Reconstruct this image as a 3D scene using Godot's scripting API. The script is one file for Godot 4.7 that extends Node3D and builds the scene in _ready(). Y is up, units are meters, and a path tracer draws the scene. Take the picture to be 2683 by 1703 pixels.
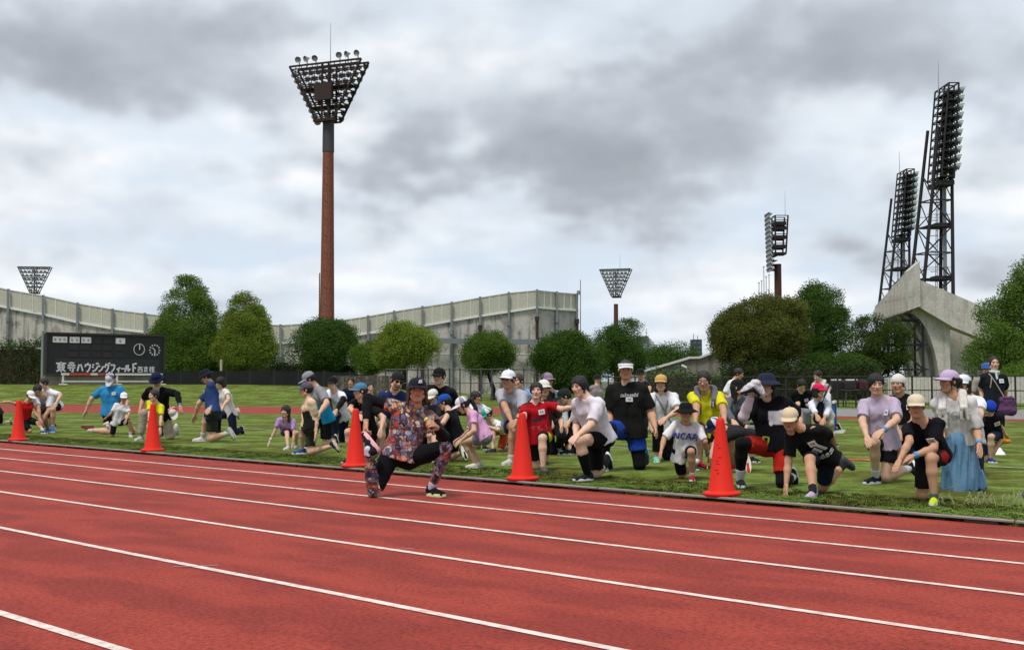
extends Node3D
# Athletics sub-track under an overcast sky: people lunge-stretching on the infield behind a kerb.

var rng := RandomNumberGenerator.new()
var fold := FastNoiseLite.new()
var mats := {}
var names := {}
var meshes := {}

func _ready() -> void:
	rng.seed = 7
	fold.seed = 3
	fold.noise_type = FastNoiseLite.TYPE_SIMPLEX
	fold.fractal_octaves = 2
	fold.frequency = 1.0
	camera_and_light()
	ground_sheets()
	track_kerb()
	grass_tufts()
	stadium_bank()
	trees_and_hedges()
	floodlights()
	right_stadium()
	far_buildings()
	scoreboard()
	field_things()
	canon()
	for d in PEOPLE:
		build_person(d)
	held_things()

func camera_and_light() -> void:
	var cam := Camera3D.new()
	cam.name = "camera"
	cam.fov = 30.5211
	cam.far = 1500.0
	cam.near = 0.1
	add_child(cam)
	cam.position = Vector3(0, 1.08, 0)
	cam.rotation_degrees = Vector3(2.6875, 0, 0)
	var env := Environment.new()
	env.background_mode = Environment.BG_SKY
	var sky := Sky.new()
	var pm := PanoramaSkyMaterial.new()
	pm.panorama = cloud_panorama()
	sky.sky_material = pm
	env.sky = sky
	env.ambient_light_source = Environment.AMBIENT_SOURCE_SKY
	env.tonemap_mode = Environment.TONE_MAPPER_LINEAR
	env.tonemap_exposure = 1.32
	env.sdfgi_enabled = true
	env.ssao_enabled = true
	env.ssil_enabled = true
	var we := WorldEnvironment.new()
	we.name = "world"
	we.environment = env
	add_child(we)
	var sun := DirectionalLight3D.new()
	sun.name = "sun"
	sun.light_energy = 0.72
	sun.light_angular_distance = 14.0
	sun.light_color = Color(1.0, 0.97, 0.93)
	sun.shadow_enabled = true
	sun.rotation_degrees = Vector3(-64, -28, 0)
	add_child(sun)

# ------------------------------------------------------------------ sky
# [azimuth, elevation, spread across, spread up, weight] in degrees: the cloud masses of that afternoon
const MASSES := [[-20.28, 13.42, 7.78, 3.04, 0.396], [-13.85, 12.72, 6.75, 1.66, 0.288], [-21.41, 16.06, 6.75, 2.49, 0.302], [-8.31, 16.63, 6.75, 1.93, 0.216], [-10.27, 9.93, 4.09, 1.24, 0.18], [-0.48, 10.09, 6.75, 1.66, 0.396], [3.02, 12.08, 8.6, 2.49, 0.396], [10.14, 11.32, 6.14, 1.93, 0.302], [-4.19, 12.06, 4.09, 1.66, 0.18], [11.17, 15.16, 7.78, 2.21, 0.374], [17.59, 15.5, 4.09, 2.49, 0.288], [22.13, 13.07, 3.27, 1.66, 0.274], [20.62, 9.08, 4.09, 1.11, 0.18], [9.12, 8.97, 4.71, 1.11, 0.216], [16.33, 6.97, 4.71, 0.83, 0.202], [-2.74, 7.66, 1.84, 0.61, 0.202], [10.1, 6.75, 3.07, 0.69, 0.158], [22.17, 5.59, 2.25, 0.97, 0.259], [-17.59, 6.53, 6.14, 0.83, 0.101], [-11.42, 5.52, 6.14, 0.69, 0.101], [-1.1, 4.81, 6.14, 0.69, 0.086], [-0.49, 14.66, 5.32, 1.11, -0.101], [-19.85, 9.5, 5.73, 1.66, -0.115], [3.01, 6.84, 4.09, 1.11, -0.072], [18.85, 12.41, 4.09, 1.11, -0.072], [-5.19, 5.2, 1.23, 0.61, -0.144], [4.65, 6.83, 1.43, 0.69, -0.144], [-22.31, 6.34, 2.46, 1.11, -0.072]]

func cloud_panorama() -> ImageTexture:
	var w := 2048
	var h := 1024
	var big := FastNoiseLite.new()
	big.seed = 11
	big.noise_type = FastNoiseLite.TYPE_SIMPLEX
	big.frequency = 1.0
	big.fractal_octaves = 3
	var fine := FastNoiseLite.new()
	fine.seed = 23
	fine.noise_type = FastNoiseLite.TYPE_SIMPLEX
	fine.frequency = 1.0
	fine.fractal_octaves = 6
	fine.fractal_gain = 0.52
	var bytes := PackedByteArray()
	bytes.resize(w * h * 3)
	var light := Color8(222, 225, 229)
	var middle := Color8(191, 198, 206)
	var dark := Color8(143, 148, 156)
	var blue := Color8(168, 188, 207)
	for j in h:
		var el := (0.5 - (j + 0.5) / h) * PI
		var o := j * w * 3
		if el < -0.05:
			for i in w:
				bytes[o + i * 3] = 120
				bytes[o + i * 3 + 1] = 122
				bytes[o + i * 3 + 2] = 118
			continue
		var ce := cos(el)
		var se := sin(el)
		var eld := rad_to_deg(el)
		for i in w:
			var az := wrapf((i + 0.5) / w * TAU, -PI, PI)
			var x := sin(az) * ce
			var z := -cos(az) * ce
			var s := 1.0 / (maxf(se, 0.0) + 0.16)
			var n := fine.get_noise_3d(x * s * 1.15, 3.0, z * s * 1.15) + 0.75 * fine.get_noise_3d(x * 11.0, se * 17.0, z * 11.0 + 4.0)
			var n2 := big.get_noise_3d(x * 2.6 + 5.0, se * 5.2, z * 2.6)
			var azd := rad_to_deg(az)
			var m := clampf((34.0 - absf(azd)) / 10.0, 0.0, 1.0) * clampf((27.0 - eld) / 7.0, 0.0, 1.0)
			var d := 0.44 + 0.75 * n2
			if m > 0.0:
				var wa := azd + 3.0 * n + 3.0 * n2
				var wb := eld + 1.1 * n + 1.0 * n2
				var t := 0.30
				for b in MASSES:
					var u: float = (wa - b[0]) / b[2]
					var v: float = (wb - b[1]) / b[3]
					var q := u * u + v * v
					if q < 6.0:
						t += b[4] * exp(-q)
				d = lerpf(d, t, m)
			d = maxf(d + 0.62 * n + 0.15 * n2, 0.0)
			if d > 0.5:
				d = 0.5 + 0.6 * (1.0 - exp(-(d - 0.5) / 0.6))
			var c := light.lerp(middle, minf(d * 2.0, 1.0)) if d < 0.5 else middle.lerp(dark, (d - 0.5) * 2.0)
			var bl := clampf(0.38 - 1.8 * fine.get_noise_3d(x * s * 0.8 + 9.0, 7.0, z * s * 0.8), 0.0, 1.0) * clampf(1.1 - d * 1.5, 0.0, 1.0) * 0.55
			c = c.lerp(blue, bl)
			bytes[o + i * 3] = int(clampf(c.r, 0, 1) * 255.0)
			bytes[o + i * 3 + 1] = int(clampf(c.g, 0, 1) * 255.0)
			bytes[o + i * 3 + 2] = int(clampf(c.b, 0, 1) * 255.0)
	return ImageTexture.create_from_image(Image.create_from_data(w, h, false, Image.FORMAT_RGB8, bytes))

# ------------------------------------------------------------------ helpers
func numbered(called: String) -> String:
	names[called] = names.get(called, -1) + 1
	return called if names[called] == 0 else "%s_%03d" % [called, names[called]]

func thing(called: String, label: String, category: String, at := Vector3.ZERO, turn := 0.0, group := "") -> Node3D:
	var o := Node3D.new()
	o.name = numbered(called)
	add_child(o)
	o.position = at
	o.rotation.y = turn
	tag(o, label, category, group)
	return o

func tag(o: Node, label: String, category: String, group := "") -> Node:
	o.set_meta("label", label)
	o.set_meta("category", category)
	if group:
		o.set_meta("group", group)
	return o

func part(called: String, m: Mesh, mat: Material, parent: Node, t := Transform3D()) -> MeshInstance3D:
	var o := MeshInstance3D.new()
	o.name = called if parent != self else numbered(called)
	o.mesh = m
	if mat:
		o.material_override = mat
	o.transform = t
	parent.add_child(o, true)
	return o

func structure(called: String, m: Mesh, mat: Material) -> MeshInstance3D:
	var o := part(called, m, mat, self)
	o.set_meta("kind", "structure")
	return o

func mat(hex: String, rough := 0.85, metal := 0.0, noise := 0.0, spec := 0.5) -> StandardMaterial3D:
	var key := "%s|%s|%s|%s|%s" % [hex, rough, metal, noise, spec]
	if mats.has(key):
		return mats[key]
	var m := StandardMaterial3D.new()
	m.albedo_color = Color(hex)
	m.roughness = rough
	m.metallic = metal
	m.metallic_specular = spec
	if noise > 0.0:
		m.albedo_texture = grain_texture(noise)
		m.uv1_triplanar = true
		m.uv1_world_triplanar = true
		m.uv1_scale = Vector3(0.6, 0.6, 0.6)
	mats[key] = m
	return m

func grain_texture(strength: float) -> Texture2D:
	var key := "grain%s" % strength
	if mats.has(key):
		return mats[key]
	var n := FastNoiseLite.new()
	n.seed = 41
	n.frequency = 0.012
	n.fractal_octaves = 6
	n.fractal_gain = 0.62
	var t := NoiseTexture2D.new()
	t.width = 512
	t.height = 512
	t.seamless = true
	t.noise = n
	var g := Gradient.new()
	var lo := 1.0 - strength
	g.set_color(0, Color(lo, lo, lo))
	g.set_color(1, Color.WHITE)
	t.color_ramp = g
	mats[key] = t
	return t

func st_new() -> SurfaceTool:
	var st := SurfaceTool.new()
	st.begin(Mesh.PRIMITIVE_TRIANGLES)
	st.set_smooth_group(-1)
	return st

func tri(st: SurfaceTool, a: Vector3, b: Vector3, c: Vector3) -> void:
	st.add_vertex(a)
	st.add_vertex(b)
	st.add_vertex(c)

func quad(st: SurfaceTool, a: Vector3, b: Vector3, c: Vector3, d: Vector3) -> void:
	tri(st, a, b, c)
	tri(st, a, c, d)

func done(st: SurfaceTool) -> ArrayMesh:
	st.generate_normals()
	return st.commit()

# a box bar from a to b with width w (across) and height h (along up)
func bar(st: SurfaceTool, a: Vector3, b: Vector3, w: float, h: float, up := Vector3.UP) -> void:
	var d := (b - a).normalized()
	if absf(d.dot(up)) > 0.98:
		up = Vector3.RIGHT if absf(d.x) < 0.9 else Vector3.FORWARD
	var s := d.cross(up).normalized() * w * 0.5
	var u := s.cross(d).normalized() * h * 0.5
	var p := [a - s - u, a + s - u, a + s + u, a - s + u, b - s - u, b + s - u, b + s + u, b - s + u]
	quad(st, p[0], p[1], p[2], p[3])
	quad(st, p[7], p[6], p[5], p[4])
	for k in 4:
		var n := (k + 1) % 4
		quad(st, p[k], p[k + 4], p[n + 4], p[n])

func box_mesh(size: Vector3, bevel := 0.0) -> ArrayMesh:
	var st := st_new()
	if bevel <= 0.0:
		bar(st, Vector3(0, 0, -size.z / 2), Vector3(0, 0, size.z / 2), size.x, size.y)
		return done(st)
	var h := size / 2
	for ax in 3:
		for sg in [-1.0, 1.0]:
			var b1 := (ax + 1) % 3
			var b2 := (ax + 2) % 3
			var f := []
			for c in [[-1, -1], [1, -1], [1, 1], [-1, 1]]:
				var v := Vector3.ZERO
				v[ax] = sg * h[ax]
				v[b1] = c[0] * (h[b1] - bevel)
				v[b2] = c[1] * (h[b2] - bevel)
				f.append(v)
			if sg > 0:
				f.reverse()
			quad(st, f[0], f[1], f[2], f[3])
	for ax in 3:
		var b1 := (ax + 1) % 3
		var b2 := (ax + 2) % 3
		for s1 in [-1.0, 1.0]:
			for s2 in [-1.0, 1.0]:
				var q := []
				for c in [[-1, 0], [1, 0], [1, 1], [-1, 1]]:
					var v := Vector3.ZERO
					v[ax] = c[0] * (h[ax] - bevel)
					v[b1] = s1 * (h[b1] - (bevel if c[1] else 0.0))
					v[b2] = s2 * (h[b2] - (0.0 if c[1] else bevel))
					q.append(v)
				quad(st, q[0], q[1], q[2], q[3])
	for sx in [-1.0, 1.0]:
		for sy in [-1.0, 1.0]:
			for sz in [-1.0, 1.0]:
				tri(st, Vector3(sx * h.x, sy * (h.y - bevel), sz * (h.z - bevel)), Vector3(sx * (h.x - bevel), sy * h.y, sz * (h.z - bevel)), Vector3(sx * (h.x - bevel), sy * (h.y - bevel), sz * h.z))
	return done(st)

# a tube through points with a radius at each
func tube(st: SurfaceTool, pts: Array, rad: Array, n := 8, caps := true) -> void:
	var rings := []
	var ref := Vector3(0.31, 0.2, 0.93)
	for i in pts.size():
		var d: Vector3 = (pts[mini(i + 1, pts.size() - 1)] - pts[maxi(i - 1, 0)]).normalized()
		if absf(d.dot(ref)) > 0.95:
			ref = Vector3(0.9, 0.3, 0.1)
		var s := d.cross(ref).normalized()
		var u := s.cross(d)
		var ring := []
		for k in n:
			var a := TAU * k / n
			ring.append(pts[i] + (s * cos(a) + u * sin(a)) * rad[i])
		rings.append(ring)
	st.set_smooth_group(1)
	for i in pts.size() - 1:
		for k in n:
			var m := (k + 1) % n
			quad(st, rings[i][k], rings[i][m], rings[i + 1][m], rings[i + 1][k])
	st.set_smooth_group(-1)
	if caps:
		for k in range(1, n - 1):
			tri(st, rings[0][0], rings[0][k + 1], rings[0][k])
			var l: Array = rings[-1]
			tri(st, l[0], l[k], l[k + 1])

# profile points (radius, height) turned about the y axis; squash makes it oval in z
func lathe(st: SurfaceTool, prof: Array, n := 24, at := Vector3.ZERO, squash := 1.0) -> void:
	st.set_smooth_group(1)
	for i in prof.size() - 1:
		for k in n:
			var a := TAU * k / n
			var b := TAU * (k + 1) / n
			var p: Vector2 = prof[i]
			var q: Vector2 = prof[i + 1]
			quad(st, at + Vector3(cos(a) * p.x, p.y, sin(a) * p.x * squash), at + Vector3(cos(a) * q.x, q.y, sin(a) * q.x * squash), at + Vector3(cos(b) * q.x, q.y, sin(b) * q.x * squash), at + Vector3(cos(b) * p.x, p.y, sin(b) * p.x * squash))
	st.set_smooth_group(-1)

func flat_polygon(pts: Array, y: float) -> ArrayMesh:
	var poly := PackedVector2Array()
	for p in pts:
		poly.append(Vector2(p.x, p.z) if p is Vector3 else p)
	var idx := Geometry2D.triangulate_polygon(poly)
	var st := st_new()
	for i in range(0, idx.size(), 3):
		var a := poly[idx[i]]
		var b := poly[idx[i + 1]]
		var c := poly[idx[i + 2]]
		var up := (b - a).cross(c - a) > 0
		st.set_normal(Vector3.UP)
		for v in ([a, b, c] if up else [a, c, b]):
			st.set_normal(Vector3.UP)
			var uv := Vector2(v.x * ALONG.x + v.y * ALONG.z, v.x * INWARD.x + v.y * INWARD.z)
			st.set_uv(uv)
			st.set_uv2(uv)
			st.add_vertex(Vector3(v.x, y, v.y))
	return st.commit()

# ------------------------------------------------------------------ ground, track, kerb, grass
const ALONG := Vector3(0.7261, 0, 0.6876)      # along the lanes, to the right and towards the camera
const INWARD := Vector3(0.6876, 0, -0.7261)     # across the lanes, away from the camera
const KERB := 9.0534                             # metres from the camera's foot to the kerb, across the lanes

func on_track(along: float, across: float, y := 0.0) -> Vector3:
	return ALONG * along + INWARD * across + Vector3(0, y, 0)

func image_texture(w: int, h: int, f: Callable) -> ImageTexture:
	var bytes := PackedByteArray()
	bytes.resize(w * h * 3)
	for j in h:
		for i in w:
			var c: Color = f.call(i, j)
			var o := (j * w + i) * 3
			bytes[o] = int(clampf(c.r, 0, 1) * 255.0)
			bytes[o + 1] = int(clampf(c.g, 0, 1) * 255.0)
			bytes[o + 2] = int(clampf(c.b, 0, 1) * 255.0)
	return ImageTexture.create_from_image(Image.create_from_data(w, h, false, Image.FORMAT_RGB8, bytes))

# seamless noise as a flat array of values 0..1
func noise_field(size: int, freq: float, octaves: int, sd: int) -> PackedByteArray:
	var n := FastNoiseLite.new()
	n.seed = sd
	n.noise_type = FastNoiseLite.TYPE_SIMPLEX
	n.frequency = freq
	n.fractal_octaves = octaves
	n.fractal_gain = 0.55
	return n.get_seamless_image(size, size).get_data()

func sheet_material(size: int, base: Array, weights: Array, freqs: Array, rough: float, metres: float, spec := 0.5) -> StandardMaterial3D:
	# base: colours from dark to light (linear mix), weights and freqs of the noise layers
	var fields := []
	for k in freqs.size():
		fields.append(noise_field(size, freqs[k], 3 if k < freqs.size() - 1 else 1, 60 + k))
	var bytes := PackedByteArray()
	bytes.resize(size * size * 3)
	for i in size * size:
		var v := 0.5
		for k in fields.size():
			v += weights[k] * (fields[k][i] / 255.0 - 0.5)
		v = clampf(v, 0.0, 0.999) * (base.size() - 1)
		var a := int(v)
		var c: Color = base[a].lerp(base[a + 1], v - a)
		bytes[i * 3] = int(c.r * 255.0)
		bytes[i * 3 + 1] = int(c.g * 255.0)
		bytes[i * 3 + 2] = int(c.b * 255.0)
	var m := StandardMaterial3D.new()
	m.albedo_texture = ImageTexture.create_from_image(Image.create_from_data(size, size, false, Image.FORMAT_RGB8, bytes))
	m.uv1_triplanar = true
	m.uv1_world_triplanar = true
	m.uv1_scale = Vector3.ONE / metres
	m.roughness = rough
	m.metallic_specular = spec
	return m

# a second, coarser pattern over the first so that its repeat does not show
func coarse_layer(m: StandardMaterial3D, strength: float, metres: float, sd: int, tint := Color(1, 1, 1)) -> void:
	var f := noise_field(256, 0.012, 4, sd)
	var bytes := PackedByteArray()
	bytes.resize(256 * 256 * 3)
	for i in 256 * 256:
		var v := 1.0 - strength * (1.0 - smoothstep(0.25, 0.75, f[i] / 255.0))
		bytes[i * 3] = int(clampf(lerpf(tint.r, 1.0, v) * 255.0, 0, 255))
		bytes[i * 3 + 1] = int(clampf(lerpf(tint.g, 1.0, v) * 255.0, 0, 255))
		bytes[i * 3 + 2] = int(clampf(lerpf(tint.b, 1.0, v) * 255.0, 0, 255))
	m.detail_enabled = true
	m.detail_blend_mode = BaseMaterial3D.BLEND_MODE_MUL
	m.detail_uv_layer = BaseMaterial3D.DETAIL_UV_2
	m.detail_albedo = ImageTexture.create_from_image(Image.create_from_data(256, 256, false, Image.FORMAT_RGB8, bytes))
	m.uv2_triplanar = true
	m.uv2_world_triplanar = true
	m.uv2_scale = Vector3.ONE / metres

func track_material() -> StandardMaterial3D:
	var m := sheet_material(1024, [Color("44140f"), Color("6e251c"), Color("93382c"), Color("9d3f32"), Color("a04235"), Color("ab5345")], [0.10, 0.52, 0.60], [0.006, 0.06, 0.3], 0.82, 2.6, 0.3)
	coarse_layer(m, 0.42, 1.0, 77, Color(0.72, 0.66, 0.76))
	# laid along the lanes: wear runs with the runners
	m.uv1_triplanar = false
	m.uv1_world_triplanar = false
	m.uv2_triplanar = false
	m.uv2_world_triplanar = false
	m.uv2_scale = Vector3(0.16, 0.42, 1.0)
	return m

func lawn_material() -> StandardMaterial3D:
	var m := sheet_material(1024, [Color("3a4a1c"), Color("52662a"), Color("627832"), Color("6e853c"), Color("82914f")], [0.55, 0.6, 0.75], [0.008, 0.045, 0.25], 0.95, 3.0, 0.2)
	coarse_layer(m, 0.75, 5.0, 91, Color(0.80, 0.66, 0.56))
	return m

func ground_sheets() -> void:
	var lawn := lawn_material()
	mats["lawn"] = lawn
	var trackm := track_material()
	mats["track"] = trackm
	structure("ground", flat_polygon([Vector3(-900, 0, 60), Vector3(900, 0, 60), Vector3(900, 0, -1200), Vector3(-900, 0, -1200)], -0.03), mat("5d6a3a", 0.95, 0, 0.4))
	structure("lawn", flat_polygon([on_track(-140, KERB + 0.02), on_track(60, KERB + 0.02), on_track(60, KERB + 60), Vector3(70, 0, -130), Vector3(-110, 0, -130)], 0.0), lawn)
	structure("running_track", flat_polygon([on_track(-140, KERB + 0.02), on_track(-140, -22), on_track(60, -22), on_track(60, KERB + 0.02)], 0.0), trackm)
	# the far bend of the track behind the lawn, with its strip of tarmac on the right
	structure("far_running_track", flat_polygon([Vector3(-24.888, 0, -42.277), Vector3(-17.688, 0, -41.247), Vector3(-10.259, 0, -39.793), Vector3(-4.244, 0, -38.88), Vector3(1.045, 0, -38.221), Vector3(6.424, 0, -35.988), Vector3(9.332, 0, -34.173), Vector3(12.897, 0, -32.071), Vector3(15.318, 0, -30.761), Vector3(16.048, 0, -32.223), Vector3(13.472, 0, -33.497), Vector3(9.881, 0, -36.18), Vector3(6.941, 0, -38.88), Vector3(1.311, 0, -46.326), Vector3(-5.275, 0, -48.309), Vector3(-12.918, 0, -50.097), Vector3(-23.777, 0, -55.429), Vector3(-34.328, 0, -58.294)], 0.004), trackm)
	structure("tarmac_path", flat_polygon([Vector3(6.43, 0, -39.561), Vector3(9.913, 0, -36.296), Vector3(13.512, 0, -33.597), Vector3(16.125, 0, -32.377), Vector3(21.884, 0, -43.922), Vector3(12.543, 0, -45.701), Vector3(7.531, 0, -46.326)], 0.008), mat("8f8d8a", 0.9, 0, 0.3))
	# lane lines
	var paint := sheet_material(256, [Color("a97f76"), Color("cfbbb3"), Color("dccfc9"), Color("e2d8d3")], [0.75, 0.6], [0.02, 0.3], 0.8, 0.7)
	for d in [8.1825, 7.2212, 6.1797, 5.0381, 3.8062, 2.4264, 1.0464]:
		var st := st_new()
		var w := 0.028
		var x := -120.0
		while x < 40.0:
			# hand-laid edges are never quite straight
			var e0 := 0.004 * sin(x * 1.7 + d)
			var e1 := 0.004 * sin((x + 0.5) * 1.7 + d)
			quad(st, on_track(x, d - w + e0, 0.004), on_track(x + 0.5, d - w + e1, 0.004), on_track(x + 0.5, d + w + e1, 0.004), on_track(x, d + w + e0, 0.004))
			x += 0.5
		structure("lane_line", done(st), paint)
	# the chalk line on the grass
	var st2 := st_new()
	var a := Vector3(-12.755, 0, -33.497)
	var b := Vector3(6.963, 0, -14.01)
	var side := (b - a).cross(Vector3.UP).normalized() * 0.045
	for k in 120:
		if fposmod(sin(k * 12.9898) * 43758.5, 1.0) < 0.22:
			continue
		var p := a.lerp(b, k / 120.0) + Vector3(0, 0.012, 0)
		var q := a.lerp(b, (k + 1) / 120.0) + Vector3(0, 0.012, 0)
		quad(st2, p - side, q - side, q + side, p + side)
	structure("grass_line", done(st2), mat("c9ccb4", 0.95, 0, 0.45))
	# scraps of tape beside the lane lines
	for s in [[Vector3(-1.902, 0.005, -6.973), 0.15, "thin bluish scrap of tape left of a lane line in the foreground"], [Vector3(-1.783, 0.005, -7.002), 0.2, "thin bluish scrap of tape right of a lane line in the foreground"], [Vector3(-0.689, 0.005, -7.693), 0.2, "thin bluish scrap of tape on the lane line in the middle"]]:
		var o := part("tape_scrap", box_mesh(Vector3(0.12, 0.002, 0.008)), mat("9a8f9c", 0.8), self, Transform3D(Basis(Vector3.UP, s[1]), s[0]))
		tag(o, s[2], "tape", "scraps of tape on the track")

func track_kerb() -> void:
	# aluminium kerb in 4 m lengths, each standing on little feet
	var alu := mat("a0968f", 0.5, 0.1, 0.3)
	var dark := mat("1d1716", 0.8)
	var kerb := thing("track_kerb", "low grey metal kerb rail between the red track and the grass", "kerb", on_track(0, KERB))
	var rail := st_new()
	var turn := atan2(-ALONG.z, ALONG.x)
	var L := 3.985
	# rail section: a rounded hat profile
	var prof := [Vector2(-0.024, 0.028), Vector2(-0.024, 0.040), Vector2(-0.018, 0.046), Vector2(0.018, 0.046), Vector2(0.024, 0.040), Vector2(0.024, 0.028)]
	for i in prof.size() - 1:
		quad(rail, Vector3(0, prof[i].y, prof[i].x), Vector3(0, prof[i + 1].y, prof[i + 1].x), Vector3(L, prof[i + 1].y, prof[i + 1].x), Vector3(L, prof[i].y, prof[i].x))
	quad(rail, Vector3(0, 0.028, 0.024), Vector3(L, 0.028, 0.024), Vector3(L, 0.028, -0.024), Vector3(0, 0.028, -0.024))
	for e in [0.0, L]:
		for i in range(1, prof.size() - 1):
			tri(rail, Vector3(e, prof[0].y, prof[0].x), Vector3(e, prof[i].y, prof[i].x), Vector3(e, prof[i + 1].y, prof[i + 1].x))
	var rm := done(rail)
	var foot := box_mesh(Vector3(0.11, 0.028, 0.044), 0.004)
	var wide := box_mesh(Vector3(0.26, 0.028, 0.040), 0.004)
	for k in range(-9, 4):
		var s := k * 4.0 + 0.6
		var b := Basis(Vector3.UP, turn)
		part("rail", rm, alu, kerb, Transform3D(b, ALONG * s))
		for f in [[0.18, 1], [0.92, 0], [1.62, 0], [2.36, 0], [3.05, 0], [3.74, 1]]:
			part("foot", wide if f[1] else foot, dark, kerb, Transform3D(b, ALONG * (s + f[0]) + Vector3(0, 0.014, 0)))

func multi(called: String, m: Mesh, material: Material, buf: PackedFloat32Array, parent: Node, colors := true) -> MultiMeshInstance3D:
	var mm := MultiMesh.new()
	mm.transform_format = MultiMesh.TRANSFORM_3D
	mm.use_colors = colors
	mm.mesh = m
	mm.instance_count = buf.size() / (16 if colors else 12)
	mm.buffer = buf
	var o := MultiMeshInstance3D.new()
	o.name = called if parent != self else numbered(called)
	o.multimesh = mm
	o.material_override = material
	parent.add_child(o, true)
	return o

func put_instance(buf: PackedFloat32Array, i: int, p: Vector3, turn: float, s: float, sy: float, c: Color) -> void:
	var o := i * 16
	var cs := cos(turn) * s
	var sn := sin(turn) * s
	buf[o] = cs
	buf[o + 2] = sn
	buf[o + 3] = p.x
	buf[o + 5] = sy
	buf[o + 7] = p.y
	buf[o + 8] = -sn
	buf[o + 10] = cs
	buf[o + 11] = p.z
	buf[o + 12] = c.r
	buf[o + 13] = c.g
	buf[o + 14] = c.b
	buf[o + 15] = 1.0

func grass_tufts() -> void:
	# short mown blades on the near part of the lawn
	var st := st_new()
	for k in 9:
		var a := TAU * k / 9.0 + rng.randf() * 0.6
		var p := Vector3(cos(a), 0, sin(a)) * rng.randf_range(0.0, 0.035)
		var lean := Vector3(cos(a), 0, sin(a)) * rng.randf_range(0.005, 0.03)
		var s := Vector3(-sin(a), 0, cos(a)) * 0.0032
		var hh := rng.randf_range(0.007, 0.016)
		st.set_normal(Vector3(0, 1, 0))
		tri(st, p - s, p + s, p + lean + Vector3(0, hh, 0))
	var blade := st.commit()
	var gm := StandardMaterial3D.new()
	gm.vertex_color_use_as_albedo = true
	gm.roughness = 0.8
	gm.metallic_specular = 0.25
	gm.backlight_enabled = true
	gm.backlight = Color(0.5, 0.5, 0.5)
	mats["blade"] = gm
	var patch := FastNoiseLite.new()
	patch.seed = 5
	patch.frequency = 0.35
	patch.fractal_octaves = 3
	var n := 26000
	var buf := PackedFloat32Array()
	buf.resize(n * 16)
	for i in n:
		# denser towards the kerb, where single blades can be seen
		var across := KERB + 0.04 + 1.5 * pow(rng.randf(), 1.8)
		var along := rng.randf_range(-26.0, 7.0)
		var p := on_track(along, across)
		var q := patch.get_noise_2d(p.x, p.z)
		var c := Color(0.235, 0.33, 0.075).lerp(Color(0.30, 0.32, 0.12), clampf(0.35 + q * 1.3, 0, 1)) * rng.randf_range(0.75, 1.25)
		var s := rng.randf_range(0.8, 1.4)
		put_instance(buf, i, p, rng.randf() * TAU, s, s * rng.randf_range(0.6, 1.2), c)
	var g := multi("grass", blade, gm, buf, self)
	g.set_meta("kind", "stuff")
	tag(g, "short mown grass blades covering the infield behind the kerb", "grass")
	# clover and plantain growing along the kerb
	var sc := st_new()
	for k in 16:
		var a := rng.randf() * TAU
		var r := rng.randf_range(0.005, 0.06)
		var c := Vector3(cos(a) * r, rng.randf_range(0.02, 0.055), sin(a) * r)
		for l in 3:
			var b := a + l * TAU / 3.0 + rng.randf() * 0.5
			var o := Vector3(cos(b), 0.25, sin(b)) * 0.013
			var s := Vector3(-sin(b), 0, cos(b)) * 0.008
			quad(sc, c, c + o * 0.6 - s, c + o * 1.25, c + o * 0.6 + s)
		bar(sc, Vector3(cos(a) * r * 0.3, 0, sin(a) * r * 0.3), c, 0.002, 0.002)
	var clover := done(sc)
	n = 7000
	buf = PackedFloat32Array()
	buf.resize(n * 16)
	var i := 0
	while i < n:
		var along := rng.randf_range(-24.0, 6.0)
		var across := KERB + 0.07 + 0.5 * pow(rng.randf(), 2.0)
		if patch.get_noise_2d(along * 3.1, 40.0 + across) < 0.05 - 0.25 * (0.3 - (across - KERB)):
			continue
		var c := Color(0.12, 0.21, 0.03).lerp(Color(0.19, 0.27, 0.06), rng.randf()) * rng.randf_range(0.75, 1.2)
		put_instance(buf, i, on_track(along, across), rng.randf() * TAU, rng.randf_range(0.6, 1.2), rng.randf_range(0.45, 1.0), c)
		i += 1
	var cl := multi("clover", clover, gm, buf, self)
	cl.set_meta("kind", "stuff")
	tag(cl, "bright green clover leaves growing in clumps along the kerb", "clover")
	# a dry weed stalk with pale seed heads on the right
	var sd := st_new()
	for k in 46:
		var a := rng.randf() * TAU
		var r := pow(rng.randf(), 0.6) * 0.3
		var p := Vector3(cos(a) * r * 1.8, 0, sin(a) * r * 0.5)
		var tip := p + Vector3(rng.randf_range(-0.05, 0.05), rng.randf_range(0.03, 0.11), rng.randf_range(-0.05, 0.05))
		bar(sd, p, tip, 0.003, 0.003)
		for l in 4:
			var e := tip - Vector3(0, l * 0.012, 0)
			bar(sd, e, e + Vector3(rng.randf_range(-0.015, 0.015), 0.008, rng.randf_range(-0.015, 0.015)), 0.006, 0.004)
	bar(sd, Vector3(-0.42, 0, -0.5), Vector3(-0.2, 0.16, -0.15), 0.008, 0.008)
	var w := part("dry_weeds", done(sd), mat("9aa37c", 0.9), self, Transform3D(Basis(), Vector3(4.166, 0, -10.477)))
	tag(w, "pale dry weeds with seed heads behind the kerb on the right", "weeds")

# ------------------------------------------------------------------ bank, stadium wall, hedges, fences
func bank_height(x: float, d: float) -> float:
	return 0.85 * smoothstep(57.0, 70.0, d) * smoothstep(-4.0, -9.0, x)

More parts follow.
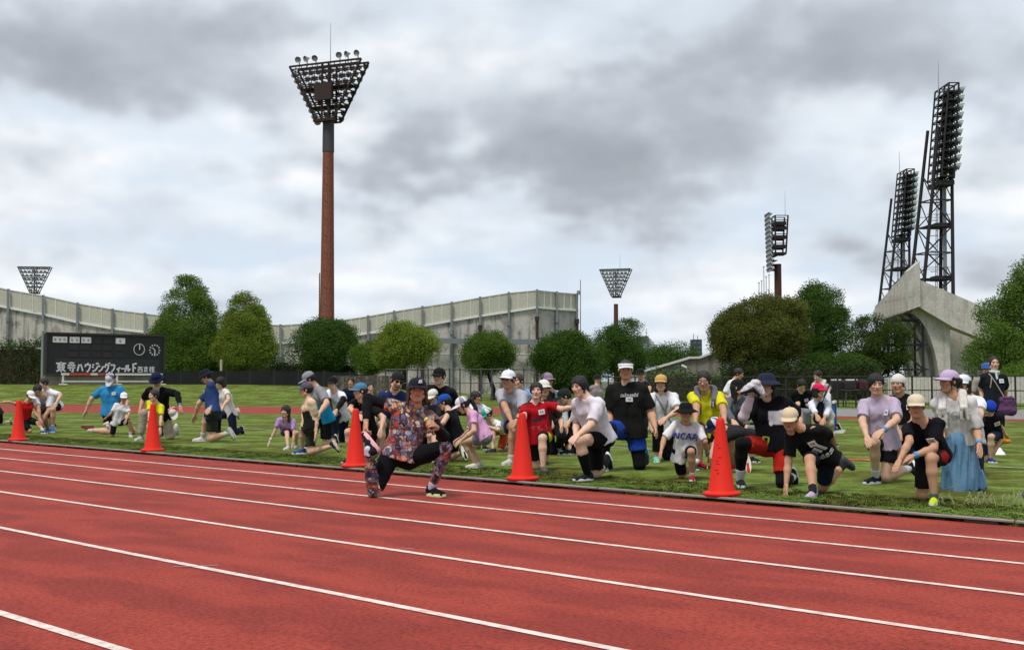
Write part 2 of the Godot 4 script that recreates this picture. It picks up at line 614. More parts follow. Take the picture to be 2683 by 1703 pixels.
func stadium_bank() -> void:
	var st := st_new()
	st.set_smooth_group(1)
	for i in 36:
		for j in 14:
			var v := []
			for c in [[0, 0], [1, 0], [1, 1], [0, 1]]:
				var x = -75.0 + (i + c[0]) * 2.1
				var d = 54.0 + (j + c[1]) * 4.0
				v.append(Vector3(x, bank_height(x, d) + 0.010, -d))
			quad(st, v[0], v[1], v[2], v[3])
	structure("grass_bank", done(st), mats["lawn"])
	# the bowl's concrete wall with its screen of cream panels
	var concrete := concrete_material("c6c3bc", 0.45)
	var cream := mat("bebeae", 0.6, 0, 0.12)
	var post := mat("858b90", 0.55, 0.1, 0.2)
	var white := mat("cfd0ce", 0.6)
	var rust := mat("4c3a33", 0.9, 0, 0.4)
	var wall := thing("stadium_wall", "weathered concrete stadium wall topped by a screen of cream panels", "wall", Vector3(-42.936, 0, -100))
	var o := wall.position
	var top := [Vector3(-45.029, 9.296, -100), Vector3(-42.328, 8.716, -100), Vector3(-39.386, 8.201, -100), Vector3(-36.485, 7.558, -100), Vector3(-33.556, 7.059, -100), Vector3(-30.823, 6.706, -100), Vector3(-27.963, 6.4, -100), Vector3(-25.072, 6.111, -100), Vector3(-22.246, 5.886, -100), Vector3(-19.422, 5.742, -100), Vector3(-16.793, 5.919, -100), Vector3(-14.261, 6.175, -100), Vector3(-12.081, 6.497, -100), Vector3(-9.901, 6.895, -100), Vector3(-7.527, 7.278, -100), Vector3(-5.072, 7.641, -100), Vector3(-2.681, 8.072, -100), Vector3(-0.273, 8.459, -100), Vector3(2.104, 8.684, -100), Vector3(3.857, 8.67, -102.2), Vector3(5.717, 8.683, -104.4)]
	var low := [Vector3(-44.997, 7.751, -100), Vector3(-42.298, 7.172, -100), Vector3(-39.357, 6.625, -100), Vector3(-36.458, 5.951, -100), Vector3(-33.53, 5.437, -100), Vector3(-30.8, 5.132, -100), Vector3(-27.943, 4.859, -100), Vector3(-25.053, 4.571, -100), Vector3(-22.23, 4.346, -100), Vector3(-19.408, 4.218, -100), Vector3(-16.781, 4.442, -100), Vector3(-14.251, 4.731, -100), Vector3(-12.073, 5.052, -100), Vector3(-9.894, 5.341, -100), Vector3(-7.521, 5.662, -100), Vector3(-5.069, 6.111, -100), Vector3(-2.679, 6.497, -100), Vector3(-0.273, 6.86, -100), Vector3(2.102, 7.22, -100), Vector3(3.854, 7.207, -102.2), Vector3(5.713, 7.238, -104.4)]
	# concrete below, pieces between the posts
	for i in top.size() - 1:
		var a: Vector3 = low[i] - o
		var b: Vector3 = low[i + 1] - o
		var n := (b - a).cross(Vector3.UP).normalized() * -0.5
		var s := st_new()
		var a0 := Vector3(a.x, 0, a.z)
		var b0 := Vector3(b.x, 0, b.z)
		quad(s, a0, a, b, b0)
		quad(s, b0 + n, b + n, a + n, a0 + n)
		quad(s, a, a + n, b + n, b)
		if i == top.size() - 2:
			quad(s, b0, b, b + n, b0 + n)
		if i == 0:
			quad(s, a0 + n, a + n, a, a0)
		part("concrete_bay", done(s), concrete, wall)
		# horizontal casting joints stand as shallow ribs
		var rb := st_new()
		for y in ([2.05, 3.3] if i > 8 else [2.5, 4.0]):
			if y < minf(a.y, b.y) - 0.3:
				bar(rb, Vector3(a.x, y, a.z) - n * 0.03, Vector3(b.x, y, b.z) - n * 0.03, 0.03, 0.05)
		bar(rb, a - n * 0.1, b - n * 0.1, 0.26, 0.14)
		part("ledge", done(rb), white if i < 30 else concrete, wall)
		# three panels
		var ta: Vector3 = top[i] - o
		var tb: Vector3 = top[i + 1] - o
		var inner := -n * 0.12
		for k in 3:
			var f0 := k / 3.0 + 0.012
			var f1 := (k + 1) / 3.0 - 0.012
			var s2 := st_new()
			var p0 := a.lerp(b, f0) + inner + Vector3(0, 0.1, 0)
			var p1 := a.lerp(b, f1) + inner + Vector3(0, 0.1, 0)
			var p2 := ta.lerp(tb, f1) + inner
			var p3 := ta.lerp(tb, f0) + inner
			var th := n * 0.05
			quad(s2, p0, p3, p2, p1)
			quad(s2, p1 + th, p2 + th, p3 + th, p0 + th)
			quad(s2, p3, p3 + th, p2 + th, p2)
			quad(s2, p0, p0 + th, p3 + th, p3)
			quad(s2, p2, p2 + th, p1 + th, p1)
			part("panel", done(s2), cream, wall)
			if k > 0:
				var s3 := st_new()
				bar(s3, a.lerp(b, k / 3.0) + inner * 1.1, ta.lerp(tb, k / 3.0) + inner * 1.1, 0.06, 0.06)
				part("mullion", done(s3), white, wall)
		var s4 := st_new()
		bar(s4, ta + inner, tb + inner, 0.09, 0.07)
		part("cap_rail", done(s4), white, wall)
	for i in top.size():
		var p: Vector3 = top[i] - o + Vector3(0, 0.08, 0.30)
		var q: Vector3 = low[i] - o + Vector3(0, -0.75, 0.30)
		var s := st_new()
		bar(s, q, p, 0.16, 0.18)
		part("post", done(s), post, wall)
		if i > 8 or i < 2:
			# drain pipes run down from the posts on the high ends
			var s5 := st_new()
			tube(s5, [q + Vector3(0, 0.0, -0.02), Vector3(q.x, 0.2, q.z - 0.02)], [0.14, 0.14], 8)
			tube(s5, [q, q - Vector3(0, 0.4, 0)], [0.19, 0.19], 8)
			part("drain_pipe", done(s5), rust if i % 2 == 0 else post, wall)
	# blue-grey duct running along the right part
	var sd := st_new()
	bar(sd, Vector3(-7.044, 4.415, -99.2) - o, Vector3(2.142, 4.313, -99) - o, 0.3, 0.42)
	part("duct", done(sd), mat("7e868d", 0.6, 0.1, 0.2), wall)
	var mast := st_new()
	tube(mast, [Vector3(5.967, 2.342, -103.8) - o, Vector3(5.987, 9.909, -103.8) - o], [0.06, 0.035], 6)
	bar(mast, Vector3(5.684, 8.773, -103.8) - o, Vector3(5.984, 8.773, -103.8) - o, 0.2, 0.35)
	part("mast", done(mast), post, wall)
	# hedge on the left, then the dark netting fence
	hedge("clipped_hedge", "dark clipped hedge left of the scoreboard", Vector3(-33.194, 1.08, -74), Vector3(-28.978, 1.08, -74), 0.8, 2.55, 1.8, Color(0.035, 0.062, 0.016))
	hedge("clipped_hedge", "low dark hedge behind the netting fence and young trees", Vector3(-24.64, 1.08, -84), Vector3(-10.929, 1.08, -84), 0.85, 1.5, 1.6, Color(0.03, 0.055, 0.018))
	hedge("clipped_hedge", "low hedge in front of the sloping concrete wall", Vector3(7.362, 1.08, -66), Vector3(11.03, 1.08, -64), 0.0, 1.35, 1.3, Color(0.05, 0.09, 0.022))
	hedge("clipped_hedge", "thick dark shrubbery under the large trees on the right", Vector3(12.065, 1.08, -70), Vector3(20.247, 1.08, -66), 0.0, 1.9, 2.2, Color(0.028, 0.048, 0.016))
	net_fence()
	rail_fence("rail_fence", "grey pipe fence in front of the concrete wall", Vector3(-6.578, 1.08, -62), Vector3(1.161, 1.08, -62), 1.75, mat("4c4f50", 0.6, 0.3), 14)
	rail_fence("rail_fence", "dark wire fence beyond the lawn on the right", Vector3(4.056, 1.08, -58), Vector3(19.413, 1.08, -44), 1.3, mat("23272a", 0.6, 0.2), 26)
	wood_fence()

func concrete_material(hex: String, strength: float) -> StandardMaterial3D:
	var m := StandardMaterial3D.new()
	var f := noise_field(512, 0.010, 5, 140)
	var g := noise_field(512, 0.09, 3, 141)
	var st := noise_field(512, 0.022, 4, 142)
	var base := Color(hex)
	var dirt := Color("5d5851")
	var bytes := PackedByteArray()
	bytes.resize(512 * 512 * 3)
	for j in 512:
		for i in 512:
			var k := j * 512 + i
			# run-down streaks: noise that is long in one direction
			var streak: float = st[((j / 9) % 512) * 512 + i] / 255.0
			var v := smoothstep(0.52, 0.85, streak) * 0.55 + smoothstep(0.5, 0.8, f[k] / 255.0) * 0.5
			var c := base.lerp(dirt, clampf(v * strength * 1.6, 0, 0.85)) * (0.9 + 0.2 * (g[k] / 255.0 - 0.5))
			bytes[k * 3] = int(clampf(c.r * 255.0, 0, 255))
			bytes[k * 3 + 1] = int(clampf(c.g * 255.0, 0, 255))
			bytes[k * 3 + 2] = int(clampf(c.b * 255.0, 0, 255))
	m.albedo_texture = ImageTexture.create_from_image(Image.create_from_data(512, 512, false, Image.FORMAT_RGB8, bytes))
	m.uv1_triplanar = true
	m.uv1_world_triplanar = true
	m.uv1_scale = Vector3(0.11, 0.11, 0.11)
	m.roughness = 0.9
	return m

func leaf_cluster(size: float, leaves: int, sd: int) -> ArrayMesh:
	var key := "leaf%s_%s_%s" % [size, leaves, sd]
	if meshes.has(key):
		return meshes[key]
	var r := RandomNumberGenerator.new()
	r.seed = sd
	var st := st_new()
	for k in leaves:
		var p := Vector3(r.randfn(), r.randfn(), r.randfn()) * size * 0.42
		var d := (p.normalized() + Vector3(r.randfn(), r.randfn() - 0.3, r.randfn()) * 0.7).normalized()
		var s := d.cross(Vector3(r.randfn(), r.randfn(), r.randfn())).normalized()
		var l := size * r.randf_range(0.26, 0.44)
		var n := s.cross(d)
		var a := p
		var b := p + d * l * 0.5 + s * l * 0.26 + n * l * 0.06
		var c := p + d * l
		var e := p + d * l * 0.5 - s * l * 0.26 + n * l * 0.06
		quad(st, a, b, c, e)
	meshes[key] = done(st)
	return meshes[key]

# leaf clusters as one real mesh: buf holds a transform and a colour for each
func baked(called: String, m: ArrayMesh, material: Material, buf: PackedFloat32Array, n: int, parent: Node) -> void:
	var src := m.surface_get_arrays(0)
	var sv: PackedVector3Array = src[Mesh.ARRAY_VERTEX]
	var sn: PackedVector3Array = src[Mesh.ARRAY_NORMAL]
	var verts := PackedVector3Array()
	var norms := PackedVector3Array()
	var cols := PackedColorArray()
	var one := PackedColorArray()
	one.resize(sv.size())
	for i in n:
		var o := i * 16
		var b := Basis(Vector3(buf[o], 0, buf[o + 8]), Vector3(0, buf[o + 5], 0), Vector3(buf[o + 2], 0, buf[o + 10]))
		verts.append_array(Transform3D(b, Vector3(buf[o + 3], buf[o + 7], buf[o + 11])) * sv)
		norms.append_array(Transform3D(b.orthonormalized(), Vector3.ZERO) * sn)
		one.fill(Color(buf[o + 12], buf[o + 13], buf[o + 14]))
		cols.append_array(one)
	var arr := []
	arr.resize(Mesh.ARRAY_MAX)
	arr[Mesh.ARRAY_VERTEX] = verts
	arr[Mesh.ARRAY_NORMAL] = norms
	arr[Mesh.ARRAY_COLOR] = cols
	var am := ArrayMesh.new()
	am.add_surface_from_arrays(Mesh.PRIMITIVE_TRIANGLES, arr)
	part(called, am, material, parent)

func leaf_material() -> StandardMaterial3D:
	if not mats.has("leaf"):
		var m := StandardMaterial3D.new()
		m.vertex_color_use_as_albedo = true
		m.roughness = 0.62
		m.metallic_specular = 0.15
		m.backlight_enabled = true
		m.backlight = Color(0.22, 0.26, 0.12)
		mats["leaf"] = m
	return mats["leaf"]

func hedge(called: String, label: String, a: Vector3, b: Vector3, y: float, height: float, depth: float, c: Color) -> void:
	var at := Vector3((a.x + b.x) / 2, y, (a.z + b.z) / 2)
	var t := thing(called, label, "hedge", at)
	var dir := Vector3(b.x - a.x, 0, b.z - a.z)
	var len_ := dir.length()
	var back := dir.cross(Vector3.UP).normalized()
	if back.z > 0:
		back = -back
	var n := int(len_ * (height + depth) * 34.0)
	var buf := PackedFloat32Array()
	buf.resize(n * 16)
	var nz := FastNoiseLite.new()
	nz.seed = int(len_ * 10)
	nz.frequency = 0.5
	for i in n:
		var u := rng.randf()
		var f := rng.randf()
		var p: Vector3
		var bump := nz.get_noise_2d(u * len_, 3.0) * 0.35
		if f < 0.55:
			var yy := rng.randf() * (height + bump)
			p = dir * (u - 0.5) + Vector3(0, yy, 0) + back * (absf(rng.randfn()) * 0.12 + 0.25 * nz.get_noise_2d(u * len_, yy * 2.0) + 0.15)
		else:
			p = dir * (u - 0.5) + Vector3(0, height + bump + rng.randfn() * 0.09, 0) + back * rng.randf() * depth
		var k := c * 1.15
		k.g *= rng.randf_range(0.92, 1.08)
		put_instance(buf, i, p, rng.randf() * TAU, rng.randf_range(0.7, 1.3), rng.randf_range(0.7, 1.3), k)
	baked("foliage", leaf_cluster(0.34, 9, 5), leaf_material(), buf, n, t)
	# the woody core
	var st := st_new()
	bar(st, dir * -0.49 + Vector3(0, height * 0.45, 0) + back * depth * 0.55, dir * 0.49 + Vector3(0, height * 0.45, 0) + back * depth * 0.55, depth * 0.7, height * 0.86)
	part("branches", done(st), mat("4a4133", 1.0, 0, 0.4), t)

func net_fence() -> void:
	var a := Vector3(-21.642, 0.753, -73)
	var b := Vector3(-7.528, 0.574, -66)
	var t := thing("net_fence", "dark green windbreak netting fence on grey posts behind the grass bank", "fence", Vector3((a.x + b.x) / 2, 0.0, (a.z + b.z) / 2))
	var o := t.position
	var net := mat("12181a", 0.95, 0, 0.5)
	var post := mat("2c3030", 0.6, 0.2)
	var n := 9
	for k in n:
		var p := a.lerp(b, float(k) / n) - o
		var q := a.lerp(b, (k + 1.0) / n) - o
		var bp := bank_height(p.x + o.x, -(p.z + o.z))
		var bq := bank_height(q.x + o.x, -(q.z + o.z))
		var s := st_new()
		# netting sags a little between its posts
		for m in 4:
			var f0 := m / 4.0
			var f1 := (m + 1) / 4.0
			var s0 := 0.06 * sin(f0 * PI)
			var s1 := 0.06 * sin(f1 * PI)
			var l0 := p.lerp(q, f0)
			var l1 := p.lerp(q, f1)
			l0.y = lerpf(bp, bq, f0)
			l1.y = lerpf(bp, bq, f1)
			var h0 := Vector3(0, 0.86 - s0, s0)
			var h1 := Vector3(0, 0.86 - s1, s1)
			quad(s, l0, l0 + h0, l1 + h1, l1)
			quad(s, l1 - Vector3(0, 0, 0.02), l1 + h1 - Vector3(0, 0, 0.02), l0 + h0 - Vector3(0, 0, 0.02), l0 - Vector3(0, 0, 0.02))
		part("netting", done(s), net, t)
		var s2 := st_new()
		tube(s2, [Vector3(p.x, bp, p.z), Vector3(p.x, bp + 0.92, p.z)], [0.035, 0.035], 6)
		part("post", done(s2), post, t)
	# one taller pale post
	var s3 := st_new()
	var pp := Vector3(-17.348, 0.921, -71) - o
	tube(s3, [Vector3(pp.x, 0.8, pp.z), Vector3(pp.x, 2.35, pp.z)], [0.07, 0.07], 8)
	part("pale_post", done(s3), mat("a8a48c", 0.8), t)

func rail_fence(called: String, label: String, a: Vector3, b: Vector3, height: float, m: Material, n: int) -> void:
	var t := thing(called, label, "fence", Vector3((a.x + b.x) / 2, 0, (a.z + b.z) / 2))
	var o := t.position
	for k in n + 1:
		var p := a.lerp(b, float(k) / n) - o
		p.y = 0
		var s := st_new()
		tube(s, [p, p + Vector3(0, height, 0)], [0.04, 0.04], 6)
		part("post", done(s), m, t)
	for y in [height * 0.96, height * 0.55, height * 0.12]:
		var s := st_new()
		var p := a - o
		var q := b - o
		p.y = y
		q.y = y
		tube(s, [p, q], [0.022, 0.022], 6)
		part("rail", done(s), m, t)
	# thin wires upright
	var s := st_new()
	var w := 0.0
	var len_ := (b - a).length()
	while w < len_:
		var p := a.lerp(b, w / len_) - o
		bar(s, Vector3(p.x, 0.05, p.z), Vector3(p.x, height * 0.95, p.z), 0.008, 0.008)
		w += 0.16
	part("wire_mesh", done(s), m, t)

func wood_fence() -> void:
	var a := Vector3(-9.054, 1.08, -60)
	var b := Vector3(-5.982, 1.08, -60)
	var t := thing("board_fence", "weathered grey board fence behind the presenter", "fence", Vector3((a.x + b.x) / 2, 0, (a.z + b.z) / 2))
	var o := t.position
	var n := 15
	for k in n:
		var p := a.lerp(b, (k + 0.5) / n) - o
		var h := 1.32 + 0.02 * sin(k * 2.3)
		part("board", meshes.get_or_add("board%d" % (k % 3), box_mesh(Vector3(0.19, h, 0.03), 0.005)), mat(["6f6a62", "5d5a55", "7b766a"][k % 3], 0.95, 0, 0.5), t, Transform3D(Basis(), Vector3(p.x, h / 2 + 0.02, 0)))
	var s := st_new()
	bar(s, Vector3(a.x - o.x, 0.4, -0.035), Vector3(b.x - o.x, 0.4, -0.035), 0.04, 0.08)
	bar(s, Vector3(a.x - o.x, 1.0, -0.035), Vector3(b.x - o.x, 1.0, -0.035), 0.04, 0.08)
	part("cross_rail", done(s), mat("4d4a46", 0.95), t)

# ------------------------------------------------------------------ trees
func tree(called: String, label: String, base: Vector3, lobes: Array, leaf: float, per: float, c1: Color, c2: Color, trunk: float, bare := 0.0, bark := "3b3229") -> void:
	# lobes: [centre (relative to the base), radii] of the leafy masses
	var t := thing(called, label, "tree", base)
	var st := st_new()
	var topc := Vector3.ZERO
	for l in lobes:
		if l[0].y > topc.y:
			topc = l[0]
	var mid := Vector3(topc.x * 0.4 + 0.05, topc.y * 0.5, topc.z * 0.4)
	tube(st, [Vector3(0, -0.1, 0), Vector3(0.02, topc.y * 0.22, 0), mid, topc], [trunk * 1.25, trunk, trunk * 0.65, trunk * 0.15], 9)
	part("trunk", done(st), mat(bark, 0.95, 0, 0.5), t)
	var sb := st_new()
	var total := 0.0
	for l in lobes:
		var c: Vector3 = l[0]
		var r: Vector3 = l[1]
		var y0 := clampf(c.y - r.y * 0.8, topc.y * 0.2, topc.y * 0.75)
		var root := Vector3(0.02, 0, 0).lerp(mid, clampf(y0 / maxf(mid.y, 0.1), 0, 1))
		root.y = y0
		tube(sb, [root, root.lerp(c, 0.55) + Vector3(0, 0.1, 0), c + Vector3(0, r.y * 0.3, 0)], [trunk * 0.42, trunk * 0.28, trunk * 0.1], 6)
		for k in 4:
			var a := rng.randf() * TAU
			var e := c + Vector3(cos(a) * r.x, rng.randf_range(-0.3, 0.6) * r.y, sin(a) * r.z) * 0.75
			tube(sb, [root.lerp(c, 0.5), e], [trunk * 0.18, trunk * 0.05], 5)
		total += r.x * r.y + r.y * r.z + r.x * r.z
	part("limb", done(sb), mat(bark, 0.95, 0, 0.5), t)
	# the crown is many small billows, each with leaves over its outer shell
	var nz := FastNoiseLite.new()
	nz.seed = int(base.x * 13.0) + 500
	nz.frequency = 0.9
	nz.fractal_octaves = 3
	var buf := PackedFloat32Array()
	var billows := []
	var own := c1.lerp(c2, 0.5)   # one leaf colour for the whole tree
	for l in lobes:
		var c: Vector3 = l[0]
		var r: Vector3 = l[1]
		var area := r.x * r.y + r.y * r.z + r.x * r.z
		var rc := clampf(0.30 * (r.x + r.y + r.z) / 3.0, leaf * 1.1, leaf * 2.6)
		var cnt := int(area * (6.0 if l.size() > 2 else 3.4) / (rc * rc)) + 4
		for k in cnt:
			var dir := Vector3(rng.randfn(), rng.randfn(), rng.randfn()).normalized()
			var f := rng.randf_range(0.62, 0.98)
			var p := c + dir * r * f
			var rr := rc * rng.randf_range(0.7, 1.25)
			if l.size() > 2:
				# pointed crowns taper to the top
				var hgt := rng.randf()
				hgt = 1.0 - pow(1.0 - hgt * 0.998, 0.62)
				var tp := pow(1.0 - hgt, l[2]) * (0.62 + 0.38 * smoothstep(0.0, 0.2, hgt))
				var an := rng.randf() * TAU
				p = Vector3(c.x + cos(an) * r.x * tp * f, c.y - r.y * 0.95 + 1.9 * r.y * hgt, c.z + sin(an) * r.z * tp * f)
				rr *= 0.32 + 0.68 * tp
			if nz.get_noise_3d(p.x * 0.8, p.y * 0.8, p.z * 0.8) < -0.30 + bare:
				continue
			billows.append([p, rr, c])
	var i := 0
	for bl in billows:
		var out: Vector3 = (bl[0] - bl[2]).normalized()
		var rr: float = bl[1]
		var m := int(per * 0.22 * rr * rr / (leaf * leaf)) + 5
		for k in m:
			var dir := (Vector3(rng.randfn(), rng.randfn(), rng.randfn()).normalized() + out * 0.45 + Vector3(0, 0.25, 0)).normalized()
			var p: Vector3 = bl[0] + dir * rr * rng.randf_range(0.72, 1.08)
			var col := own * Color(rng.randf_range(0.86, 1.16), rng.randf_range(0.93, 1.07), rng.randf_range(0.85, 1.15))
			var s := rng.randf_range(0.6, 1.1)
			if buf.size() < (i + 1) * 16:
				buf.resize((i + 4000) * 16)
			put_instance(buf, i, p, rng.randf() * TAU, s, s * rng.randf_range(0.7, 1.1), col)
			i += 1
	leaf_count += i
	baked("crown", leaf_cluster(leaf * 0.8, 6, 9), leaf_material(), buf, i, t)

var leaf_count := 0

func trees_and_hedges() -> void:
	var dk := Color(0.036, 0.075, 0.015)
	var md := Color(0.066, 0.132, 0.023)
	var lt := Color(0.112, 0.190, 0.030)
	var yl := Color(0.21, 0.26, 0.036)
	var br := Color(0.055, 0.072, 0.017)
	var bl := Color(0.128, 0.140, 0.034)
	tree("ginkgo_tree", "tall pointed green tree beside the scoreboard", Vector3(-21.777, 0.85, -80), [[Vector3(-0.047, 3.921, 0), Vector3(2.503, 3.493, 2.384), 0.58]], 0.42, 190, md, lt, 0.2, 0.0, "3b3229")
	tree("ginkgo_tree", "smaller pointed tree with yellow-green tip and pale trunk", Vector3(-17.239, 0.85, -77), [[Vector3(-0.035, 3.523, 0), Vector3(2.021, 2.484, 1.924), 0.58]], 0.38, 190, md, yl, 0.13, 0.0, "6f675a")
	tree("round_tree", "dense dark round tree behind the netting fence", Vector3(-13.122, 0.85, -82), [[Vector3(-0.017, 2.501, 0), Vector3(2, 1.661, 1.86)], [Vector3(0.083, 2.07, 1.158), Vector3(1.013, 0.841, 1.013)], [Vector3(0.619, 2.015, 0.961), Vector3(1.014, 0.843, 1.014)], [Vector3(0.926, 3.107, -0.573), Vector3(1.133, 0.941, 1.133)], [Vector3(0.193, 2.715, 1.145), Vector3(0.974, 0.809, 0.974)], [Vector3(0.52, 2.074, 1.028), Vector3(0.953, 0.792, 0.953)], [Vector3(0.94, 3.149, -0.512), Vector3(1.146, 0.952, 1.146)], [Vector3(0.351, 2.204, -1.105), Vector3(0.984, 0.818, 0.984)]], 0.4, 110, dk, md, 0.16, 0.0, "3b3229")
	tree("round_tree", "bright yellow-green round tree in front of the concrete wall", Vector3(-6.872, 0.6, -76), [[Vector3(-0.008, 2.414, 0), Vector3(1.696, 1.393, 1.578)], [Vector3(-0.688, 2.849, -0.688), Vector3(0.969, 0.796, 0.969)], [Vector3(0.881, 2.847, -0.349), Vector3(1.004, 0.825, 1.004)], [Vector3(0.997, 2.505, 0.179), Vector3(1.01, 0.829, 1.01)], [Vector3(-0.516, 3.048, -0.794), Vector3(0.781, 0.641, 0.781)], [Vector3(-1.002, 2.232, 0.191), Vector3(0.9, 0.739, 0.9)], [Vector3(-0.844, 1.94, -0.442), Vector3(0.809, 0.665, 0.809)], [Vector3(-0.164, 3.067, 0.969), Vector3(0.961, 0.789, 0.961)]], 0.4, 110, lt, yl, 0.15, 0.0, "3b3229")
	tree("small_tree", "low mid-green tree left of the yellow-green one", Vector3(-9.212, 0.6, -78), [[Vector3(-0.008, 1.928, 0), Vector3(1.021, 0.967, 0.95)], [Vector3(0.139, 2.299, -0.572), Vector3(0.532, 0.504, 0.532)], [Vector3(-0.049, 1.588, 0.592), Vector3(0.561, 0.531, 0.561)], [Vector3(-0.564, 2.245, 0.11), Vector3(0.513, 0.486, 0.513)], [Vector3(0.069, 1.824, -0.589), Vector3(0.584, 0.553, 0.584)], [Vector3(-0.086, 1.946, -0.589), Vector3(0.541, 0.512, 0.541)], [Vector3(-0.258, 1.755, -0.54), Vector3(0.543, 0.514, 0.543)], [Vector3(0.199, 1.817, -0.558), Vector3(0.585, 0.554, 0.585)]], 0.4, 110, md, lt, 0.1, 0.0, "3b3229")
	tree("round_tree", "clipped round green tree on a thin dark trunk", Vector3(-1.061, 0, -67), [[Vector3(-0.173, 2.506, 0), Vector3(1.329, 1.08, 1.237)], [Vector3(-0.52, 2.272, 0.691), Vector3(0.728, 0.592, 0.728)], [Vector3(0.54, 2.644, 0.34), Vector3(0.666, 0.541, 0.666)], [Vector3(0.572, 2.617, 0.275), Vector3(0.595, 0.484, 0.595)], [Vector3(-0.861, 2.194, 0.313), Vector3(0.607, 0.493, 0.607)], [Vector3(-0.804, 2.925, 0.353), Vector3(0.614, 0.499, 0.614)], [Vector3(-0.043, 2.733, 0.762), Vector3(0.792, 0.644, 0.792)], [Vector3(-0.884, 2.51, -0.36), Vector3(0.799, 0.649, 0.799)]], 0.34, 120, dk, lt, 0.13, 0.0, "241f1b")
	tree("round_tree", "broad dark green rounded tree by the end of the stadium wall", Vector3(3.271, 0, -70), [[Vector3(0.002, 2.088, 0), Vector3(1.823, 1.677, 1.696)], [Vector3(0.129, 2.943, 1.048), Vector3(0.843, 0.775, 0.843)], [Vector3(-0.289, 1.626, -1.017), Vector3(0.879, 0.808, 0.879)], [Vector3(1.082, 1.812, -0.006), Vector3(0.996, 0.916, 0.996)], [Vector3(-1.061, 2.178, 0.269), Vector3(0.952, 0.876, 0.952)], [Vector3(0.347, 2.745, 0.991), Vector3(0.832, 0.765, 0.832)], [Vector3(0.102, 1.528, 1.055), Vector3(0.885, 0.814, 0.885)], [Vector3(-0.766, 2.852, 0.581), Vector3(0.918, 0.844, 0.918)]], 0.4, 110, dk, md, 0.2, 0.0, "3b3229")
	tree("spreading_tree", "looser green tree standing behind the broad rounded tree", Vector3(8.348, 0, -92), [[Vector3(0.009, 3.112, 0), Vector3(1.901, 1.8, 1.769)], [Vector3(-1.11, 3.08, 0.255), Vector3(0.883, 0.836, 0.883)], [Vector3(0.706, 2.489, -0.822), Vector3(0.996, 0.943, 0.996)], [Vector3(0.877, 2.609, -0.659), Vector3(1.012, 0.958, 1.012)], [Vector3(-0.781, 2.544, -0.739), Vector3(0.957, 0.906, 0.957)], [Vector3(-0.322, 3.207, -1.058), Vector3(1.065, 1.008, 1.065)], [Vector3(0.633, 2.862, 0.923), Vector3(0.874, 0.828, 0.874)], [Vector3(-0.931, 3.967, -0.043), Vector3(1.023, 0.968, 1.023)], [Vector3(0.458, 4.793, 0), Vector3(1.179, 0.59, 1.061)], [Vector3(-1.314, 4.262, 0), Vector3(0.884, 0.531, 0.796)]], 0.48, 85, dk, md, 0.22, 0.12, "3b3229")
	tree("far_tree", "far dark tree under the small tower block", Vector3(23.179, 0, -170), [[Vector3(0.019, 4.044, 0), Vector3(3.63, 1.943, 3.377)], [Vector3(-1.958, 4.107, -0.915), Vector3(1.946, 1.041, 1.946)], [Vector3(0.551, 4.776, 2.031), Vector3(2.091, 1.119, 2.091)], [Vector3(-1.192, 3.64, -1.734), Vector3(1.912, 1.023, 1.912)], [Vector3(-0.999, 3.796, 1.864), Vector3(2.167, 1.16, 2.167)], [Vector3(2.051, 3.439, -0.046), Vector3(2.112, 1.131, 2.112)], [Vector3(-1.731, 4.025, -1.274), Vector3(1.772, 0.948, 1.772)], [Vector3(-0.976, 4.156, -1.88), Vector3(2.009, 1.075, 2.009)]], 0.9, 22, dk, md, 0.3, 0.0, "3b3229")
	tree("large_tree", "large bronze-green rounded tree right of centre", Vector3(15.013, 0, -72), [[Vector3(0.023, 3.432, 0), Vector3(2.48, 2.462, 2.307)], [Vector3(-1.386, 3.799, 0.425), Vector3(1.469, 1.458, 1.469)], [Vector3(-1.43, 3.685, 0.309), Vector3(1.333, 1.323, 1.333)], [Vector3(0.617, 3.694, 1.322), Vector3(1.35, 1.34, 1.35)], [Vector3(0.401, 2.773, -1.39), Vector3(1.218, 1.21, 1.218)], [Vector3(1.149, 4.35, 0.778), Vector3(1.376, 1.366, 1.376)], [Vector3(1.137, 4.731, 0.375), Vector3(1.485, 1.475, 1.485)], [Vector3(-0.803, 3.922, -1.187), Vector3(1.159, 1.151, 1.159)], [Vector3(1.5, 3.73, 0.136), Vector3(1.12, 1.112, 1.12)], [Vector3(0.566, 3.099, 1.341), Vector3(1.108, 1.1, 1.108)], [Vector3(-1.436, 3.537, 0.324), Vector3(1.436, 1.426, 1.436)], [Vector3(-1.411, 3.977, -0.173), Vector3(1.298, 1.288, 1.298)], [Vector3(-0.759, 3.574, -1.229), Vector3(1.208, 1.199, 1.208)]], 0.42, 105, br, bl, 0.3, 0.1, "3b3229")
	tree("large_tree", "tall dark green tree behind the bronze-green one", Vector3(21.91, 0, -86), [[Vector3(-0.299, 4.882, -0.037), Vector3(1.708, 2.618, 1.538)], [Vector3(0.134, 6.54, 0.228), Vector3(1.516, 1.378, 1.364)], [Vector3(1.356, 4.882, 0.241), Vector3(1.102, 1.653, 0.992)], [Vector3(-1.011, 2.952, -0.517), Vector3(1.653, 2.204, 1.488)], [Vector3(1.183, 2.125, -0.708), Vector3(1.653, 1.929, 1.488)], [Vector3(0.419, 7.232, -0.181), Vector3(0.689, 0.606, 0.62)], [Vector3(1.918, 5.711, -0.327), Vector3(0.496, 0.606, 0.446)]], 0.48, 100, dk, md, 0.3, 0.05, "3b3229")
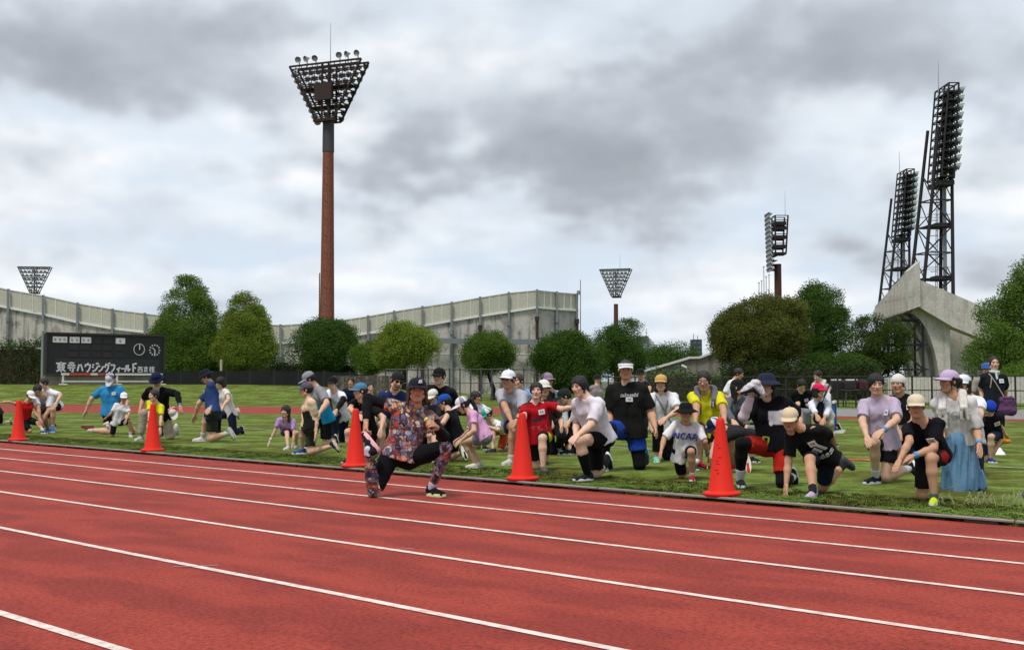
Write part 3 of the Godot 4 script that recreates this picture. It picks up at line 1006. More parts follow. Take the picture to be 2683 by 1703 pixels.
	tree("pine_tree", "dark pine with open branches left of the grandstand", Vector3(24.016, 0, -78), [[Vector3(-0.29, 4.403, -0.284), Vector3(1.05, 0.7, 0.945)], [Vector3(0.83, 4.028, 0.218), Vector3(0.95, 0.65, 0.855)], [Vector3(-0.929, 3.402, 0.217), Vector3(1, 0.55, 0.9)], [Vector3(0.689, 2.902, 0.411), Vector3(1.25, 0.7, 1.125)], [Vector3(1.173, 1.903, -0.37), Vector3(0.9, 0.85, 0.81)], [Vector3(-0.322, 2.153, -0.317), Vector3(1.15, 0.7, 1.035)], [Vector3(-1.324, 1.903, -0.415), Vector3(1, 1, 0.9)]], 0.42, 95, dk, br, 0.22, 0.05, "2a211b")
	tree("leafy_bush", "low dark bush under the pine and tall tree", Vector3(20.096, 0, -74), [[Vector3(0.002, 1.269, 0), Vector3(2.243, 1.221, 2.087)], [Vector3(1.003, 1.608, 0.811), Vector3(1.229, 0.669, 1.229)], [Vector3(1.253, 1.136, -0.478), Vector3(1.084, 0.59, 1.084)], [Vector3(-0.128, 1.56, -1.298), Vector3(1.102, 0.6, 1.102)], [Vector3(-0.542, 1.273, -1.194), Vector3(1.275, 0.694, 1.275)], [Vector3(0.983, 1.084, 0.883), Vector3(1.32, 0.719, 1.32)], [Vector3(-0.84, 1.124, 1.015), Vector3(1.285, 0.699, 1.285)], [Vector3(-0.883, 1.003, -0.96), Vector3(1.192, 0.649, 1.192)], [Vector3(-0.674, 1.02, -1.118), Vector3(1.229, 0.669, 1.229)], [Vector3(0.971, 1.208, 0.911), Vector3(1.021, 0.556, 1.021)]], 0.4, 100, dk, md, 0.12, 0.0, "3b3229")
	tree("camphor_tree", "big leafy tree cut off by the right edge of the photo", Vector3(27.213, 0, -64), [[Vector3(0.727, 6.586, 0.687), Vector3(0.984, 0.943, 0.886)], [Vector3(-0.855, 4.526, -0.721), Vector3(0.984, 0.82, 0.886)], [Vector3(0.685, 4.526, 0.348), Vector3(1.435, 1.435, 1.292)], [Vector3(-1.719, 2.268, -0.505), Vector3(0.943, 0.697, 0.849)], [Vector3(-0.38, 2.575, 0.718), Vector3(1.271, 1.148, 1.144)], [Vector3(1.262, 2.678, -0.713), Vector3(1.435, 1.435, 1.292)], [Vector3(-1.388, 3.499, 0.56), Vector3(0.615, 0.492, 0.554)], [Vector3(-0.202, 1.244, 0.268), Vector3(1.23, 0.82, 1.107)], [Vector3(-0.112, 5.761, 0.528), Vector3(0.615, 0.492, 0.554)]], 0.42, 110, md, lt, 0.3, 0.0, "3b3229")
	tree("leafy_bush", "small bright bush at the foot of the right-hand tree", Vector3(25.704, 0, -60), [[Vector3(-0.005, 0.85, 0), Vector3(1.323, 0.825, 1.23)], [Vector3(-0.518, 0.915, 0.588), Vector3(0.674, 0.42, 0.674)], [Vector3(-0.76, 0.862, 0.253), Vector3(0.726, 0.453, 0.726)], [Vector3(-0.048, 1.029, 0.768), Vector3(0.587, 0.366, 0.587)], [Vector3(-0.261, 0.807, 0.728), Vector3(0.615, 0.383, 0.615)], [Vector3(-0.038, 0.789, -0.768), Vector3(0.754, 0.47, 0.754)], [Vector3(0.756, 0.747, -0.209), Vector3(0.777, 0.484, 0.777)], [Vector3(0.266, 1.053, -0.719), Vector3(0.59, 0.368, 0.59)]], 0.38, 100, md, lt, 0.1, 0.0, "3b3229")

# ------------------------------------------------------------------ floodlight towers
func lamp_mesh() -> ArrayMesh:
	if not meshes.has("lamp"):
		var st := st_new()
		lathe(st, [Vector2(0.0, -0.34), Vector2(0.10, -0.34), Vector2(0.12, -0.2), Vector2(0.2, -0.12), Vector2(0.3, 0.1), Vector2(0.32, 0.14), Vector2(0.29, 0.14), Vector2(0.27, 0.10), Vector2(0.12, -0.05), Vector2(0.0, -0.08)], 12)
		meshes["lamp"] = done(st)
	return meshes["lamp"]

func lamp(parent: Node, at: Vector3, facing: Vector3, s: float, m: Material) -> void:
	var b := Basis()
	b.y = facing.normalized()
	b.x = b.y.cross(Vector3(0.01, 0.1, 1.0)).normalized()
	b.z = b.x.cross(b.y)
	part("lamp", lamp_mesh(), m, parent, Transform3D(b.scaled(Vector3(s, s, s)), at))

func mast_tower(called: String, label: String, base: Vector3, h: float, r0: float, r1: float, pole_hex: String) -> Node3D:
	var t := thing(called, label, "floodlight", Vector3(base.x, 0, base.z), 0.0, "stadium floodlight towers")
	var st := st_new()
	tube(st, [Vector3(0, 0, 0), Vector3(0, h * 0.45, 0), Vector3(0, h * 0.92, 0)], [r0, lerpf(r0, r1, 0.5), r1], 12)
	part("pole", done(st), mat(pole_hex, 0.85, 0.0, 0.55), t)
	return t

# a wedge-shaped lamp rack in its own frame: x across, y up, z towards where the lamps point
func wedge_rack(t: Node3D, y0: float, y1: float, wb: float, wt: float, rows: int, turn: float, steel: Material, glass: Material, deep: float, lamp_s: float, per_m: float) -> Node3D:
	var rack := Node3D.new()
	rack.name = "lamp_rack"
	t.add_child(rack)
	rack.rotation.y = turn
	var fr := st_new()
	var th := 0.16
	for z in [-deep / 2, deep / 2]:
		bar(fr, Vector3(-wb / 2, y0, z), Vector3(-wt / 2, y1, z), th, th)
		bar(fr, Vector3(wb / 2, y0, z), Vector3(wt / 2, y1, z), th, th)
		bar(fr, Vector3(-wt / 2, y1, z), Vector3(wt / 2, y1, z), th, th)
		bar(fr, Vector3(-wb / 2, y0, z), Vector3(wb / 2, y0, z), th, th)
		for f in [-0.22, 0.16]:
			bar(fr, Vector3(wb * f, y0, z), Vector3(wb * f, y1, z), th, th)
	for k in rows:
		var f := (k + 0.5) / rows
		var w := lerpf(wb, wt, f)
		var y := lerpf(y0, y1, f)
		for z in [-deep / 2, deep / 2]:
			bar(fr, Vector3(-w / 2, y, z), Vector3(w / 2, y, z), 0.09, 0.11)
		for e in [-w / 2, w / 2]:
			bar(fr, Vector3(e, y, -deep / 2), Vector3(e, y, deep / 2), 0.08, 0.08)
		var x := -w / 2 + 0.3
		while x < w / 2 - 0.2:
			bar(fr, Vector3(x, y - 0.3, -deep / 2), Vector3(x, y + 0.35, -deep / 2), 0.06, 0.06)
			x += 0.62
	bar(fr, Vector3(-wb / 2 - 0.2, y0, -deep / 2), Vector3(wb / 2 + 0.2, y0, -deep / 2), 0.5, 0.3)
	part("frame", done(fr), steel, rack)
	# walkway gratings
	for f in [0.28, 0.62]:
		var w := lerpf(wb, wt, f)
		var s := st_new()
		bar(s, Vector3(-w / 2, lerpf(y0, y1, f) - 0.2, 0), Vector3(w / 2, lerpf(y0, y1, f) - 0.2, 0), deep, 0.08)
		part("walkway", done(s), steel, rack)
	for k in rows:
		var f := (k + 0.5) / rows
		var w := lerpf(wb, wt, f)
		var n := maxi(2, int(w * per_m))
		for i in n:
			var x := lerpf(-w / 2, w / 2, (i + 0.5) / n)
			lamp(rack, Vector3(x, lerpf(y0, y1, f) + 0.1, deep / 2 + 0.35), Vector3(0.05 * sin(i * 3.1), -0.35, 1.0), lamp_s, glass)
	return rack

func floodlights() -> void:
	var rust := mat("3a2622", 0.85, 0.1, 0.5)
	var dark := mat("1f1c1d", 0.8, 0.1, 0.3)
	var glass := mat("9fa4a6", 0.35, 0.3)
	# the near tower, seen from behind
	var b1 := Vector3(-17.906, 1.08, -115)
	var h1 := 26.3387
	var t := mast_tower("floodlight_tower", "tall rust-red floodlight tower with wedge-shaped lamp rack seen from behind", b1, h1, 0.78, 0.53, "a5634c")
	var st := st_new()
	tube(st, [Vector3(0, h1 * 0.885, 0), Vector3(0, h1 + 0.1, 0)], [0.58, 0.56], 12)
	part("collar", done(st), mat("4b4a4e", 0.7, 0.1, 0.3), t)
	var sp := st_new()
	bar(sp, Vector3(-0.72, 4.5, 0.2), Vector3(-0.72, 11.5, 0.2), 0.10, 0.10)
	for k in 24:
		bar(sp, Vector3(-0.74, 4.6 + k * 0.28, 0.2), Vector3(-0.74, 4.6 + k * 0.28, 0.55), 0.03, 0.03)
	part("ladder", done(sp), mat("7a5a4e", 0.7, 0.1), t)
	var rack := wedge_rack(t, h1, h1 + 5.6, 1.9, 8.0, 9, deg_to_rad(158), rust, glass, 1.5, 1.0, 1.35)
	var bx := st_new()
	bar(bx, Vector3(0, h1 + 1.9, -0.95), Vector3(0, h1 + 3.5, -0.95), 1.9, 0.35, Vector3(0, 0, 1))
	part("control_cabin", done(bx), mat("3b2b29", 0.9, 0, 0.3), rack)
	for k in 6:
		var x: float = [-3.3, -2.2, -1.3, 1.4, 2.4, 3.3][k]
		lamp(rack, Vector3(x, h1 + 6.35, -0.3), Vector3(0.5 * sin(k * 2.0), -0.35, -1.0 if k != 3 else -0.5), 1.0, glass)
		var s := st_new()
		bar(s, Vector3(x, h1 + 5.6, -0.1), Vector3(x, h1 + 6.3, -0.1), 0.07, 0.07)
		part("bracket", done(s), rust, rack)
	for k in 9:
		var f := (k + 0.5) / 9.0
		var w := lerpf(1.9, 8.0, f)
		lamp(rack, Vector3(w / 2 + 0.55, lerpf(h1, h1 + 5.6, f) - 0.05, 0.7), Vector3(0.5, -0.5, 1.0), 1.1, glass)
	rod(t, Vector3(0.15, h1 + 5.6, 0), 4.1)
	# three farther towers
	var b2 := Vector3(-105.448, 1.08, -262)
	var t2 := mast_tower("floodlight_tower", "small far floodlight tower with grey lamps above the left stadium wall", b2, 20.5809, 0.7, 0.5, "4a3d3a")
	wedge_rack(t2, 20.4122, 26.1535, 1.6, 7.0, 7, deg_to_rad(6), dark, glass, 1.4, 1.15, 1.35)
	var b3 := Vector3(21.884, 1.08, -250)
	var t3 := mast_tower("floodlight_tower", "far floodlight tower with wedge of pale lamps above the round trees", b3, 18.7221, 0.55, 0.45, "74483a")
	wedge_rack(t3, 18.7221, 24.5212, 1.5, 6.6, 8, deg_to_rad(-18), dark, glass, 1.8, 1.1, 1.4)
	rod(t3, Vector3(0.9, 24.5212, 0), 2.9)
	var b4 := Vector3(42.598, 1.08, -190)
	var h4 := 21.4707
	var t4 := mast_tower("floodlight_tower", "red-brown floodlight tower seen edge-on with lamps on its left side", b4, h4, 0.62, 0.56, "683a30")
	var r4 := Node3D.new()
	r4.name = "lamp_rack"
	t4.add_child(r4)
	var hh := 27.4311
	var fr := st_new()
	for x in [-0.6, 1.45]:
		for z in [-1.2, 1.2]:
			bar(fr, Vector3(x * (0.75 if x > 0 else 1.0), h4, z), Vector3(x, hh, z), 0.22, 0.22)
	for k in 9:
		var y := lerpf(h4, hh, k / 8.0)
		for z in [-1.2, 1.2]:
			bar(fr, Vector3(-0.6, y, z), Vector3(lerpf(1.08, 1.45, k / 8.0), y, z), 0.12, 0.12)
		bar(fr, Vector3(-0.6, y, -1.2), Vector3(-0.6, y, 1.2), 0.12, 0.12)
		if k in [1, 3, 5, 6]:
			bar(fr, Vector3(-0.6, y + 0.3, 0), Vector3(1.2, y + 0.3, 0), 2.3, 0.5)
	bar(fr, Vector3(-0.9, h4 - 0.1, 0), Vector3(1.15, h4 - 0.1, 0), 2.6, 0.35)
	part("frame", done(fr), mat("2a1b1a", 0.85, 0.1, 0.3), r4)
	for k in 13:
		var y := lerpf(h4 - 2.6, hh + 0.2, k / 12.0)
		for z in [-1.4, -0.5, 0.4, 1.3]:
			lamp(r4, Vector3(-1.2 - 0.25 * (k / 12.0), y, z), Vector3(-1.0, -0.25, 0.35), 1.15, glass)
		if k < 4:
			var s := st_new()
			bar(s, Vector3(-0.3, y - 0.1, 0), Vector3(-1.3, y - 0.1, 0), 2.6, 0.1)
			part("bracket", done(s), dark, r4)
	rod(t4, Vector3(1.28, hh, 0), 4.1)
	# five flagpoles
	for p in [[Vector3(36.435, 0, -175), 15.4017, "first and shortest flagpole from the left behind the bronze-green tree"], [Vector3(36.827, 0, -175), 15.7118, "second flagpole from the left behind the bronze-green tree"], [Vector3(37.163, 0, -175), 17.7711, "tallest flagpole in the middle of the five"], [Vector3(37.499, 0, -175), 16.304, "fourth flagpole from the left behind the bronze-green tree"], [Vector3(37.924, 0, -175), 16.586, "flagpole nearest the edge-on floodlight tower"]]:
		var f := thing("flagpole", p[2], "flagpole", Vector3(p[0].x, 0, p[0].z), 0.0, "white flagpoles behind the trees")
		var s := st_new()
		tube(s, [Vector3.ZERO, Vector3(0, p[1], 0)], [0.11, 0.07], 8)
		part("pole", done(s), mat("b9bcc0", 0.5), f)
		var s2 := st_new()
		lathe(s2, [Vector2(0, p[1]), Vector2(0.14, p[1] + 0.05), Vector2(0.14, p[1] + 0.18), Vector2(0, p[1] + 0.25)], 8)
		part("finial", done(s2), mat("b9bcc0", 0.5), f)
	lattice_tower("tall dark lattice floodlight tower on the stadium at the right", Vector3(36.696, 9.022, -104), 26.9473, 18.7759, 1.0)
	lattice_tower("shorter lattice floodlight tower behind the taller one at the right", Vector3(44.288, 7.624, -138), 25.5028, 17.9415, 1.0)

func rod(t: Node3D, at: Vector3, h: float) -> void:
	var s := st_new()
	tube(s, [at, at + Vector3(0, h, 0)], [0.045, 0.02], 6)
	part("lightning_rod", done(s), mat("9da1a6", 0.5, 0.3), t)

func lattice_tower(label: String, base: Vector3, top: float, rack_y: float, _k: float) -> void:
	var t := thing("lattice_floodlight", label, "floodlight", Vector3(base.x, 0, base.z), 0.0, "stadium floodlight towers")
	var steel := mat("232025", 0.7, 0.15, 0.2)
	var glass := mat("8d9c96", 0.25, 0.35)
	var y0 := 3.0
	# four legs: the left pair leans, the right pair is nearly upright
	var lb := [Vector3(-1.65, y0, 1.0), Vector3(-2.15, y0, -1.2), Vector3(1.55, y0, 1.0), Vector3(1.15, y0, -1.2)]
	var lt := [Vector3(0.65, rack_y + 4.5, 0.8), Vector3(0.3, rack_y + 4.5, -0.9), Vector3(1.75, rack_y + 0.6, 0.8), Vector3(1.45, rack_y + 0.6, -0.9)]
	for k in 4:
		var s := st_new()
		tube(s, [lb[k], lt[k]], [0.17, 0.14], 8)
		part("leg", done(s), steel, t)
	var levels := 7
	for k in levels:
		var f0 := float(k) / levels
		var f1 := (k + 1.0) / levels
		var q := []
		for f in [f0, f1]:
			for l in 4:
				var y := lerpf(y0, rack_y + 0.4, f)
				q.append(lb[l].lerp(lt[l], (y - y0) / (lt[l].y - y0)))
		var s := st_new()
		for e in [[0, 2], [1, 3], [0, 1], [2, 3]]:
			bar(s, q[e[0]], q[e[1]], 0.10, 0.10)
		if k % 2 == 0:
			bar(s, q[0], q[6], 0.11, 0.11)
			bar(s, q[3], q[5], 0.09, 0.09)
		else:
			bar(s, q[2], q[4], 0.11, 0.11)
			bar(s, q[1], q[7], 0.09, 0.09)
		bar(s, q[0], q[5], 0.07, 0.07)
		bar(s, q[2], q[7], 0.07, 0.07)
		part("bracing", done(s), steel, t)
		if k in [3, 5]:
			var p := st_new()
			bar(p, (q[0] + q[1]) / 2, (q[2] + q[3]) / 2 + Vector3(0.25, 0, 0), 2.0, 0.12)
			bar(p, (q[2] + q[3]) / 2 + Vector3(-1.2, 0.1, 0), (q[2] + q[3]) / 2 + Vector3(0.1, 0.1, 0), 1.6, 0.4)
			for z in [-1.0, 1.0]:
				bar(p, (q[0] + q[1]) / 2 + Vector3(0, 1.0, z), (q[2] + q[3]) / 2 + Vector3(0, 1.0, z), 0.04, 0.04)
			part("platform", done(p), steel, t)
	var ld := st_new()
	for z in [-0.2, 0.2]:
		bar(ld, Vector3(0.35, y0, z), Vector3(0.75, rack_y, z), 0.05, 0.05)
	var y := y0
	while y < rack_y:
		var x := lerpf(0.35, 0.75, (y - y0) / (rack_y - y0))
		bar(ld, Vector3(x, y, -0.2), Vector3(x, y, 0.2), 0.04, 0.04)
		if int(y * 2) % 3 == 0:
			for a in 5:
				var a0 := PI * a / 5.0
				var a1 := PI * (a + 1) / 5.0
				bar(ld, Vector3(x - 0.55 * sin(a0), y, 0.35 * cos(a0)), Vector3(x - 0.55 * sin(a1), y, 0.35 * cos(a1)), 0.03, 0.03)
		y += 0.45
	bar(ld, Vector3(1.25, y0, 0.0), Vector3(1.35, rack_y, 0.0), 0.26, 0.26)
	part("ladder", done(ld), mat("8b8e95", 0.6, 0.2), t)
	var rack := Node3D.new()
	rack.name = "lamp_rack"
	t.add_child(rack)
	var fr := st_new()
	var rows := 11
	for z in [-1.7, -0.6, 0.6, 1.7]:
		bar(fr, Vector3(0.5, rack_y, z), Vector3(1.3, top, z), 0.12, 0.12)
		bar(fr, Vector3(1.6, rack_y - 0.2, z), Vector3(2.15, top, z), 0.12, 0.12)
	for k in rows + 1:
		var f := float(k) / rows
		var yy := lerpf(rack_y, top, f)
		var x0 := lerpf(0.5, 1.3, f)
		var x1 := lerpf(1.6, 2.15, f)
		for z in [-1.7, -0.6, 0.6, 1.7]:
			bar(fr, Vector3(x0, yy, z), Vector3(x1, yy, z), 0.08, 0.08)
		bar(fr, Vector3(x0, yy, -1.7), Vector3(x0, yy, 1.7), 0.08, 0.08)
		bar(fr, Vector3(x1, yy, -1.7), Vector3(x1, yy, 1.7), 0.1, 0.1)
		if k < rows:
			bar(fr, Vector3(x0, yy, -1.7), Vector3(x0 + 0.07, yy + (top - rack_y) / rows, 1.7), 0.05, 0.05)
			bar(fr, Vector3(lerpf(x0, x1, 0.5), yy + 0.1, -1.6), Vector3(lerpf(x0, x1, 0.5), yy + 0.1, 1.6), 0.7, 0.05)
	bar(fr, Vector3(0.4, rack_y - 0.5, 0), Vector3(1.7, rack_y - 0.5, 0), 3.0, 0.4)
	part("frame", done(fr), steel, rack)
	for k in rows - 1:
		var f := (k + 1.2) / rows
		for z in [-1.65, -1.1, -0.55, 0.0, 0.55, 1.1, 1.65]:
			lamp(rack, Vector3(lerpf(1.95, 2.5, f), lerpf(rack_y, top, f), z), Vector3(1.0, -0.42, 0.3), 1.12, glass)
	rod(t, Vector3(1.0, top - 0.3, 0), 2.7)

# ------------------------------------------------------------------ concrete stand on the right
func right_stadium() -> void:
	var con := concrete_material("cdc9c1", 0.18)
	var t := thing("grandstand", "concrete grandstand with curved ribs and sloping end wall behind trees on the right", "building", Vector3(35.225, 0, -95))
	var o := t.position
	# the sloping end wall, 1.2 m thick
	var outline := [Vector3(32.376, 9.283, -95), Vector3(37.646, 7.02, -95), Vector3(39.58, 6.134, -95), Vector3(39.537, 3.909, -95), Vector3(37.84, 4.335, -95), Vector3(35.329, 5.341, -95), Vector3(32.341, 7.112, -95)]
	var pf := PackedVector2Array()
	for p in outline:
		pf.append(Vector2(p.x - o.x, p.y))
	part("end_wall", prism(pf, 1.4), con, t, Transform3D(Basis(), Vector3(0, 0, -0.7)))
	# parapet pier that stands above it
	var pier := [Vector3(31.529, 9.804, -95), Vector3(32.427, 10.57, -95), Vector3(32.431, 7.02, -95), Vector3(31.48, 6.653, -95)]
	var pf2 := PackedVector2Array()
	for p in pier:
		pf2.append(Vector2(p.x - o.x, p.y))
	part("pier", prism(pf2, 1.0), con, t, Transform3D(Basis(), Vector3(0, 0, 0.25)))
	# rear face behind the pier runs away from us to the left
	var rf := [[Vector3(31.54, 6.562, -95), 9.8038], [Vector3(31.715, 6.514, -98), 9.1317], [Vector3(31.708, 6.356, -101), 8.2724], [Vector3(31.627, 6.254, -103.5), 7.5514]]
	for k in rf.size() - 1:
		var s := st_new()
		var a: Vector3 = rf[k][0] - o
		var b: Vector3 = rf[k + 1][0] - o
		var ah: float = rf[k][1]
		var bh: float = rf[k + 1][1]
		quad(s, a, Vector3(a.x, ah, a.z), Vector3(b.x, bh, b.z), b)
		quad(s, b + Vector3(0.5, 0, 0), Vector3(b.x + 0.5, bh, b.z), Vector3(a.x + 0.5, ah, a.z), a + Vector3(0.5, 0, 0))
		quad(s, Vector3(a.x, ah, a.z), Vector3(a.x + 0.5, ah, a.z), Vector3(b.x + 0.5, bh, b.z), Vector3(b.x, bh, b.z))
		for m in 3:
			var f := (m + 0.5) / 3.0
			var p := a.lerp(b, f)
			bar(s, Vector3(p.x - 0.1, p.y + 0.1, p.z), Vector3(p.x - 0.1, lerpf(ah, bh, f) - 0.5, p.z), 0.16, 0.3)
		part("rear_panel", done(s), con, t)
	# curved ribs under the tiers, one behind the other, with the darker soffit set back between them
	var soffit := PackedVector2Array()
	for m in 13:
		var f := m / 12.0
		soffit.append(Vector2(-3.4397 + 0.25 + 2.6482 * sin(f * PI / 2), 6.6534 + 0.75 + -7.4034 * (1.0 - cos(f * PI / 2))))
	soffit.append(Vector2(0.1084, 0))
	soffit.append(Vector2(0.1084, 7.0534))
	part("soffit", prism(soffit, 9.0), con, t, Transform3D(Basis(), Vector3(0, 0, -5.4)))
	for k in 5:
		var rib := PackedVector2Array()
		for m in 13:
			var f := m / 12.0
			rib.append(Vector2(-3.4397 + 2.6482 * sin(f * PI / 2), 6.6534 + -6.6534 * (1.0 - cos(f * PI / 2))))
		rib.append(Vector2(0.0584, 0))
		rib.append(Vector2(0.0584, 5.7534))
		rib.append(Vector2(-3.4397, 7.3534))
		part("rib", prism(rib, 0.75), con, t, Transform3D(Basis(), Vector3(0, 0, -1.2 - k * 1.9)))
	var s2 := st_new()
	bar(s2, Vector3(0.6, 2.65, -3.2), Vector3(10.5, 2.65, -3.2), 0.3, 5.3)
	part("inner_wall", done(s2), con, t)
	# steel stair tower in front of the ribs
	var sw := st_new()
	var a0 := Vector3(30.986, 1.019, -96) - o
	a0.y = 0
	for c in [Vector3(0, 0, 0), Vector3(2.2, 0, 0), Vector3(0, 0, -2), Vector3(2.2, 0, -2)]:
		bar(sw, a0 + c, a0 + c + Vector3(0.0, 6.2, 0), 0.16, 0.16)
	for k in 3:
		bar(sw, a0 + Vector3(0, 2.0 * k, 0), a0 + Vector3(2.2, 2.0 * k + 2.0, 0), 0.12, 0.12)
		bar(sw, a0 + Vector3(2.2, 2.0 * k, 0), a0 + Vector3(0, 2.0 * k + 2.0, 0), 0.12, 0.12)
		bar(sw, a0 + Vector3(-0.3, 2.0 * k + 2.0, -1), a0 + Vector3(2.6, 2.0 * k + 2.0, -1), 2.2, 0.12)
	part("stair_frame", done(sw), mat("24252a", 0.7, 0.2), t)
	# low retaining wall in front
	var rw := st_new()
	bar(rw, Vector3(19.615, 1.04, -62)*Vector3(1, 0, 1) + Vector3(0, 0.65, 0), Vector3(25.589, 1.043, -58)*Vector3(1, 0, 1) + Vector3(0, 0.65, 0), 0.4, 1.3)
	var low := part("retaining_wall", done(rw), con, self)
	tag(low, "low concrete retaining wall in front of the grandstand", "wall")

func prism(poly: PackedVector2Array, depth: float) -> ArrayMesh:
	var st := st_new()
	var idx := Geometry2D.triangulate_polygon(poly)
	for z in [depth / 2, -depth / 2]:
		for i in range(0, idx.size(), 3):
			var a := poly[idx[i]]
			var b := poly[idx[i + 1]]
			var c := poly[idx[i + 2]]
			var cw := (b - a).cross(c - a) < 0
			var v := [a, b, c] if cw == (z > 0) else [a, c, b]
			tri(st, Vector3(v[0].x, v[0].y, z), Vector3(v[1].x, v[1].y, z), Vector3(v[2].x, v[2].y, z))
	for i in poly.size():
		var a := poly[i]
		var b := poly[(i + 1) % poly.size()]
		quad(st, Vector3(a.x, a.y, depth / 2), Vector3(b.x, b.y, depth / 2), Vector3(b.x, b.y, -depth / 2), Vector3(a.x, a.y, -depth / 2))
	return done(st)

func far_buildings() -> void:
	var pale := mat("b9c0c8", 0.7, 0, 0.1)
	# pale arched hall
	var t := thing("far_hall", "pale grey hall with a curved roof far behind the round trees", "building", Vector3(35.693, 0, -320))
	var o := t.position
	var pf := PackedVector2Array()
	for p in [Vector3(33.498, 12.968, -320), Vector3(36.678, 12.968, -320), Vector3(38.004, 11.429, -320), Vector3(39.023, 10.3, -320), Vector3(40.141, 8.557, -320), Vector3(40.098, 1.285, -320), Vector3(33.441, 1.285, -320)]:
		pf.append(Vector2(p.x - o.x, p.y))
	part("hall_body", prism(pf, 30.0), pale, t, Transform3D(Basis(), Vector3(0, 0, -15)))
	var s := st_new()
	bar(s, Vector3(35.941, 13.098, -318) - o, Vector3(35.95, 14.935, -318) - o, 0.15, 0.15)
	bar(s, Vector3(35.537, 13.914, -318) - o, Vector3(36.353, 13.914, -318) - o, 0.12, 0.12)
	part("antenna", done(s), mat("8b9096", 0.6), t)
	var eave := st_new()
	bar(eave, Vector3(33.189, 13.085, -319) - o, Vector3(36.667, 13.085, -319) - o, 2.0, 0.3)
	part("eave", done(eave), mat("d3d6da", 0.6), t)
	# dark tower block
	var b := thing("far_tower_block", "small dark tower block on the far skyline", "building", Vector3(64.994, 0, -420))
	var h := 15.6054
	part("wall", box_mesh(Vector3(3.4, h, 5.0)), mat("3d434e", 0.8, 0, 0.2), b, Transform3D(Basis(), Vector3(0, h / 2, 0)))
	for k in 5:
		for m in 2:
			part("window", meshes.get_or_add("fwin", box_mesh(Vector3(0.9, 0.7, 0.1))), mat("59626f", 0.3), b, Transform3D(Basis(), Vector3(-0.75 + m * 1.5, h - 1.2 - k * 1.6, 2.55)))
	var an := st_new()
	bar(an, Vector3(-0.8, h, 0), Vector3(-0.8, h + 2.0, 0), 0.2, 0.2)
	bar(an, Vector3(0.6, h, 0), Vector3(0.6, h + 1.4, 0), 0.2, 0.2)
	part("antenna", done(an), mat("4a4f58", 0.6), b)
	# sloping concrete ramp wall with a pale rail along its edge
	var w := thing("ramp_wall", "grey concrete ramp wall with sloping top edge below the far trees", "wall", Vector3(11.228, 0, -80))
	o = w.position
	var rp := PackedVector2Array()
	for p in [Vector3(8.926, 1.694, -80), Vector3(11.904, 2.565, -80), Vector3(12.57, 2.575, -80), Vector3(14.319, 3.282, -80), Vector3(14.298, 0, -80), Vector3(8.922, 0, -80)]:
		rp.append(Vector2(p.x - o.x, p.y))
	part("wall", prism(rp, 0.6), concrete_material("8d8880", 0.6), w)
	var cap := st_new()
	var rt := [Vector3(8.926, 1.694, -80), Vector3(11.904, 2.565, -80), Vector3(12.57, 2.575, -80), Vector3(14.319, 3.282, -80), Vector3(14.298, 0, -80), Vector3(8.922, 0, -80)]
	for i in 3:
		bar(cap, rt[i] - o + Vector3(0, 0.06, 0.35), rt[i + 1] - o + Vector3(0, 0.06, 0.35), 0.3, 0.14)
	part("coping", done(cap), mat("c6c9c6", 0.7), w)
	# small lamp post in front of it
	var l := thing("lamp_post", "small grey lamp post in front of the ramp wall", "lamp post", Vector3(10.497, 0, -72))
	var s2 := st_new()
	tube(s2, [Vector3.ZERO, Vector3(0, 1.9, 0)], [0.05, 0.04], 8)
	part("pole", done(s2), mat("5d5f60", 0.6), l)
	part("lamp_head", box_mesh(Vector3(0.34, 0.12, 0.2), 0.02), mat("d6d8d4", 0.5), l, Transform3D(Basis(Vector3(0, 0, 1), -0.45), Vector3(-0.08, 1.95, 0)))

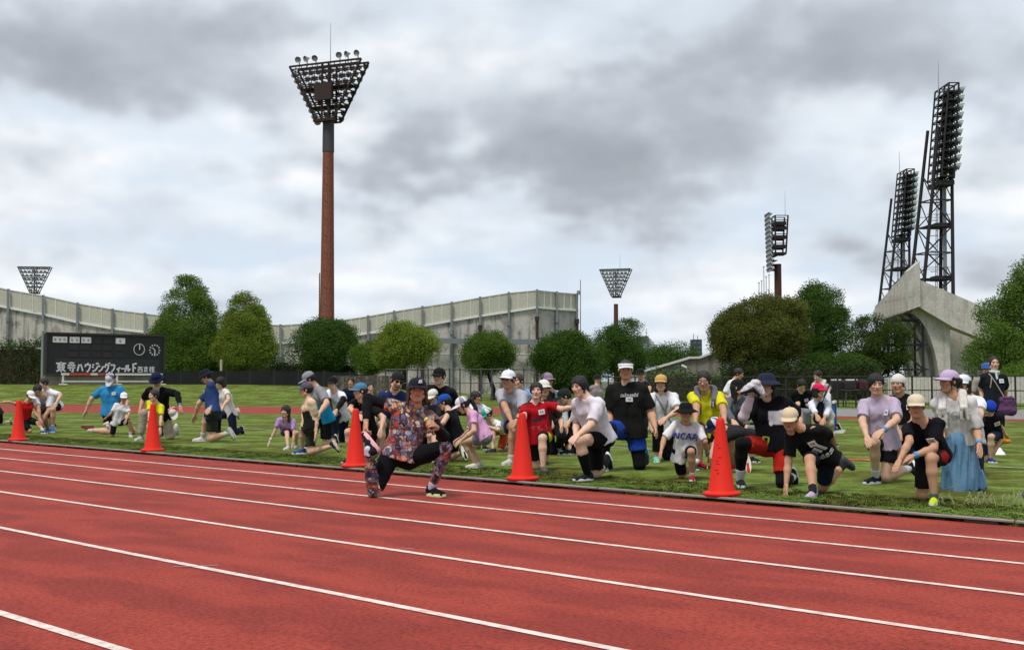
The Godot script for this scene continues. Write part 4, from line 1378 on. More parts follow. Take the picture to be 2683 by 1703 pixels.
# ------------------------------------------------------------------ scoreboard
const GLYPHS := [
	[[0,.85,1,.85],[.5,1,.5,0],[.2,.7,.8,.7],[.2,.7,.2,.35],[.8,.7,.8,.35],[.2,.35,.8,.35],[.2,.525,.8,.525],[.5,.33,.05,.05],[.5,.33,.95,.05]],
	[[.2,.88,.8,.88],[.5,1,.5,.62],[.05,.66,.95,.66],[.05,.42,.95,.42],[.68,.55,.68,.03],[.68,.03,.5,.06],[.3,.28,.42,.14]],
	[[.36,.82,.1,.1],[.6,.85,.92,.1]],
	[[.5,1,.5,.82],[.12,.8,.88,.8],[.14,.8,.14,.55],[.86,.8,.82,.5],[.82,.5,.62,.16],[.62,.16,.35,0]],
	[[.1,.85,.32,.73],[.03,.6,.25,.48],[.1,.05,.55,.25],[.55,.25,.88,.65],[.62,1,.7,.84],[.82,1.02,.9,.86]],
	[[.08,.8,.35,.63],[.1,.06,.55,.25],[.55,.25,.92,.7]],
	[[.35,.95,.08,.5],[.3,.8,.78,.8],[.78,.8,.62,.35],[.62,.35,.25,0],[.74,1.04,.8,.9],[.92,1.06,.98,.92]],
	[[.08,.85,.88,.85],[.88,.85,.72,.4],[.72,.4,.28,0]],
	[[.85,.7,.15,.36],[.52,.5,.52,0]],
	[[.02,.45,.98,.45]],
	[[.3,.85,.3,.45],[.3,.45,.05,.05],[.6,.9,.6,.1],[.6,.1,.97,.42]],
	[[.35,.95,.35,0],[.35,.62,.8,.42],[.6,1,.66,.84],[.8,1.02,.86,.86]],
	[[.03,.9,.97,.9],[.1,.65,.9,.65],[.1,.65,.1,.05],[.9,.65,.9,.05],[.1,.07,.9,.07],[.38,.9,.32,.32],[.62,.9,.64,.36],[.64,.36,.8,.36]],
	[[.5,1,.5,.85],[.04,.82,.96,.82],[.25,.68,.75,.68],[.25,.68,.25,.42],[.75,.68,.75,.42],[.25,.42,.75,.42],[.5,.42,.5,.02],[.3,.3,.1,.08],[.7,.3,.9,.08]],
	[[.2,1,.2,0],[.02,.72,.4,.72],[.2,.65,.03,.3],[.2,.6,.4,.42],[.46,.92,.97,.92],[.62,.92,.52,.62],[.52,.62,.66,.6],[.66,.6,.56,.22],[.42,.07,1,.07],[.72,.75,.95,.75],[.95,.75,.7,.24],[.72,.55,.96,.22]],
]

func scoreboard() -> void:
	var a := Vector3(-27.064, 0, -69)
	var b := Vector3(-21.636, 0, -74)
	var W := (b - a).length()
	var turn := atan2(-(b - a).z, (b - a).x)
	var t := thing("scoreboard", "black scoreboard with white Japanese lettering, clock faces and white cards", "scoreboard", a, turn)
	# local frame: x along the board, y up, z to the front
	var y0 := 1.4551
	var y1 := 3.8648
	var black := mat("1e1f23", 0.6, 0, 0.25)
	part("board", box_mesh(Vector3(W, y1 - y0, 0.4), 0.03), black, t, Transform3D(Basis(), Vector3(W / 2, (y0 + y1) / 2, -0.2)))
	var fr := st_new()
	for e in [[Vector3(0, y1, 0.03), Vector3(W, y1, 0.03)], [Vector3(0, y0, 0.03), Vector3(W, y0, 0.03)], [Vector3(0, y0, 0.03), Vector3(0, y1, 0.03)], [Vector3(W, y0, 0.03), Vector3(W, y1, 0.03)]]:
		bar(fr, e[0], e[1], 0.1, 0.1)
	part("frame", done(fr), mat("37302f", 0.7), t)
	part("plinth", box_mesh(Vector3(W * 0.985, y0, 0.55), 0.02), concrete_material("8c8377", 0.75), t, Transform3D(Basis(), Vector3(W / 2, y0 / 2, -0.28)))
	var post := st_new()
	tube(post, [Vector3(-0.18, 0.5, 0.0), Vector3(-0.18, y1 + 0.1, 0.0)], [0.07, 0.07], 8)
	part("side_post", done(post), mat("7b8a86", 0.6, 0.1), t)
	# name slots: columns x rows, then the white cards in the first row
	var H := y1 - y0
	var cols := [[.175, .09], [.272, .09], [.37, .085], [.46, .085], [.56, .085]]
	for r in 3:
		for c in cols:
			if r == 0 and c[0] in [.175, .272, .56]:
				continue
			var s: Array = c
			part("slot", meshes.get_or_add("slot%s" % s[1], box_mesh(Vector3(s[1] * W * 0.86, H * 0.125, 0.02), 0.006)), mat(["292629", "25292d", "2c2829"][(r + int(c[0] * 20)) % 3], 0.8), t, Transform3D(Basis(), Vector3((c[0] + s[1] / 2) * W, y1 - H * (0.165 + 0.175 * r), 0.012)))
	for c in [[.055, .115, 3], [.19, .08, 2], [.285, .08, 2], [.572, .08, 1]]:
		var card := part("name_card", box_mesh(Vector3(c[1] * W, H * 0.145, 0.03), 0.008), mat("d8d7da", 0.7), t, Transform3D(Basis(), Vector3((c[0] + c[1] / 2) * W, y1 - H * 0.155, 0.02)))
		var ink := st_new()
		for k in int(c[2]):
			var x: float = (k + 0.5) / float(c[2]) * c[1] * W - c[1] * W / 2
			for g in [[-.08, .03, .08, .03], [-.08, -.05, .08, -.05], [0, .08, 0, -.09], [-.06, .08, -.08, -.06]]:
				bar(ink, Vector3(x + g[0], g[1], 0.018), Vector3(x + g[2], g[3], 0.018), 0.02, 0.006, Vector3(0, 0, 1))
		part("lettering", done(ink), mat("7a4a46", 0.8), card)
	# two round clocks
	for k in 2:
		var c := Vector3([.775, .912][k] * W, y1 - H * [.36, .37][k], 0.02)
		var clock := Node3D.new()
		clock.name = "clock"
		t.add_child(clock, true)
		clock.position = c
		var r := 0.34
		var st := st_new()
		if k == 0:
			for m in 36:
				var a0 := TAU * m / 36.0
				var a1 := TAU * (m + 1) / 36.0
				bar(st, Vector3(cos(a0) * r, sin(a0) * r, 0.01), Vector3(cos(a1) * r, sin(a1) * r, 0.01), 0.045, 0.02, Vector3(0, 0, 1))
		for m in 12:
			var a0 := TAU * m / 12.0
			var i0 := r * (0.78 if k else 0.94)
			bar(st, Vector3(cos(a0) * i0, sin(a0) * i0, 0.012), Vector3(cos(a0) * r * 1.08, sin(a0) * r * 1.08, 0.012), 0.075 if k else 0.06, 0.02, Vector3(0, 0, 1))
		part("dial", done(st), mat("b7bac0", 0.6), clock)
		var hd := st_new()
		if k == 0:
			bar(hd, Vector3(0.02, -0.02, 0.02), Vector3(0.02, r * 0.85, 0.02), 0.06, 0.02, Vector3(0, 0, 1))
		else:
			bar(hd, Vector3(0, 0.02, 0.02), Vector3(0.0, -r * 0.95, 0.02), 0.06, 0.02, Vector3(0, 0, 1))
			bar(hd, Vector3(0, 0, 0.02), Vector3(-r * 0.42, r * 0.4, 0.02), 0.06, 0.02, Vector3(0, 0, 1))
		part("clock_hand", done(hd), mat("c9ccd2", 0.6), clock)
	# the name board and its letters
	part("name_board", box_mesh(Vector3(W * 0.88, H * 0.36, 0.03), 0.006), mat("27292d", 0.7), t, Transform3D(Basis(), Vector3(W * 0.515, y0 + H * 0.2, 0.012)))
	var spots := [[265, 430, 1], [440, 585, 1], [592, 705, .92], [715, 832, .92], [835, 960, .92], [938, 1040, .86], [1042, 1140, .92], [1138, 1232, .86], [1235, 1325, .7], [1318, 1392, .8], [1378, 1487, .86], [1492, 1597, .95], [1606, 1695, 0], [1705, 1790, 0], [1806, 1900, 0]]
	for k in GLYPHS.size():
		var s: Array = spots[k]
		var x0: float = (s[0] - 100.0) / 1970.0 * W
		var w: float = (s[1] - s[0]) / 1970.0 * W * 0.94
		var hh: float = H * (0.245 * s[2] if s[2] > 0 else 0.15)
		var yb := y0 + H * 0.06
		var st := st_new()
		for g in GLYPHS[k]:
			bar(st, Vector3(x0 + g[0] * w, yb + g[1] * hh, 0.04), Vector3(x0 + g[2] * w, yb + g[3] * hh, 0.04), 0.085 if s[2] > 0 else 0.045, 0.025, Vector3(0, 0, 1))
		part("letter", done(st), mat("d4d6da", 0.7), t)
	# steeplechase barriers stored in front of the plinth
	for k in 2:
		var z := 1.3
		var bt := thing("steeplechase_barrier", ["red and white striped barrier beam in front of the scoreboard", "plain white barrier beam beside the red and white one"][k], "barrier", a + (b - a).normalized() * (W * (0.12 if k == 0 else 0.56)) + Vector3(0.5, bank_height(-24, 70), 1.1), turn, "barrier beams under the scoreboard")
		var L := W * 0.40
		if k == 0:
			for m in 7:
				var st := st_new()
				bar(st, Vector3(L * m / 7.0, 0.62, 0), Vector3(L * (m + 1) / 7.0 - 0.004, 0.62, 0), 0.12, 0.13)
				part("beam_segment", done(st), mat("b5462f" if not m in [0, 4] else "d4d0c8", 0.7), bt)
		else:
			var st := st_new()
			bar(st, Vector3(0, 0.62, 0), Vector3(L, 0.62, 0), 0.12, 0.12)
			part("beam", done(st), mat("d6d6d2", 0.7), bt)
		var st2 := st_new()
		bar(st2, Vector3(0, 0.2, 0.05), Vector3(L, 0.2, 0.05), 0.09, 0.09)
		part("lower_rail", done(st2), mat("cfd0cc", 0.7), bt)
		for x in [0.08, L - 0.08]:
			var st3 := st_new()
			bar(st3, Vector3(x, 0.0, 0.0), Vector3(x, 0.56, 0.0), 0.08, 0.08)
			bar(st3, Vector3(x, 0.03, -0.5), Vector3(x, 0.03, 0.6), 0.08, 0.06)
			part("leg", done(st3), mat("cfd0cc", 0.7), bt)

# ------------------------------------------------------------------ cones and other field things
func cone_mesh() -> ArrayMesh:
	var st := st_new()
	var prof := [Vector2(0.0, 0.70), Vector2(0.022, 0.698), Vector2(0.034, 0.688), Vector2(0.038, 0.67), Vector2(0.046, 0.60), Vector2(0.118, 0.05), Vector2(0.126, 0.038)]
	lathe(st, prof, 28)
	return done(st)

func field_things() -> void:
	var red := StandardMaterial3D.new()
	var rf := noise_field(256, 0.05, 4, 201)
	var by := PackedByteArray()
	by.resize(256 * 256 * 3)
	for i in 256 * 256:
		var v := smoothstep(0.66, 0.86, rf[i] / 255.0)
		var c := Color("d42a1e").lerp(Color("98322a"), v * 0.65)
		by[i * 3] = int(c.r * 255)
		by[i * 3 + 1] = int(c.g * 255)
		by[i * 3 + 2] = int(c.b * 255)
	red.albedo_texture = ImageTexture.create_from_image(Image.create_from_data(256, 256, false, Image.FORMAT_RGB8, by))
	red.uv1_triplanar = true
	red.uv1_scale = Vector3(4, 4, 4)
	red.roughness = 0.62
	red.metallic_specular = 0.3
	var cone := cone_mesh()
	var st := st_new()
	lathe(st, [Vector2(0.126, 0.038), Vector2(0.165, 0.03), Vector2(0.172, 0.022), Vector2(0.172, 0.004), Vector2(0.165, 0.0), Vector2(0.0, 0.0)], 28)
	var base := done(st)
	for c in [[Vector3(-8.602, 0.047, -20.792), "red traffic cone at the far left, first in the row of five", 0.3, 0], [Vector3(-5.322, 0.047, -17.686), "red traffic cone second from the left, in front of the yellow-shirted child", 1.1, 0.01], [Vector3(-1.891, 0.047, -14.438), "red traffic cone behind the presenter, third in the row", 2, -0.01], [Vector3(0.11, 0.047, -12.543), "red traffic cone in front of the red-shirted boy, fourth in the row", 0.8, 0.005], [Vector3(1.902, 0.047, -10.846), "red traffic cone furthest right, with scuffed dark marks", 2.6, -0.012]]:
		var t := thing("traffic_cone", c[1], "cone", c[0], c[2], "red cones along the kerb")
		t.rotation.z = c[3]
		part("cone_body", cone, red, t)
		part("cone_base", base, red, t)
		if c[2] > 2.5:
			# worn stencil marks down its left face
			for k in [0, 1, 3, 4, 5, 8, 9]:
				var ms := st_new()
				var y: float = 0.20 + k * 0.028
				var rr := lerpf(0.118, 0.046, (y - 0.05) / 0.55) + 0.001
				var a0: float = deg_to_rad(118.0) + 0.16 * sin(k * 2.2)
				var w: float = 0.1 + 0.09 * absf(sin(k * 1.7))
				var dirs := [Vector3(cos(a0 - w), 0, sin(a0 - w)), Vector3(cos(a0 + w), 0, sin(a0 + w))]
				bar(ms, dirs[0] * rr + Vector3(0, y, 0), dirs[1] * rr + Vector3(0, y + 0.006, 0), 0.010, 0.002, (dirs[0] + dirs[1]).normalized())
				var mk2 := part("mark", done(ms), mat("8a211a", 0.8), t)
				mk2.rotation.y = -c[2]
	# two low training hurdles behind
	for h in [[Vector3(6.73, 0, -24.89), "blue and white training hurdle right of the pink-capped adult", 1.25], [Vector3(5.943, 0, -24.6), "blue and white training hurdle beside the adult in black with badges", 1.3]]:
		var t := thing("training_hurdle", h[1], "hurdle", h[0], h[2], "blue and white training hurdles")
		for x in [-0.33, 0.33]:
			var s := st_new()
			bar(s, Vector3(x, 0, 0), Vector3(x, 0.62, 0), 0.05, 0.05)
			part("leg", done(s), mat("1d5c9c", 0.5), t)
			var s2 := st_new()
			bar(s2, Vector3(x, 0.03, -0.06), Vector3(x, 0.03, 0.2), 0.06, 0.05)
			part("foot", done(s2), mat("d4d7d2", 0.6), t)
		var s3 := st_new()
		bar(s3, Vector3(-0.38, 0.64, 0), Vector3(0.38, 0.64, 0), 0.05, 0.05)
		part("bar", done(s3), mat("dcdcdc", 0.6), t)
	# small white marker cones and an orange marker strip
	var mk := st_new()
	lathe(mk, [Vector2(0.0, 0.1), Vector2(0.02, 0.1), Vector2(0.085, 0.008), Vector2(0.095, 0.0), Vector2(0.0, 0.0)], 16)
	var mm := done(mk)
	for p in [[Vector3(6.979, 0, -17.83), "white marker cone left of the child in shiny blue cap"], [Vector3(7.162, 0, -17.554), "white marker cone right of the child in shiny blue cap"]]:
		tag(part("marker_cone", mm, mat("dfe2dd", 0.6), self, Transform3D(Basis(), p[0])), p[1], "marker", "white marker cones on the grass")
	var os := st_new()
	bar(os, Vector3(-0.3, 0.012, 0), Vector3(0.3, 0.012, 0), 0.07, 0.016)
	tag(part("marker_strip", done(os), mat("d9562f", 0.6), self, Transform3D(Basis(Vector3.UP, -0.15), Vector3(4.679, 0, -16.214))), "orange rubber marker strip lying on the grass", "marker")
	# a dark sports bag on the far side of the lawn
	var bag := thing("sports_bag", "black sports bag lying at the far edge of the lawn", "bag", Vector3(-1.646, 0, -37.173))
	part("bag_body", lump([[Vector3(-0.4, 0.2, 0), Vector3(0.4, 0.18, 0), 0.2, 0.18]], 0.05), mat("1a1a1e", 0.8), bag)
	var hs := st_new()
	tube(hs, [Vector3(-0.2, 0.36, 0.05), Vector3(-0.1, 0.52, 0.05), Vector3(0.1, 0.52, 0.05), Vector3(0.2, 0.34, 0.05)], [0.02, 0.02, 0.02, 0.02], 6)
	part("handle", done(hs), mat("26262b", 0.8), bag)
	# low tables with dark cases beyond the far track on the right
	for p in [[Vector3(14.091, 0, -50), "dark folding table with cases beyond the far lawn edge, left one", 0.1], [Vector3(14.436, 0, -49), "dark folding table with cases beyond the far lawn edge, right one", -0.05]]:
		var t := thing("folding_table", p[1], "table", p[0], p[2], "tables beyond the lawn")
		part("tabletop", box_mesh(Vector3(1.7, 0.05, 0.6), 0.01), mat("2b2c2e", 0.7), t, Transform3D(Basis(), Vector3(0, 0.7, 0)))
		for x in [-0.75, 0.75]:
			for z in [-0.24, 0.24]:
				var s := st_new()
				bar(s, Vector3(x, 0, z), Vector3(x, 0.68, z), 0.05, 0.05)
				part("leg", done(s), mat("3a3b3d", 0.6), t)
		for k in 3:
			var c := part("case", box_mesh(Vector3(0.42, 0.36, 0.4), 0.04), mat(["17181a", "4a1a1f", "26282b"][k], 0.7), t, Transform3D(Basis(Vector3.UP, 0.2 * k), Vector3(-0.5 + k * 0.5, 0.905, 0)))
			part("lid", box_mesh(Vector3(0.36, 0.06, 0.3), 0.02), mat(["c9cac6", "33353a", "d5d6d2"][k], 0.7), c, Transform3D(Basis(), Vector3(0, 0.21, 0)))

# ------------------------------------------------------------------ smooth bodies: distance fields meshed as surface nets
# prim: [a, b, ra, rb, flags]  tapered capsule; flag 1 = cut flat at b, 2 = cut flat at a, 4 = cut away from the rest
#       [centre, radii (Vector3)]  ellipsoid; third entry 4 = cut away
func field_mesh(prims: Array, cell: float, k: float, folds := 0.0, fold_scale := Vector3(9, 5, 9)) -> Array:
	var lo := Vector3(1e9, 1e9, 1e9)
	var hi := -lo
	for p in prims:
		var cut: int = p[4] if p.size() > 4 else (p[2] if p.size() == 3 else 0)
		if cut & 4:
			continue
		if p[1] is Vector3 and p.size() <= 3:
			lo = lo.min(p[0] - p[1])
			hi = hi.max(p[0] + p[1])
		else:
			var r := maxf(p[2], p[3])
			lo = lo.min(p[0].min(p[1]) - Vector3(r, r, r))
			hi = hi.max(p[0].max(p[1]) + Vector3(r, r, r))
	var pad := cell * 3.0 + k * 0.3 + folds
	lo -= Vector3(pad, pad, pad)
	hi += Vector3(pad, pad, pad)
	var nx := int((hi.x - lo.x) / cell) + 2
	var ny := int((hi.y - lo.y) / cell) + 2
	var nz := int((hi.z - lo.z) / cell) + 2
	var g := PackedFloat32Array()
	g.resize(nx * ny * nz)
	g.fill(9.0)
	var band := cell * 2.2 + k
	for p in prims:
		if p.size() <= 3:
			field_ellipsoid(g, lo, cell, nx, ny, nz, p[0], p[1], band, k, p.size() == 3)
		else:
			field_capsule(g, lo, cell, nx, ny, nz, p[0], p[1], p[2], p[3], p[4] if p.size() > 4 else 0, band, k)
	if folds > 0.0:
		var lim := cell * 2.0 + folds
		for i in g.size():
			var v := g[i]
			if v < lim and v > -lim:
				var x := i % nx
				var y := (i / nx) % ny
				var z := i / (nx * ny)
				g[i] = v + folds * fold.get_noise_3d((lo.x + x * cell) * fold_scale.x, (lo.y + y * cell) * fold_scale.y, (lo.z + z * cell) * fold_scale.z)
	return surface_nets(g, lo, cell, nx, ny, nz, folds)

func field_capsule(g: PackedFloat32Array, lo: Vector3, cell: float, nx: int, ny: int, nz: int, a: Vector3, b: Vector3, ra: float, rb: float, flags: int, band: float, k: float) -> void:
	var r := maxf(ra, rb) + band
	var mn := (a.min(b) - Vector3(r, r, r) - lo) / cell
	var mx := (a.max(b) + Vector3(r, r, r) - lo) / cell
	var x0 := maxi(0, int(mn.x))
	var y0 := maxi(0, int(mn.y))
	var z0 := maxi(0, int(mn.z))
	var x1 := mini(nx - 1, int(mx.x) + 1)
	var y1 := mini(ny - 1, int(mx.y) + 1)
	var z1 := mini(nz - 1, int(mx.z) + 1)
	var ba := b - a
	var l2 := maxf(ba.dot(ba), 1e-9)
	var ln := sqrt(l2)
	var inv := 1.0 / l2
	var dr := rb - ra
	var kk := 0.25 / k
	var sub := (flags & 4) != 0
	for z in range(z0, z1):
		for y in range(y0, y1):
			var o := (z * ny + y) * nx
			for x in range(x0, x1):
				var pa := Vector3(lo.x + x * cell - a.x, lo.y + y * cell - a.y, lo.z + z * cell - a.z)
				var u := pa.dot(ba) * inv
				var t := clampf(u, 0.0, 1.0)
				var d := (pa - ba * t).length() - ra - dr * t
				if flags & 1:
					d = maxf(d, (u - 1.0) * ln)
				if flags & 2:
					d = maxf(d, -u * ln)
				if d > band:
					continue
				var c := g[o + x]
				if sub:
					d = -d
					var hs := k - absf(c - d)
					g[o + x] = maxf(c, d) + (hs * hs * kk if hs > 0.0 else 0.0)
				else:
					var h := k - absf(c - d)
					g[o + x] = minf(c, d) - (h * h * kk if h > 0.0 else 0.0)

func field_ellipsoid(g: PackedFloat32Array, lo: Vector3, cell: float, nx: int, ny: int, nz: int, c0: Vector3, rad: Vector3, band: float, k: float, sub: bool) -> void:
	var e := Vector3(band, band, band)
	var mn := (c0 - rad - e - lo) / cell
	var mx := (c0 + rad + e - lo) / cell
	var rm := minf(rad.x, minf(rad.y, rad.z))
	var kk := 0.25 / k
	for z in range(maxi(0, int(mn.z)), mini(nz - 1, int(mx.z) + 1)):
		for y in range(maxi(0, int(mn.y)), mini(ny - 1, int(mx.y) + 1)):
			var o := (z * ny + y) * nx
			for x in range(maxi(0, int(mn.x)), mini(nx - 1, int(mx.x) + 1)):
				var p := Vector3(lo.x + x * cell - c0.x, lo.y + y * cell - c0.y, lo.z + z * cell - c0.z)
				var q := p / rad
				var l := q.length()
				var d := -rm
				if l > 1e-4:
					d = l * (l - 1.0) / (q / rad).length()
				if d > band:
					continue
				var c := g[o + x]
				if sub:
					d = -d
					var hs := k - absf(c - d)
					g[o + x] = maxf(c, d) + (hs * hs * kk if hs > 0.0 else 0.0)
				else:
					var h := k - absf(c - d)
					g[o + x] = minf(c, d) - (h * h * kk if h > 0.0 else 0.0)

func surface_nets(g: PackedFloat32Array, lo: Vector3, cell: float, nx: int, ny: int, nz: int, folds := 0.0) -> Array:
	var verts := PackedVector3Array()
	var norms := PackedVector3Array()
	var idx := PackedInt32Array()
	var at := {}
	var lim := cell * 1.9 + folds * 1.6
	var sy := nx
	var sz := nx * ny
	var used := PackedInt32Array()
	var total := g.size() - sz - sy - 1
	for i in total:
		var v0 := g[i]
		if v0 > lim or v0 < -lim:
			continue
		var v1 := g[i + 1]
		var v2 := g[i + sy]
		var v3 := g[i + sy + 1]
		var v4 := g[i + sz]
		var v5 := g[i + sz + 1]
		var v6 := g[i + sz + sy]
		var v7 := g[i + sz + sy + 1]
		var n := int(v0 < 0.0) + int(v1 < 0.0) + int(v2 < 0.0) + int(v3 < 0.0) + int(v4 < 0.0) + int(v5 < 0.0) + int(v6 < 0.0) + int(v7 < 0.0)
		if n == 0 or n == 8:
			continue
		var s := Vector3.ZERO
		var m := 0
		if (v0 < 0.0) != (v1 < 0.0):
			s += Vector3(v0 / (v0 - v1), 0, 0); m += 1
		if (v2 < 0.0) != (v3 < 0.0):
			s += Vector3(v2 / (v2 - v3), 1, 0); m += 1
		if (v4 < 0.0) != (v5 < 0.0):
			s += Vector3(v4 / (v4 - v5), 0, 1); m += 1
		if (v6 < 0.0) != (v7 < 0.0):
			s += Vector3(v6 / (v6 - v7), 1, 1); m += 1
		if (v0 < 0.0) != (v2 < 0.0):
			s += Vector3(0, v0 / (v0 - v2), 0); m += 1
		if (v1 < 0.0) != (v3 < 0.0):
			s += Vector3(1, v1 / (v1 - v3), 0); m += 1
		if (v4 < 0.0) != (v6 < 0.0):
			s += Vector3(0, v4 / (v4 - v6), 1); m += 1
		if (v5 < 0.0) != (v7 < 0.0):
			s += Vector3(1, v5 / (v5 - v7), 1); m += 1
		if (v0 < 0.0) != (v4 < 0.0):
			s += Vector3(0, 0, v0 / (v0 - v4)); m += 1
		if (v1 < 0.0) != (v5 < 0.0):
			s += Vector3(1, 0, v1 / (v1 - v5)); m += 1
		if (v2 < 0.0) != (v6 < 0.0):
			s += Vector3(0, 1, v2 / (v2 - v6)); m += 1
		if (v3 < 0.0) != (v7 < 0.0):
			s += Vector3(1, 1, v3 / (v3 - v7)); m += 1
		var x := i % nx
		var y := (i / nx) % ny
		var z := i / sz
		at[i] = verts.size()
		used.append(i)
		verts.append(lo + (Vector3(x, y, z) + s / m) * cell)
		norms.append(Vector3(v1 + v3 + v5 + v7 - v0 - v2 - v4 - v6, v2 + v3 + v6 + v7 - v0 - v1 - v4 - v5, v4 + v5 + v6 + v7 - v0 - v1 - v2 - v3).normalized())
	for i in used:
		var v0 := g[i]
		var neg := v0 < 0.0
		if neg != (g[i + 1] < 0.0) and at.has(i - sy) and at.has(i - sz) and at.has(i - sy - sz):
			ring(idx, at[i], at[i - sy], at[i - sy - sz], at[i - sz], neg)
		if neg != (g[i + sy] < 0.0) and at.has(i - 1) and at.has(i - sz) and at.has(i - 1 - sz):
			ring(idx, at[i], at[i - sz], at[i - 1 - sz], at[i - 1], neg)
		if neg != (g[i + sz] < 0.0) and at.has(i - 1) and at.has(i - sy) and at.has(i - 1 - sy):
			ring(idx, at[i], at[i - 1], at[i - 1 - sy], at[i - sy], neg)
	return [verts, norms, idx]

func ring(idx: PackedInt32Array, a: int, b: int, c: int, d: int, neg: bool) -> void:
	if neg:
		idx.append_array(PackedInt32Array([a, c, b, a, d, c]))
	else:
		idx.append_array(PackedInt32Array([a, b, c, a, c, d]))

func mesh_of(f: Array, colors := PackedColorArray()) -> ArrayMesh:
	var arr := []
	arr.resize(Mesh.ARRAY_MAX)
	arr[Mesh.ARRAY_VERTEX] = f[0]
	arr[Mesh.ARRAY_NORMAL] = f[1]
	arr[Mesh.ARRAY_INDEX] = f[2]
	if colors.size():
		arr[Mesh.ARRAY_COLOR] = colors
	var m := ArrayMesh.new()
	if f[0].size():
		m.add_surface_from_arrays(Mesh.PRIMITIVE_TRIANGLES, arr)
	return m

func lump(prims: Array, cell: float) -> ArrayMesh:
	return mesh_of(field_mesh(prims, cell, cell * 1.5))

# appends b to a, moved by t
func join(a: Array, b: Array, t: Transform3D) -> void:
	var n: int = a[0].size()
	var flip := t.basis.determinant() < 0
	var nb := t.basis.inverse().transposed()
	for v in b[0]:
		a[0].append(t * v)
	for v in b[1]:
		a[1].append((nb * v).normalized())
	var ix: PackedInt32Array = b[2]
	for i in range(0, ix.size(), 3):
		a[2].append(ix[i] + n)
		a[2].append(ix[i + (2 if flip else 1)] + n)
		a[2].append(ix[i + (1 if flip else 2)] + n)

# ------------------------------------------------------------------ shared pieces, built once
var shape := {}

